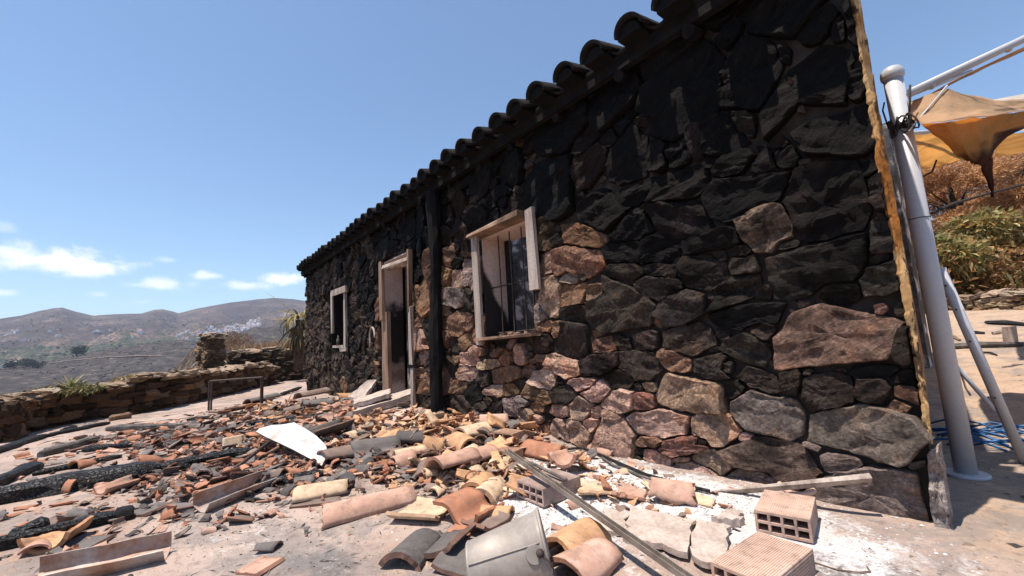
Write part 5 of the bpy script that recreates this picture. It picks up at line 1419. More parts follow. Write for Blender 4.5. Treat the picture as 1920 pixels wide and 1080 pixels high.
mb = MB(); pts = [np.array((0.05, -0.01, 0)) + np.array((pole_x, pole_y, W(1725, 404, pole_y)[2])), D(1790, 381, 2.6), D(1850, 364, 2.8), D(1930, 343, 3.0), D(2050, 318, 3.4)]
pts = [np.array(p) for p in pts]; mb.tube([p - pts[0] for p in pts], 0.0085, 7); add('cable', mb.mesh('cable', ROPE, True), None, tuple(pts[0]), label='black cable slung from the white pole across to the right', cat='cable')
mb = MB(); p0, p1 = D(1776, 160, 2.14), D(1704, 246, 2.1); mb.tube([(0, 0, 0), tuple(p1 - p0)], 0.004, 6); add('cord', mb.mesh('cord', WHITEPIPE, True), None, tuple(p0), label='pale straight tie cord from the arm down to the pole lashing', cat='cord')
mb = MB(); p0, p1, p2 = D(1756, 300, 2.95), D(1748, 322, 2.95), D(1722, 335, 2.95); mb.tube([(0, 0, 0), tuple(p1 - p0), tuple(p2 - p0)], 0.006, 6); add('cord', mb.mesh('cord', ROPE, True), None, tuple(p0), label='short burnt cord end dangling below the pale rear sail', cat='cord')

# slanting white brace and smaller tube
q0 = np.array((pole_x + 0.03, pole_y + 0.07, W(1712, 500, pole_y)[2])); q1 = Z0(1924, 872, 0.0)
br = empty('brace_tube', tuple(q1), 'slanting white perforated tube leaning from the ground up to the white pole', 'pole')
mb = MB(); mb.tube([(0, 0, 0), tuple((q0 - q1) * 0.98)], 0.021, 16); add('tube', mb.mesh('tube', WHITEPIPE, True), br)
dn = (q0 - q1) / np.linalg.norm(q0 - q1); cd = np.array([-0.25, -0.95, 0.2]); cd -= dn * (cd @ dn); cd /= np.linalg.norm(cd)
for f_ in (0.34, 0.62, 0.78, 0.9):
    c_ = (q0 - q1) * f_ + cd * 0.0205; mb = MB(); mb.tube([c_, c_ + cd * 0.0015], [0.0045, 0.0045], 10); add('bolt_hole', mb.mesh('bolt_hole', ROPE), br)
mb = MB(); q2, q3 = D(1752, 640, 2.75), D(1866, 770, 2.55); mb.tube([(0, 0, 0), tuple(q3 - q2)], 0.013, 10); add('thin_tube', mb.mesh('thin_tube', WHITEPIPE, True), None, tuple(q2), label='thin grey white tube lying aslant behind the slanting brace', cat='pole')
mb = MB(); pts = [D(1778, 668, 2.7), D(1798, 690, 2.72), D(1806, 712, 2.72), D(1811, 728, 2.7), D(1820, 742, 2.68)]; mb.tube([p - pts[0] for p in pts], 0.006, 6); add('cable', mb.mesh('cable', GREYWOOD, True), None, tuple(pts[0]), label='pale wavy cable hanging between pole and slanting brace', cat='cable')
mb = MB(); c_ = Z0(1858, 812, 0.05)
for k in range(16):
    a = rng.uniform(-0.4, 0.4); s0 = np.array([rng.uniform(-.16, .16), rng.uniform(-.3, .3), 0.01]); d_ = np.array([0.2 * cos(a), 0.25 * sin(a) - 0.02, 0])
    mb.tube([s0 - d_, s0 - d_ * 0.3 + np.array([0, 0, rng.uniform(.02, .07)]), s0 + d_ * 0.4 + np.array([0, 0.02, rng.uniform(.02, .06)]), s0 + d_], 0.006, 6)
add('blue_hose_bundle', mb.mesh('blue_hose_bundle', BLUE, True), None, (c_[0], c_[1], float(gh(c_[0], c_[1]))), label='tangle of blue plastic strapping on the shaded ground behind the pole', cat='hose')


def on_ground(px, py): return GM(px, py)


# yard debris
YD = [((1770, 655), (1920, 650), 'GREYBEAM', 0.035, 'long charred beam lying across the yard, nearer of the two'), ((1850, 608), (1925, 612), 'CHAR', 0.03, 'burnt beam lying in the yard at the right edge'),
      ((1812, 625), (1846, 627), 'CHAR', 0.02, 'short black timber lying in the middle of the yard'), ((1780, 630), (1800, 640), 'OLDWOOD', 0.02, 'short brown timber in the yard behind the brace')]
for a, b, m_, r_, lab in YD:
    A_, B_ = on_ground(*a), on_ground(*b); mb = MB(); mb.tube([(0, 0, r_), tuple((B_ - A_) * 0.5 + np.array([0, 0, r_ * 1.3])), tuple(B_ - A_ + np.array([0, 0, r_]))], [r_, r_ * 1.2, r_ * 0.8], 7, jit=0.12); add('charred_beam', mb.mesh('charred_beam', globals()[m_], False), None, tuple(A_), label=lab, cat='beam')
c_ = on_ground(1897, 650); mb = MB(); mb.box((0, 0, 0.12), (0.12, 0.08, 0.26), jit=0.01); add('wooden_block', mb.mesh('wooden_block', GREYWOOD), None, tuple(c_), label='upright pale wooden block beside the beam in the yard', cat='block')

YL = [((1800, 612), (1822, 616), 0.015, 'thin black stick in the yard just right of the white brace'), ((1862, 628), (1905, 624), 0.022, 'charred branch in the yard left of the pale wooden block'), ((1835, 662), (1870, 668), 0.012, 'thin burnt lath in the yard below the long charred beam'), ((1880, 690), (1918, 684), 0.01, 'pale stick in the yard near the blue strapping')]
for a, b, r_, lab in YL:
    A_, B_ = on_ground(*a), on_ground(*b); mb = MB(); mb.tube([(0, 0, r_), tuple((B_ - A_) * 0.5 + np.array([0.02, 0.03, r_ * 2])), tuple(B_ - A_ + np.array([0, 0, r_]))], [r_, r_ * 1.3, r_ * 0.6], 6, jit=0.2); add('burnt_stick', mb.mesh('burnt_stick', CHAR if 'pale' not in lab else GREYWOOD, False), None, tuple(A_), label=lab, cat='stick')


# ================================================================== RUBBLE
C_ = {'terracotta': (0.34, 0.155, 0.092), 'orange': (0.48, 0.275, 0.15), 'cream': (0.52, 0.385, 0.26), 'pink': (0.42, 0.255, 0.19), 'grey': (0.125, 0.113, 0.108), 'black': (0.05, 0.046, 0.045), 'brown': (0.19, 0.138, 0.114)}
PB, PS, PP = prof_barrel(), prof_s(), prof_pan()


def rest_on(me, rot, x, y, sink=0.006):
    """height at which a rotated mesh touches the floor"""
    n = len(me.vertices); co = np.empty(n * 3, np.float32); me.vertices.foreach_get('co', co); co = co.reshape(-1, 3)
    M_ = np.array(Euler(rot).to_matrix()); p = co @ M_.T
    return float(np.max(gh(p[:, 0] + x, p[:, 1] + y) - p[:, 2])) - sink


# --- individually recognisable tiles, placed by hand --------------------------------
def hand_tile(a, b, profile, colr_, soot, label, flip=0, roll=0.0, pitch=0.0, L=None, w=1.0, seed=0, cut=None, jag=0.0, th=0.014, lip=0.003, dz=0.0, name='roof_tile'):
    """tile whose long axis runs between the floor points under two photo pixels"""
    A_, B_ = G(*a), G(*b); c = (A_ + B_) / 2; d = B_ - A_; LL = L or float(np.linalg.norm(d[:2]))
    if cut is None:   # every tile has lost some of its corners
        r_ = np.random.default_rng(seed + 500); k_ = lambda: r_.uniform(0, 0.16) * (r_.random() < 0.7)
        cut = [(k_(), k_()), (1 - k_(), k_()), (1 - k_(), 1 - k_()), (k_(), 1 - k_())]; jag = max(jag, 0.025)
    vs, fs, mi = sheet(profile * w, LL, th, cut=cut, seed=seed, jag=jag, lip=lip, taper=0.08, nu=9)
    me = mesh(name, vs, fs, [TILE, TILE_E], True, mi)
    me.polygons.foreach_set('use_smooth', np.array([m_ == 0 for m_ in mi]))
    yaw = atan2(d[1], d[0]) - pi / 2
    rot = Euler((pitch, roll + (pi if flip else 0), 0)).to_matrix(); rot = Matrix.Rotation(yaw, 3, 'Z') @ rot
    e = rot.to_euler(); z = rest_on(me, e, c[0], c[1]) + dz
    return add(name, me, None, (c[0], c[1], z), e, color=(*C_[colr_], soot + 0.12), label=label, cat='roof tile')


FULL = [(0, 0), (1, 0), (1, 1), (0, 1)]
hand_tile((597, 985), (775, 932), PB, 'pink', -0.15, 'long pinkish half round tile lying hump up at the front of the rubble, cracked across', w=0.9, seed=1)
hand_tile((548, 940), (655, 920), PB, 'cream', -0.05, 'cream half round tile with a grey sooted rim behind the long pinkish tile', w=0.95, seed=2)
hand_tile((540, 955), (640, 942), PP, 'brown', 0.1, 'narrow brown tile edge under the cream half round tile', w=0.5, seed=3, cut=[(0, 0), (.5, 0.02), (.6, 1), (0, .95)])
hand_tile((752, 962), (838, 968), PP, 'cream', -0.3, 'flat cream tile with a raised rib, broken to a point, at the centre front', w=1.15, seed=4, cut=[(0, 0.1), (1, 0), (1, 1), (0.1, .95)], jag=0.05)
hand_tile((845, 985), (905, 950), PS, 'terracotta', -0.2, 'terracotta S shaped tile lying face up right of the flat cream tile', flip=1, seed=5, w=1.0)
hand_tile((895, 972), (962, 968), PB, 'orange', -0.2, 'pale orange half round tile left of the perforated brick', w=0.8, seed=6)
hand_tile((840, 1000), (880, 1008), PP, 'terracotta', 0.0, 'small terracotta tile edge on white ash in front of the S shaped tile', w=0.5, seed=7, cut=[(0, 0), (.6, 0), (.6, 1), (0, 1)])
hand_tile((893, 985), (935, 1000), PP, 'brown', 0.05, 'brown broken tile propped beneath the orange half round tile', w=0.8, seed=8, cut=[(0, 0), (1, 0), (1, 1), (0, 1)], dz=0.02)
hand_tile((885, 935), (912, 905), PB, 'orange', -0.1, 'arched tile standing hump up, nearer of the two nested arches by the perforated brick', w=0.85, L=0.22, seed=9, th=0.018)
hand_tile((902, 945), (928, 915), PB, 'cream', -0.2, 'pale arched tile, front one of the two nested arches by the perforated brick', w=0.8, L=0.2, seed=10, th=0.02)
hand_tile((745, 1072), (800, 1010), PB, 'grey', 0.45, 'large soot grey arched tile lying in front at the bottom of the view', w=0.95, L=0.22, seed=11, th=0.018)
hand_tile((800, 1062), (868, 1000), PP, 'grey', 0.4, 'soot grey flat tile leaning against the large arched tile at the bottom', w=0.85, L=0.24, seed=12, roll=-0.25, th=0.018)
hand_tile((862, 1078), (905, 1020), PP, 'grey', 0.3, 'dark grey flat tile lying between the large arched tile and the bucket', w=1.0, L=0.28, seed=13, roll=0.12)
hand_tile((1056, 1050), (1100, 1015), PB, 'orange', -0.2, 'orange half round tile right of the bucket, hump up', w=1.0, L=0.24, seed=14, cut=[(0, .1), (1, 0), (1, 1), (0, .9)], jag=0.05)
hand_tile((1075, 1085), (1120, 1055), PB, 'pink', -0.2, 'pinkish half round tile at the bottom edge right of the bucket', w=1.0, L=0.24, seed=15)
hand_tile((758, 838), (800, 832), PB, 'black', 0.5, 'big soot black half round tile in the middle of the heap', w=1.0, L=0.26, seed=16, dz=0.03)
hand_tile((682, 862), (735, 850), PS, 'grey', 0.25, 'dark S shaped tile with a terracotta rim left of the big black tile', w=1.1, L=0.36, seed=17, dz=0.02)
hand_tile((745, 862), (795, 855), PP, 'brown', 0.0, 'brown flat tile with a rim, in front of the big black tile', w=1.0, L=0.33, seed=18, dz=0.02)
hand_tile((752, 868), (788, 860), PB, 'cream', -0.3, 'small cream tile strip lying on the brown flat tile', w=0.45, L=0.26, seed=19, dz=0.05)
hand_tile((610, 872), (652, 862), PB, 'brown', 0.2, 'brown half round tile standing hump up right against the white panel', w=0.95, L=0.24, seed=20, dz=0.03)
hand_tile((420, 846), (452, 840), PP, 'cream', -0.5, 'bright cream square tile standing upright on the charred beams left of the white panel', w=0.62, L=0.16, seed=21, roll=1.15)
hand_tile((455, 760), (520, 745), PB, 'grey', 0.1, 'grey half round tile just right of the burnt metal frame', w=1.1, seed=22)
hand_tile((558, 760), (617, 745), PB, 'brown', -0.1, 'long brown half round tile in front of the left window', w=1.2, seed=23, dz=0.08)
hand_tile((560, 772), (628, 758), PB, 'grey', 0.1, 'long grey half round tile below the brown one in front of the left window', w=1.1, seed=24, dz=0.02)
hand_tile((418, 772), (455, 765), PP, 'brown', 0.05, 'broad brown flat tile under the burnt metal frame', w=1.5, L=0.5, seed=25)
hand_tile((590, 830), (640, 815), PB, 'grey', 0.3, 'grey half round tile just behind the white panel', w=1.1, L=0.45, seed=26, flip=1, dz=0.04)
hand_tile((905, 805), (950, 800), PB, 'pink', -0.3, 'smooth pinkish tile leaning against the wall foot below the window', w=1.0, L=0.24, seed=27, dz=0.04)
hand_tile((870, 845), (905, 830), PB, 'cream', -0.4, 'cream curved tile on the crest of the heap below the window', w=1.1, L=0.3, seed=28, dz=0.06)
hand_tile((852, 842), (890, 870), PB, 'orange', 0.05, 'orange brown tile leaning down the front of the heap', w=0.9, L=0.3, seed=29, dz=0.05, roll=0.5)
hand_tile((935, 905), (970, 870), PP, 'orange', -0.1, 'pale orange ribbed tile left of the long steel rail', w=1.0, L=0.26, seed=30, dz=0.01)
hand_tile((830, 905), (880, 885), PB, 'pink', -0.2, 'pink curved tile leaning over dark hollows at the centre', w=1.1, L=0.3, seed=31, dz=0.03, roll=-0.3)
hand_tile((880, 885), (915, 868), PB, 'pink', -0.3, 'smooth pink tile right of the curved one at the centre of the heap', w=1.1, L=0.28, seed=32, dz=0.04)
hand_tile((1090, 922), (1142, 920), PP, 'cream', -0.5, 'yellowish broken ribbed tile lying on the white ash', w=0.9, L=0.17, seed=33, cut=[(0, 0), (1, .1), (.9, 1), (.1, .9)], jag=0.08)
hand_tile((1165, 925), (1205, 932), PP, 'pink', -0.4, 'pink broken tile piece on the white ash right of the yellowish one', w=0.8, L=0.14, seed=34, cut=[(0, 0), (1, .1), (.8, 1), (.2, .9)], jag=0.1)
hand_tile((1225, 930), (1300, 935), PB, 'pink', -0.4, 'larger pinkish curved piece at the edge of the white ash', w=0.95, L=0.2, seed=35, cut=[(.1, 0), (.9, .1), (1, 1), (.2, .9)], jag=0.1)
hand_tile((1050, 895), (1085, 870), PB, 'pink', -0.3, 'pinkish saddle shaped tile piece on the perforated brick', w=0.9, L=0.2, seed=36, flip=1, dz=0.04, cut=[(0, 0), (1, 0), (.8, 1), (.1, .8)], jag=0.08)
hand_tile((1000, 850), (1050, 862), PB, 'terracotta', -0.2, 'terracotta curved tile beside the upper end of the steel rail', w=1.0, L=0.3, seed=37, cut=[(0, 0), (1, 0), (1, 1), (.2, .9)], jag=0.06)
hand_tile((1105, 838), (1172, 858), PB, 'pink', -0.4, 'pink curved tile lying against the wall foot by the black pipes', w=0.8, L=0.3, seed=38)
hand_tile((85, 1035), (130, 1005), PB, 'orange', 0.0, 'orange half round tile lying hollow side up at the left front', w=0.95, L=0.22, seed=39, flip=1, cut=[(0, 0), (1, .1), (.7, 1), (0, .9)], jag=0.05)
hand_tile((140, 1035), (190, 1010), PP, 'grey', 0.15, 'dark grey flat tile with a red edge at the left front', w=0.8, L=0.17, seed=40)
hand_tile((265, 965), (300, 950), PP, 'grey', 0.2, 'dark slate grey tile piece right of the charred ball', w=0.75, L=0.18, seed=41)
hand_tile((105, 925), (165, 918), PB, 'terracotta', 0.05, 'thin terracotta hoop shaped tile edge at the left, in front of the big charred log', w=0.95, L=0.035, seed=42)
hand_tile((200, 925), (245, 912), PB, 'pink', 0.1, 'grey and pink curved tile right of the terracotta hoop', w=0.8, L=0.2, seed=43, flip=1)
hand_tile((470, 1078), (510, 1055), PP, 'pink', 0.0, 'half pink half grey flat tile at the bottom edge left of centre', w=0.5, L=0.13, seed=44)
hand_tile((95, 985), (150, 965), PP, 'brown', 0.2, 'brown tile piece lying beside the leaf shaped charred board', w=0.6, L=0.14, seed=45)
hand_tile((380, 935), (420, 900), PP, 'terracotta', 0.1, 'terracotta edged flat tile behind the rusty gutter', w=0.9, L=0.28, seed=46)
hand_tile((345, 900), (398, 888), PP, 'grey', 0.1, 'grey flat tile with a nail hole left of the metal strut', w=1.0, L=0.24, seed=47)

# --- rusty gutters --------------------------------------------------------------------
GUT = np.array([(-0.055, 0.05), (-0.05, 0.0), (-0.03, -0.012), (0.03, -0.012), (0.05, 0.0), (0.06, 0.055)])
def gutter(a, b, label, seed, w=1.0, roll=0.0):
    A_, B_ = G(*a), G(*b); d = B_ - A_; L = float(np.linalg.norm(d)); vs, fs, mi = sheet(GUT * w, L, 0.004, nu=14, seed=seed)
    vs[:, 0] += 0.008 * fbm(vs[:, 1] * 9, vs[:, 2] * 9 + seed, seed, 3); vs[:, 2] += 0.006 * fbm(vs[:, 1] * 7, vs[:, 0] * 9, seed + 2, 3)
    me = mesh('gutter', vs, fs, [RUSTGUT, RUSTGUT], False, mi); c = (A_ + B_) / 2
    R_ = Matrix.Rotation(atan2(d[1], d[0]) - pi / 2, 3, 'Z') @ Euler((0, roll, 0)).to_matrix(); e = R_.to_euler()
    add('gutter', me, None, (c[0], c[1], rest_on(me, e, c[0], c[1], 0.004)), e, label=label, cat='gutter')


gutter((372, 962), (500, 912), 'rusty steel gutter with an orange burnt flank in the middle left of the floor', 1, 1.0, 0.35)
gutter((60, 1100), (315, 1043), 'long bent steel gutter with a rusty upturned end at the bottom left corner', 2, 1.0, 0.3)

# --- charred beams ----------------------------------------------------------------------
def beam(a, b, r, label, seed, mat=CHAR, square=False, za=0.0, zb=0.0, crack=0.18, name='charred_beam', cat='beam'):
    A_, B_ = G(*a, za), G(*b, zb); d = B_ - A_; L = np.linalg.norm(d); n = 12; m_ = max(8, int(L / (r * 0.55)))
    s = np.linspace(0, 1, m_); V = []; dh = d / L; sd = np.cross((0, 0, 1.0), dh); sd /= np.linalg.norm(sd); upv = np.cross(dh, sd)
    r_ = np.random.default_rng(seed)
    for i, t in enumerate(s):
        bend = 0.02 * L * sin(pi * t) * (r_.random() * 0 + (seed % 3 - 1)); taper = min(1, 0.55 + 4 * min(t, 1 - t))
        for k in range(n):
            a_ = 2 * pi * (k + 0.5 * (i % 2) * (not square)) / n; ca_, sa_ = cos(a_), sin(a_)
            q_ = (abs(ca_) ** 5 + abs(sa_) ** 5) ** (-1 / 5) if square else 1.0
            chk = crack * (vnoise(np.array([t * L / (r * 0.9) * 1.0 + seed]), np.array([a_ * 2.2]), seed)[0] - 0.5) * 2
            rr_ = r * q_ * taper * (0.92 + 0.3 * float(fbm(np.array([t * L * 4 + seed]), np.array([a_ * 0.8]), seed, 3)[0]) + chk)
            V.append(d * t + sd * (ca_ * rr_ + bend) + upv * (sa_ * rr_))
    F = [(i * n + k, i * n + (k + 1) % n, (i + 1) * n + (k + 1) % n, (i + 1) * n + k) for i in range(m_ - 1) for k in range(n)]
    F += [tuple(range(n))[::-1], tuple((m_ - 1) * n + k for k in range(n))]
    return add(name, mesh(name, V, F, mat, False), None, tuple(A_ + np.array([0, 0, r * 0.55])), label=label, cat=cat)


beam((-60, 955), (300, 888), 0.062, 'biggest charred log, lying across the left of the floor', 1, CHAR, True, crack=0.14)
beam((290, 888), (475, 852), 0.042, 'thinner right hand end of the biggest charred log, crazed by fire', 2, CHAR, True)
beam((60, 893), (228, 858), 0.024, 'thin charred pole lying just behind the biggest charred log', 4, CHAR, crack=0.1)
beam((155, 848), (250, 838), 0.034, 'short crazed black log on the left, behind the thin pole', 5, CHAR, crack=0.24)
beam((75, 858), (182, 826), 0.045, 'squared charred timber with a pale broken end at the left', 6, GREYBEAM, True, crack=0.06)
beam((-40, 862), (85, 820), 0.035, 'charred plank along the foot of the terrace wall, left part', 7, CHAR, True, crack=0.08)
beam((80, 822), (205, 795), 0.03, 'charred plank along the foot of the terrace wall, right part', 8, CHAR, True, crack=0.08)
beam((200, 808), (372, 800), 0.04, 'long grey singed beam lying across the far left of the rubble', 9, GREYBEAM, True, crack=0.05)
beam((293, 825), (442, 806), 0.036, 'deeply crazed black log left of the white panel, near half', 10, CHAR, crack=0.28)
beam((441, 802), (620, 782), 0.04, 'deeply crazed black log behind the white panel, far half', 11, CHAR, crack=0.28)
beam((-40, 1040), (225, 975), 0.038, 'charred log at the bottom left with a fallen black ball at its end', 12, CHAR, True, crack=0.12)
beam((15, 1018), (92, 985), 0.03, 'leaf shaped charred board leaning on the bottom left log', 13, CHAR, True, za=0.0, zb=0.03, crack=0.1)
beam((-30, 925), (75, 878), 0.045, 'bluish black chunk of burnt timber at the left edge', 14, CHAR, True, crack=0.1)
beam((460, 918), (606, 892), 0.028, 'charred batten running from the gutter to the white panel', 15, CHAR, crack=0.2)
beam((575, 835), (735, 812), 0.03, 'charred batten in the heap right behind the white panel', 16, CHAR, crack=0.25)
beam((115, 812), (142, 803), 0.03, 'small crazed black stub at the foot of the terrace wall', 17, CHAR, crack=0.3)
beam((205, 790), (245, 783), 0.05, 'short reddish brown burnt block near the terrace wall', 18, OLDWOOD, True, crack=0.15)
beam((480, 790), (560, 772), 0.035, 'grey squared timber in the rubble right of the burnt metal frame', 19, GREYBEAM, True, crack=0.06)
beam((520, 745), (565, 728), 0.03, 'dark splintered timber lying by the far corner of the house', 20, CHAR, True, crack=0.2, za=0.0, zb=0.05)
beam((350, 790), (480, 775), 0.028, 'dark timber lying under the burnt metal frame', 21, CHAR, True, crack=0.12)
beam((940, 1010), (905, 1078), 0.016, 'charred splinter leaning against the bucket', 22, CHAR, zb=0.0, za=0.04, crack=0.2)
c_ = G(233, 975); o = add('charred_ball', rock_mesh(91, 3, 'charred_ball', CHAR, 0.12), None, (c_[0], c_[1], c_[2] + 0.026), label='round black ball at the end of the bottom left log', cat='ball'); o.scale = (0.062, 0.062, 0.062)

# charred upright against the wall, between door and window ----------------------------
mb = MB(); a, b = W(812, 420, -0.10), W(822, 772, -0.10); bz_ = 0.02
pts = [(a[0] + (b[0] - a[0]) * s + 0.012 * sin(9 * s), -0.10 + 0.02 * sin(5 * s), 2.36 + (bz_ - 2.36) * s) for s in np.linspace(0, 1, 16)]
mb.tube([np.array(p) - np.array((b[0], -0.1, bz_)) for p in pts], [0.066 * (1 + 0.12 * sin(11 * s)) for s in np.linspace(0, 1, 16)], 9, jit=0.08)
add('charred_post', mb.mesh('charred_post', SOOTBOARD, False), None, (b[0], -0.1, bz_), label='upright soot black post against the wall between the doorway and the barred window', cat='post')

# --- white tabletop ------------------------------------------------------------------------
pw = [(480, 809), (487, 803), (510, 797), (528, 796), (552, 792), (572, 803), (593, 817), (606, 830), (612, 838), (613, 850), (609, 862), (603, 873), (590, 864), (574, 856), (550, 843), (527, 832), (500, 820)]
A0 = G(603, 880); A0 = CAM + (A0 - CAM) * 0.985
nrm = np.array([0.22, -0.45, 0.87]); nrm /= np.linalg.norm(nrm)
P_ = []
for x, y in pw:
    r_ = ray(x, y); P_.append(CAM + r_ * (((A0 - CAM) @ nrm) / (r_ @ nrm)))
P_ = np.array(P_); oc = P_.mean(0); npn = len(P_)
vs = np.concatenate([P_ - oc, P_ - oc - nrm * 0.018]); fs = [tuple(range(npn)), tuple(range(2 * npn - 1, npn - 1, -1))] + [((k + 1) % npn, k, npn + k, npn + (k + 1) % npn) for k in range(npn)]
nn_ = np.cross(P_[1] - P_[0], P_[8] - P_[0])
if nn_ @ nrm < 0: fs = [f[::-1] for f in fs]
add('white_tabletop', mesh('white_tabletop', vs, fs, [WHITEPANEL, PANEL_EDGE], False, [0, 1] + [1] * npn), None, tuple(oc), label='broken half round white tabletop propped up on the rubble', cat='tabletop')
def on_panel(x, y, dn=0.0):
    r_ = ray(x, y); return CAM + r_ * (((A0 - CAM) @ nrm) / (r_ @ nrm)) - nrm * dn
mb = MB(); s0, s1 = G(414, 902), on_panel(500, 824, 0.03); mb.tube([(0, 0, 0.01), tuple(s1 - s0)], 0.013, 8); add('metal_strut', mb.mesh('metal_strut', IRON, True), None, tuple(s0), label='dark metal strut slanting down from the white tabletop to the floor', cat='strut')
mb = MB(); s0, s1 = G(486, 862), on_panel(520, 832, 0.03); mb.tube([(0, 0, 0.01), tuple(s1 - s0)], 0.011, 8); add('metal_strut', mb.mesh('metal_strut', OLDWOOD, True), None, tuple(s0), label='shorter brown strut under the white tabletop, right of the dark one', cat='strut')

# --- burnt table frame --------------------------------------------------------------------
f0, f1 = G(391, 771), G(489, 762); hz_ = 0.42
fd = np.array([f1[0] - f0[0], f1[1] - f0[1], 0]); sdv = np.array([-0.30, 0.10, 0])
tf = empty('table_frame', tuple(f0), 'bare burnt metal table frame standing in front of the terrace wall', 'table frame')
for (bx) in (np.zeros(3), fd, sdv * 0.35, fd + sdv * 0.35):
    mb = MB(); mb.tube([tuple(bx), tuple(bx + np.array([0, 0, hz_]))], 0.013, 8); add('leg', mb.mesh('leg', IRON), tf)
for a, b in ((np.zeros(3), fd), (sdv * 0.35, fd + sdv * 0.35), (np.zeros(3), sdv * 0.35), (fd, fd + sdv * 0.35)):
    mb = MB(); mb.tube([tuple(a + np.array([0, 0, hz_])), tuple(b + np.array([0, 0, hz_]))], 0.012, 8); add('rail', mb.mesh('rail', IRON), tf)

# --- doorstep slabs -------------------------------------------------------------------------
def slab(corners, z, th, label, seed, mat=CONCRETE, name='concrete_slab', cat='slab'):
    P = np.array([CAM + ray(x, y) * ((zz - CAM[2]) / ray(x, y)[2]) for (x, y), zz in zip(corners, z)])
    n_ = 9; V = []
    for i in range(n_):
        for j in range(n_):
            u, v = i / (n_ - 1), j / (n_ - 1); p = P[0] * (1 - u) * (1 - v) + P[1] * u * (1 - v) + P[2] * u * v + P[3] * (1 - u) * v
            e = 0.02 if (i in (0, n_ - 1) or j in (0, n_ - 1)) else 0.006
            V.append(p + np.array([float(fbm(u * 7 + seed, v * 7, seed, 3)), float(fbm(u * 7, v * 7 + seed, seed + 1, 3)), 0.6 * float(fbm(u * 6, v * 6, seed + 2, 3))]) * e)
    V = np.array(V); B = V - np.array([0, 0, th]); oc = V.mean(0); idx = np.arange(n_ * n_).reshape(n_, n_)
    F = [(idx[i, j], idx[i + 1, j], idx[i + 1, j + 1], idx[i, j + 1]) for i in range(n_ - 1) for j in range(n_ - 1)]
    nn_ = np.cross(V[n_] - V[0], V[1] - V[0])
    if nn_[2] < 0: F = [f[::-1] for f in F]
    F2 = [tuple(int(q) + n_ * n_ for q in f[::-1]) for f in F]
    lp = list(idx[0, :]) + list(idx[1:, -1]) + list(idx[-1, -2::-1]) + list(idx[-2:0:-1, 0]); F3 = [(a, b, b + n_ * n_, a + n_ * n_) for a, b in zip(lp, lp[1:] + lp[:1])]
    if nn_[2] < 0: F3 = [f[::-1] for f in F3]
    return add(name, mesh(name, np.concatenate([V, B]) - oc, F + F2 + F3, mat, False), None, tuple(oc), label=label, cat=cat)


slab([(662, 772), (772, 738), (773, 727), (690, 748)], [0.10, 0.20, 0.22, 0.13], 0.075, 'thick tilted pale doorstep slab in front of the doorway', 1)
slab([(664, 757), (731, 737), (731, 729), (662, 748)], [0.16, 0.24, 0.25, 0.17], 0.05, 'narrow pale slab lying on the upper edge of the doorstep slab', 2)
slab([(651, 744), (690, 712), (705, 712), (680, 748)], [0.10, 0.34, 0.34, 0.12], 0.05, 'upturned white broken slab leaning beside the doorway', 3)
slab([(735, 790), (770, 772), (775, 762), (740, 775)], [0.08, 0.1, 0.12, 0.1], 0.04, 'small pale slab under the front edge of the doorstep slab', 4)
# cracked flags by the bricks
slab([(1170, 1000), (1182, 950), (1300, 975), (1292, 1040)], [0.035, 0.04, 0.045, 0.035], 0.02, 'cracked pale flagstone with a dark smudge left of the front hollow brick', 5, CONCRETE, 'flagstone', 'flagstone')
slab([(1296, 1040), (1305, 972), (1370, 985), (1352, 1062)], [0.035, 0.045, 0.045, 0.035], 0.02, 'second cracked flagstone touching the front hollow brick', 6, CONCRETE, 'flagstone', 'flagstone')
slab([(1110, 985), (1135, 950), (1180, 962), (1165, 1000)], [0.025, 0.03, 0.035, 0.03], 0.018, 'small pinkish flagstone piece at the lower edge of the ash', 7, CONCRETE, 'flagstone', 'flagstone')
slab([(1340, 970), (1362, 952), (1385, 955), (1388, 972)], [0.05, 0.055, 0.05, 0.05], 0.03, 'grey stone chip left of the upper hollow brick', 8, CONCRETE, 'stone_chip', 'stone')

# --- hollow bricks -------------------------------------------------------------------------
def hollow_brick(fl, bl, br, h, label, colr_, soot, L=None, rows=2, cols=4):
    FL, BL, BR = Z0(*fl, h), Z0(*bl, h), Z0(*br, h); wv = BR - BL; lv = BL - FL
    wd = np.linalg.norm(wv); ln = L or np.linalg.norm(lv); wv = wv / wd; lv = lv - wv * (lv @ wv); lv /= np.linalg.norm(lv)
    org = FL + wv * wd / 2 + lv * ln / 2 - np.array([0, 0, h]); org[2] = float(gh(org[0], org[1]))
    Rm = np.array([wv, lv, [0, 0, 1]]).T; mb = MB(); t_ = 0.0085
    hh = h
    for k in range(rows + 1): mb.box(Rm @ np.array([0, 0, t_ / 2 + k * (hh - t_) / rows]), (wd, ln, t_), Rm)
    for r_ in range(rows):
        z0 = t_ + r_ * (hh - t_) / rows; z1 = (r_ + 1) * (hh - t_) / rows
        for c in range(cols + 1):
            x = -wd / 2 + t_ / 2 + c * (wd - t_) / cols; mb.box(Rm @ np.array([x, 0, (z0 + z1) / 2]), (t_ - 0.0004, ln - 0.0006, z1 - z0), Rm)
    # raised keys pressed into the faces
    for k in range(24): mb.box(Rm @ np.array([-wd / 2 + wd * (k + .5) / 24, 0, hh + 0.0006]), (wd / 24 * 0.6, ln * 0.995, 0.0012), Rm)
    for k in range(8):
        mb.box(Rm @ np.array([wd / 2 + 0.0005, 0, 0.006 + (hh - 0.012) * (k + .5) / 8]), (0.001, ln * 0.99, (hh - .012) / 8 * 0.6), Rm)
    add('hollow_brick', mb.mesh('hollow_brick', BRICK), None, tuple(org), color=(*colr_, soot), label=label, cat='brick')


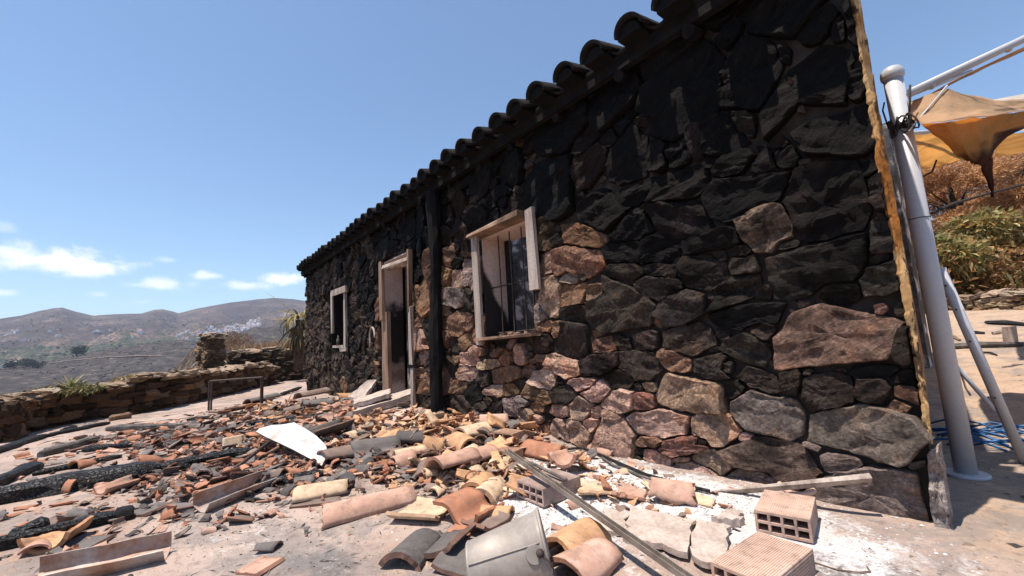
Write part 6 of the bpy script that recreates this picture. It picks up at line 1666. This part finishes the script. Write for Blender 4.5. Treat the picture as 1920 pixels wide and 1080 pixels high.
hollow_brick((1414, 963), (1440, 925), (1536, 940), 0.075, 'salmon hollow brick with eight holes nearest the foot of the wall', (0.45, 0.31, 0.245), -0.35)
hollow_brick((1332, 1051), (1390, 986), (1489, 1017), 0.075, 'salmon hollow brick at the bottom edge, front one of the two pale bricks', (0.46, 0.315, 0.245), -0.38)
hollow_brick((969, 908), (1010, 885), (1058, 900), 0.075, 'sooty pink hollow brick lying in the ash under the steel rail', (0.37, 0.27, 0.235), -0.05, L=0.24)
hollow_brick((925, 823), (938, 808), (972, 812), 0.10, 'broken orange hollow brick on top of the heap below the window', (0.43, 0.27, 0.185), -0.3, L=0.12, cols=2)
hollow_brick((925, 850), (935, 836), (968, 840), 0.07, 'second broken hollow brick in the heap, just below the broken orange one', (0.38, 0.235, 0.16), -0.1, L=0.12, cols=2)

# curved clay pipe piece behind the upper brick
c_ = Z0(1494, 918, 0.062); mb = MB()
mb.tube([(0.062 * cos(a), 0.03 * sin(a), 0.010 * cos(2 * a)) for a in np.linspace(pi * 1.0, pi * 2.02, 14)], 0.011, 8)
add('curved_pipe', mb.mesh('curved_pipe', BRICK, True), None, tuple(c_), color=(0.55, 0.36, 0.28, -0.2), label='curved clay coloured tube piece lying behind the upper hollow brick', cat='pipe')

# --- bucket -----------------------------------------------------------------------------------
bc0, bc1 = np.array(BUCKET[0]), np.array(BUCKET[1]); ax = bc1 - bc0; BL_ = np.linalg.norm(ax); ax /= BL_
bs = np.cross(ax, (0, 0, 1.0)); bs /= np.linalg.norm(bs); bu = np.cross(bs, ax)
bk = empty('metal_bucket', tuple(bc0 - np.array([0, 0, 0.07])), 'dented grey metal bucket lying on its side at the bottom of the view', 'bucket'); BO = np.array(bk.location)
RB0, RB1 = 0.076, 0.110
def rad(s): return RB0 + (RB1 - RB0) * s
mb = MB(); n = 48; prof_ = [(0.0, 0.0), (0.0, RB0 - 0.004), (0.012, RB0), (0.03, RB0 + 0.003), (0.035, RB0 + .001), (0.5, rad(.5) + 0.001), (0.93, rad(.93)), (0.955, rad(.955) + 0.003), (1.0, rad(1.0)), (1.0, rad(1.0) - 0.004), (0.93, rad(.93) - .004), (0.03, RB0 - 0.004), (0.02, 0.0)]
V = []
for s, r_ in prof_:
    for k in range(n):
        a = 2 * pi * k / n; rr_ = r_ * (1 + 0.02 * sin(2 * a + 1) * s + 0.012 * sin(5 * a + 3 * s)); V.append(bc0 + ax * s * BL_ + (bs * cos(a) + bu * sin(a)) * rr_ - BO)
F = [(i * n + k, (i + 1) * n + k, (i + 1) * n + (k + 1) % n, i * n + (k + 1) % n) for i in range(len(prof_) - 1) for k in range(n)]
mb.add(V, F); add('body', mb.mesh('body', STEEL, True), bk)
mb = MB(); mb.tube([bc0 + ax * BL_ + (bs * cos(a) + bu * sin(a)) * rad(1.0) - BO for a in np.linspace(0, 2 * pi, 49)], 0.005, 8); add('rim', mb.mesh('rim', STEEL, True), bk)
def side_pt(a, s, o_=0.0): return bc0 + ax * s * BL_ + (bs * cos(a) + bu * sin(a)) * (rad(s) + o_) - BO
sb_ = min(np.linspace(0, 2 * pi, 180), key=lambda a: np.hypot(*(np.array(proj(side_pt(a, 0.84) + BO)[:2]) - np.array((1044, 1030)))) + 400 * (((bs * cos(a) + bu * sin(a)) @ (bc1 - CAM)) > 0))
sa_ = sb_ + 0.22
mb = MB(); mb.tube([side_pt(sa_, s, 0.0025) for s in np.linspace(0.04, 0.95, 12)], 0.0022, 6); add('seam', mb.mesh('seam', STEEL, True), bk)
nd = bs * cos(sb_) + bu * sin(sb_); cE = side_pt(sb_, 0.86, 0.0); mb = MB(); mb.tube([cE - nd * 0.001, cE + nd * 0.003], [0.026, 0.024], 20); add('ear', mb.mesh('ear', STEEL, False), bk)
cK = side_pt(sb_, 0.93, 0.012); mb = MB(); mb.tube([cK - nd * 0.012, cK, cK + nd * 0.008], [0.008, 0.012, 0.007], 9); add('handle_knob', mb.mesh('handle_knob', IRON, True), bk)
mb = MB(); mb.tube([cK, side_pt(sb_ - 0.25, 1.03, 0.012), side_pt(sb_ - 0.8, 1.06, 0.014), side_pt(sb_ - 1.5, 1.05, 0.012), side_pt(sb_ - 2.2, 1.0, 0.012)], 0.003, 6); add('handle', mb.mesh('handle', IRON, True), bk)

RAILM = m_simple('scorched_rail_steel', [(0.3, (0.09, 0.075, 0.065)), (0.5, (0.22, 0.185, 0.155)), (0.75, (0.36, 0.31, 0.265))], 7, 0.6, 0.15, 0.003, metal=0.2)
# --- long steel rail, black pipes, lath --------------------------------------------------------
r0, r1 = Z0(950, 848, 0.16), Z0(1288, 1088, 0.06)
dr_ = r1 - r0; L_ = np.linalg.norm(dr_); dh = dr_ / L_; sd = np.cross((0, 0, 1.0), dh); sd /= np.linalg.norm(sd); upv = np.cross(dh, sd)
mb = MB(); Rm = np.array([dh, sd, upv]).T; r1x = r1 + dh * 0.5; LL = L_ + 0.5
mb.box(LL * dh / 2, (LL, 0.023, 0.003), Rm, 0); mb.box(LL * dh / 2 + sd * 0.010 + upv * 0.0095, (LL, 0.003, 0.016), Rm, 0); mb.box(LL * dh / 2 - sd * 0.010 + upv * 0.0095, (LL, 0.003, 0.016), Rm, 0)
add('steel_rail', mb.mesh('steel_rail', RAILM), None, tuple(r0), label='long steel channel rail slanting over the ash from the heap to the bottom edge', cat='rail')
mb = MB(); s0, s1 = Z0(955, 852, 0.13), Z0(1062, 900, 0.11); mb.tube([(0, 0, 0), tuple((s1 - s0) * 0.5 + np.array([0, 0, 0.006])), tuple(s1 - s0)], 0.008, 8); add('thin_pipe', mb.mesh('thin_pipe', GREYBEAM, True), None, tuple(s0), label='thin grey pipe lying along the upper end of the steel rail', cat='pipe')
for k, (pp_, r_, lab) in enumerate([([(1050, 843), (1085, 840), (1108, 845), (1160, 868), (1212, 890), (1275, 908), (1330, 921)], 0.0085, 'black burnt conduit bending along the wall foot, upper of two'),
                                    ([(1128, 858), (1150, 872), (1200, 892), (1260, 910), (1300, 920)], 0.007, 'second black conduit lying alongside the upper one on the ash')]):
    pts = [G(x, y, r_ + 0.006) for x, y in pp_]; mb = MB(); mb.tube([p - pts[0] for p in pts], r_, 8); add('burnt_conduit', mb.mesh('burnt_conduit', GREYBEAM if k else CHAR, True), None, tuple(pts[0]), label=lab, cat='conduit')
l0, l1 = Z0(1336, 925, 0.025), W(1633, 897, -0.075)
mb = MB(); mb.plank((0, 0, 0), tuple(l1 - l0), 0.012, 0.036, (0, -0.75, 0.66), jit=0.002); add('wooden_lath', mb.mesh('wooden_lath', GREYWOOD), None, tuple(l0), label='pale wooden lath leaning from the ash up against the foot of the wall', cat='lath')
pts = [G(x, y, 0.004) for x, y in ((1500, 1040), (1530, 1055), (1570, 1068), (1610, 1073), (1632, 1071), (1625, 1062))]; mb = MB(); mb.tube([p - pts[0] for p in pts], 0.0022, 5); add('thin_wire', mb.mesh('thin_wire', OLDWOOD, True), None, tuple(pts[0]), label='thin curled wire on bare concrete right of the hollow bricks', cat='wire')
pts = [G(x, y, 0.006) for x, y in ((255, 1020), (300, 985), (350, 968), (385, 952))]; mb = MB(); mb.tube([p - pts[0] for p in pts], 0.004, 5); add('thin_wire', mb.mesh('thin_wire', IRON, True), None, tuple(pts[0]), label='dark wire on the floor between the two rusty gutters', cat='wire')
# bottle and hook on the wall
p = W(634, 648, -0.03); mb = MB(); mb.tube([(0, 0, 0), (0, 0, 0.10), (0, 0, 0.125), (0, 0, 0.17)], [0.028, 0.028, 0.012, 0.011], 12); add('bottle', mb.mesh('bottle', GREYBEAM, True), None, tuple(p), label='small sooty bottle standing on the sill of the left window', cat='bottle')
p = W(698, 632, -0.06); mb = MB(); mb.tube([(0.10 * cos(a) * 0.9, 0, 0.13 * sin(a)) for a in np.linspace(-0.1, pi * 1.15, 16)] + [(-0.10, 0, -0.14)], 0.014, 8); add('hose_loop', mb.mesh('hose_loop', GREYWOOD, True), None, tuple(p), label='pale hooked hose end hanging on the wall left of the doorway', cat='hose')

# --- loose broken tile pieces --------------------------------------------------------------
def rand_cut(r_, smin=0.25, smax=0.9):
    a = r_.uniform(0, 0.5); b = a + r_.uniform(smin, smax); c = r_.uniform(0, .5); d = c + r_.uniform(smin * 0.5, smax * 0.7)
    j = lambda: r_.normal(0, 0.07)
    return np.clip([(a + j(), c + j()), (b + j(), c + j()), (b + j(), d + j()), (a + j(), d + j())], 0, 1)


VAR = []
for k in range(26):
    r_ = np.random.default_rng(100 + k); pf = (PB, PB * 1.15, PS, PP, PP)[k % 5]
    vs, fs, mi = sheet(pf, 0.42, 0.014, cut=rand_cut(r_), nu=5, seed=k, jag=0.045)
    vs = vs - (vs.max(0) + vs.min(0)) / 2; VAR.append((vs, fs, mi))
VARM = []
for vs, fs, mi in VAR:
    me = mesh('tile_fragment', vs, fs, [TILE, TILE_E], True, mi); me.polygons.foreach_set('use_smooth', np.array([m_ == 0 for m_ in mi])); VARM.append(me)
# where pieces lie, in floor metres: (x, y, rx, ry, angle, share, height of heap, palette, scale)
PALS = {'L': ['grey', 'grey', 'black', 'terracotta', 'pink', 'brown', 'terracotta'], 'H': ['orange', 'orange', 'cream', 'terracotta', 'pink', 'brown', 'grey', 'orange'], 'F': ['pink', 'terracotta', 'orange', 'cream', 'brown'], 'M': ['terracotta', 'grey', 'brown', 'pink', 'orange', 'black']}
ZONES = [(-2.75, -0.45, 0.55, 0.30, 0.1, 0.20, 0.07, 'H', 0.85, 'on the bright heap below the barred window'), (-3.7, -0.5, 0.8, 0.34, 0.1, 0.17, 0.05, 'H', 0.9, 'on the heap in front of the doorway'),
         (-2.2, -0.85, 0.35, 0.22, 0.2, 0.08, 0.04, 'F', 0.85, 'between the heap and the steel rail'), (-3.0, -1.15, 0.6, 0.25, 0.1, 0.10, 0.02, 'M', 0.8, 'just right of the white tabletop'),
         (-5.1, -1.15, 1.2, 0.5, 0.25, 0.16, 0.02, 'M', 0.95, 'behind and beside the white tabletop'), (-3.9, -1.95, 0.7, 0.35, 0.35, 0.12, 0.01, 'L', 0.75, 'in front of the metal strut'),
         (-5.4, -2.1, 1.0, 0.5, 0.4, 0.11, 0.01, 'L', 0.85, 'among the charred logs'), (-6.2, -0.9, 1.1, 0.5, 0.2, 0.10, 0.02, 'M', 1.0, 'around the burnt metal frame'),
         (-2.9, -2.35, 0.5, 0.35, 0.3, 0.05, 0.0, 'L', 0.6, 'on the floor around the left gutters'), (-1.35, -0.5, 0.4, 0.25, 0.0, 0.04, 0.0, 'F', 0.55, 'scattered on the white ash'),
         (-4.7, -1.75, 1.0, 0.45, 0.35, 0.22, 0.01, 'L', 0.75, 'on the floor left of the metal strut'), (-3.1, -1.75, 0.6, 0.3, 0.3, 0.10, 0.01, 'L', 0.65, 'behind the rusty middle gutter'), (-4.0, -2.5, 0.9, 0.3, 0.5, 0.05, 0.0, 'L', 0.6, 'in front of the biggest charred log')]
sh = np.array([z[5] for z in ZONES]); sh /= sh.sum(); NF = 4600; pcs = []
for k in range(NF):
    zi = rng.choice(len(ZONES), p=sh); zx, zy, rx, ry, an, _s, hp, pal, sc, where = ZONES[zi]
    u, v = rng.normal(0, 0.55), rng.normal(0, 0.55); x = zx + cos(an) * u * rx * 1.3 - sin(an) * v * ry * 1.3; y = zy + sin(an) * u * rx * 1.3 + cos(an) * v * ry * 1.3
    if y > -0.06 or x < -8.0: continue
    pp = proj((x, y, 0.02))
    if pp[2] < 0.3: continue
    s = sc * (rng.uniform(0.5, 0.95) if k % 4 == 0 else rng.uniform(0.2, 0.6))
    dens = math.exp(-(u * u + v * v)); lift = hp * dens * rng.random()
    cn_ = random.choice(PALS[pal]); flip = rng.random() < 0.4; big = 1.6 if lift > 0.02 else 1.0
    rot = (rng.normal(0, 0.16 * big), rng.normal(0, 0.18 * big) + (pi if flip else 0), rng.uniform(0, 2 * pi))
    vi = rng.integers(len(VAR)); ex = np.ptp(VAR[vi][0], axis=0); area = ex[0] * ex[1] * s * s * (FPX / pp[2]) ** 2
    inside = -40 < pp[0] < 1960 and -40 < pp[1] < 1110
    pcs.append((area if inside else 0, x, y, s, lift, cn_, rot, vi, zi))
pcs.sort(key=lambda q: -q[0])
LOOK = {'terracotta': 'terracotta', 'orange': 'pale orange', 'cream': 'cream', 'pink': 'pinkish', 'grey': 'sooty grey', 'black': 'soot black', 'brown': 'brown'}
V2, F2, M2, C2, nb = [], [], [], [], 0
BYLAB = {}
for k, (ar, x, y, s, lift, cn_, rot, vi, zi) in enumerate(pcs):
    vs, fs, mi = VAR[vi]; R_ = np.array(Euler(rot).to_matrix()); p = vs @ R_.T * s
    z = float(np.max(gh(p[:, 0] + x, p[:, 1] + y) - p[:, 2])) - 0.006 + lift
    z = min(z, float(gh(x, y)) + 0.12)
    soot = rng.normal(0.0, 0.16) + (0.12 if cn_ in ('grey', 'black') else 0); col_ = np.array(C_[cn_]) * rng.uniform(0.8, 1.15)
    if k < 240:
        sz = 'large' if s > 0.62 else ('middling' if s > 0.46 else 'small')
        shp = ('curved', 'curved', 'S shaped', 'flat', 'flat')[vi % 5]
        lab = f'{sz} {LOOK[cn_]} {shp} tile piece {ZONES[zi][9]}'
        sun_ = 'upturned' if abs(rot[1]) > 1.6 else 'humped'
        if shp != 'flat': lab = lab.replace(' tile piece', f' {sun_} tile piece')
        elif abs(rot[0]) + min(abs(rot[1]), abs(pi - abs(rot[1]))) > 0.3: lab = lab.replace(' flat', ' tilted flat')
        o = add('tile_fragment', VARM[vi], None, (x, y, z), rot, color=(*col_, soot), label=lab, cat='tile fragment', group='tile pieces: ' + lab); o.scale = (s, s, s); BYLAB.setdefault(lab, []).append(o)
    else:
        V2.append(p + np.array([x, y, z])); F2 += [tuple(nb + q for q in f) for f in fs]; M2 += mi; nb += len(p); C2.append(np.repeat(np.array([[*col_, min(max(soot, 0), 1)]]), len(p), 0))
# pieces whose look and resting place agree are told apart by their order across the view
for lab, os_ in BYLAB.items():
    if 1 < len(os_) < 6 and len(lab.split()) < 16:
        os_.sort(key=lambda q: proj(q.location)[0])
        for o, w_ in zip(os_, {2: ('left', 'right'), 3: ('leftmost', 'middle', 'rightmost'), 4: ('leftmost', 'second', 'third', 'rightmost'), 5: ('leftmost', 'second', 'third', 'fourth', 'rightmost')}[len(os_)]): o['label'] = w_ + ' ' + lab
me = mesh('tile_rubble', np.concatenate(V2), F2, [TILE_MIX, TILE_MIX_E], False, M2); setcol(me, 'Col', np.concatenate(C2)); add('tile_rubble', me, kind='stuff')

# chips, ash and cinders -------------------------------------------------------------------------
tet = np.array([(-1, -.6, 0), (1, -.6, 0), (0, 1.1, 0), (0.1, 0.1, 0.9)]); tf_ = np.array([(0, 2, 1), (0, 1, 3), (1, 2, 3), (2, 0, 3)])
def chips(name, n, centres, size, cols, flat_=0.6):
    cw = np.array([c[4] for c in centres]); ci = rng.choice(len(centres), n, p=cw / cw.sum()); Vv = []; keep = 0; Cc = []
    for i in range(n):
        cx, cy, rx, ry, _w = centres[ci[i]]; x, y = cx + rng.normal(0, rx), cy + rng.normal(0, ry)
        if y > -0.03 and x < -0.25: continue
        s = size[0] * (size[1] / size[0]) ** (rng.random() ** 2); a = rng.uniform(0, 2 * pi); R_ = np.array([[cos(a), -sin(a), 0], [sin(a), cos(a), 0], [0, 0, 1]])
        t = tet * rng.uniform(0.6, 1.3, tet.shape) * np.array([s, s * 0.8, s * flat_]); t = t @ R_.T; t[:, 0] += x; t[:, 1] += y; t[:, 2] += float(gh(x, y)) - s * 0.06
        Vv.append(t); Cc.append(np.repeat(np.array(cols[rng.integers(len(cols))])[None] * rng.uniform(0.8, 1.15), 4, 0)); keep += 1
    F = (np.arange(keep)[:, None, None] * 4 + tf_[None]).reshape(-1, 3)
    me = mesh(name, np.concatenate(Vv), F, CHIPMAT, False); setcol(me, 'Col', np.concatenate(Cc)); add(name, me, kind='stuff')


ASHC = [(0.66, 0.64, 0.63), (0.58, 0.555, 0.54), (0.72, 0.71, 0.70), (0.36, 0.34, 0.33), (0.14, 0.13, 0.13)]
chips('ash_chips', 9000, [(-1.25, -0.36, 0.5, 0.16, 1.0), (-1.75, -0.75, 0.25, 0.16, 0.6), (-1.35, -0.85, 0.2, 0.15, 0.35), (-2.0, -1.1, 0.3, 0.2, 0.2)], (0.002, 0.009), ASHC)
chips('gravel', 9000, [(-1.9, -1.3, 0.7, 0.4, 1.0), (-2.6, -2.1, 0.7, 0.4, 0.8), (-4.2, -1.8, 1.2, 0.6, 0.8)], (0.0015, 0.006), [(0.30, 0.235, 0.195), (0.22, 0.17, 0.145), (0.36, 0.285, 0.24), (0.06, 0.055, 0.055), (0.10, 0.09, 0.09), (0.32, 0.19, 0.13)])
chips('yard_litter', 1500, [(-0.1, 4.0, 0.5, 1.5, 1.0), (-0.3, 6.5, 0.8, 1.5, 1.0), (0.0, 0.6, 0.3, 0.6, 0.3)], (0.004, 0.03), [(0.05, 0.045, 0.04), (0.2, 0.14, 0.1), (0.3, 0.22, 0.16), (0.12, 0.09, 0.07)], 0.35)
chips('cinders', 1800, [(-2.2, -1.0, 0.18, 0.1, 1.0), (-3.6, -1.7, 0.7, 0.4, 0.8), (-2.7, -1.9, 0.4, 0.2, .3)], (0.003, 0.010), [(0.02, 0.02, 0.02), (0.05, 0.048, 0.05), (0.09, 0.085, 0.085)])
chips('brick_rubble', 9000, [(-2.75, -0.4, 0.6, 0.22, 1.0), (-3.8, -0.45, 0.8, 0.22, 0.9), (-5.2, -0.9, 1.0, 0.4, 0.8), (-2.3, -0.9, 0.4, 0.25, 0.5), (-6.2, -0.8, 0.8, 0.4, 0.6)], (0.006, 0.028), [(0.36, 0.225, 0.155), (0.3, 0.16, 0.11), (0.43, 0.32, 0.22), (0.37, 0.265, 0.22), (0.11, 0.10, 0.10), (0.17, 0.13, 0.11)], 0.45)


def splinters(name, n, centres, size, cols, wid=(0.0006, 0.0022)):
    cw = np.array([c[4] for c in centres]); ci = rng.choice(len(centres), n, p=cw / cw.sum()); V = []; F = []; C = []; nb = 0
    for i in range(n):
        cx, cy, rx, ry, _w = centres[ci[i]]; x, y = cx + rng.normal(0, rx), cy + rng.normal(0, ry)
        if y > -0.05 or (wid[1] > 0.005 and math.hypot(x, y - CAM[1]) < 2.7): continue
        L = rng.uniform(*size); w_ = rng.uniform(*wid); a = rng.uniform(0, pi); z = float(gh(x, y)); up_ = rng.uniform(0.0, 0.35) * L * (rng.random() < 0.12)
        d = np.array([cos(a) * L / 2, sin(a) * L / 2, 0]); s = np.array([-sin(a) * w_, cos(a) * w_, 0]); c = np.array([x, y, z + 0.002]); m = c + d * rng.uniform(-.2, .2) + np.array([0, 0, w_ * 1.6 + up_ * .5]) + s * rng.uniform(-1.5, 1.5)
        V += [c - d, m - s, m + s, m - np.array([0, 0, w_ * 1.5]), c + d + np.array([0, 0, up_])]
        F += [tuple(nb + q for q in f) for f in ((0, 1, 2), (0, 3, 1), (0, 2, 3), (4, 2, 1), (4, 1, 3), (4, 3, 2))]; nb += 5
        C.append(np.repeat((np.array(cols[rng.integers(len(cols))]) * rng.uniform(.7, 1.2))[None], 5, 0))
    me = mesh(name, V, F, CHIPMAT, False); setcol(me, 'Col', np.concatenate(C)); add(name, me, kind='stuff')


splinters('charred_splinters', 2400, [(-3.9, -1.7, 1.2, 0.6, 1.0), (-5.6, -1.6, 1.2, 0.8, 1.0), (-2.6, -1.5, 0.6, 0.4, 0.7), (-1.7, -1.0, 0.5, 0.3, 0.3), (-3.4, -0.6, 1.0, 0.3, 0.8), (-0.7, -0.6, 0.4, 0.25, 0.03)], (0.012, 0.07), [(0.02, 0.02, 0.02), (0.05, 0.045, 0.042), (0.12, 0.085, 0.06), (0.2, 0.155, 0.125), (0.09, 0.07, 0.06)])

splinters('charred_slivers', 420, [(-4.3, -1.6, 1.3, 0.5, 1.0), (-5.8, -1.7, 1.1, 0.7, 1.0), (-3.2, -1.3, 0.7, 0.3, 0.6), (-3.6, -0.7, 0.9, 0.25, 0.5), (-2.6, -0.9, 0.5, 0.25, 0.3)], (0.08, 0.34), [(0.015, 0.015, 0.015), (0.03, 0.028, 0.027), (0.08, 0.06, 0.045), (0.17, 0.13, 0.1)], (0.003, 0.011))
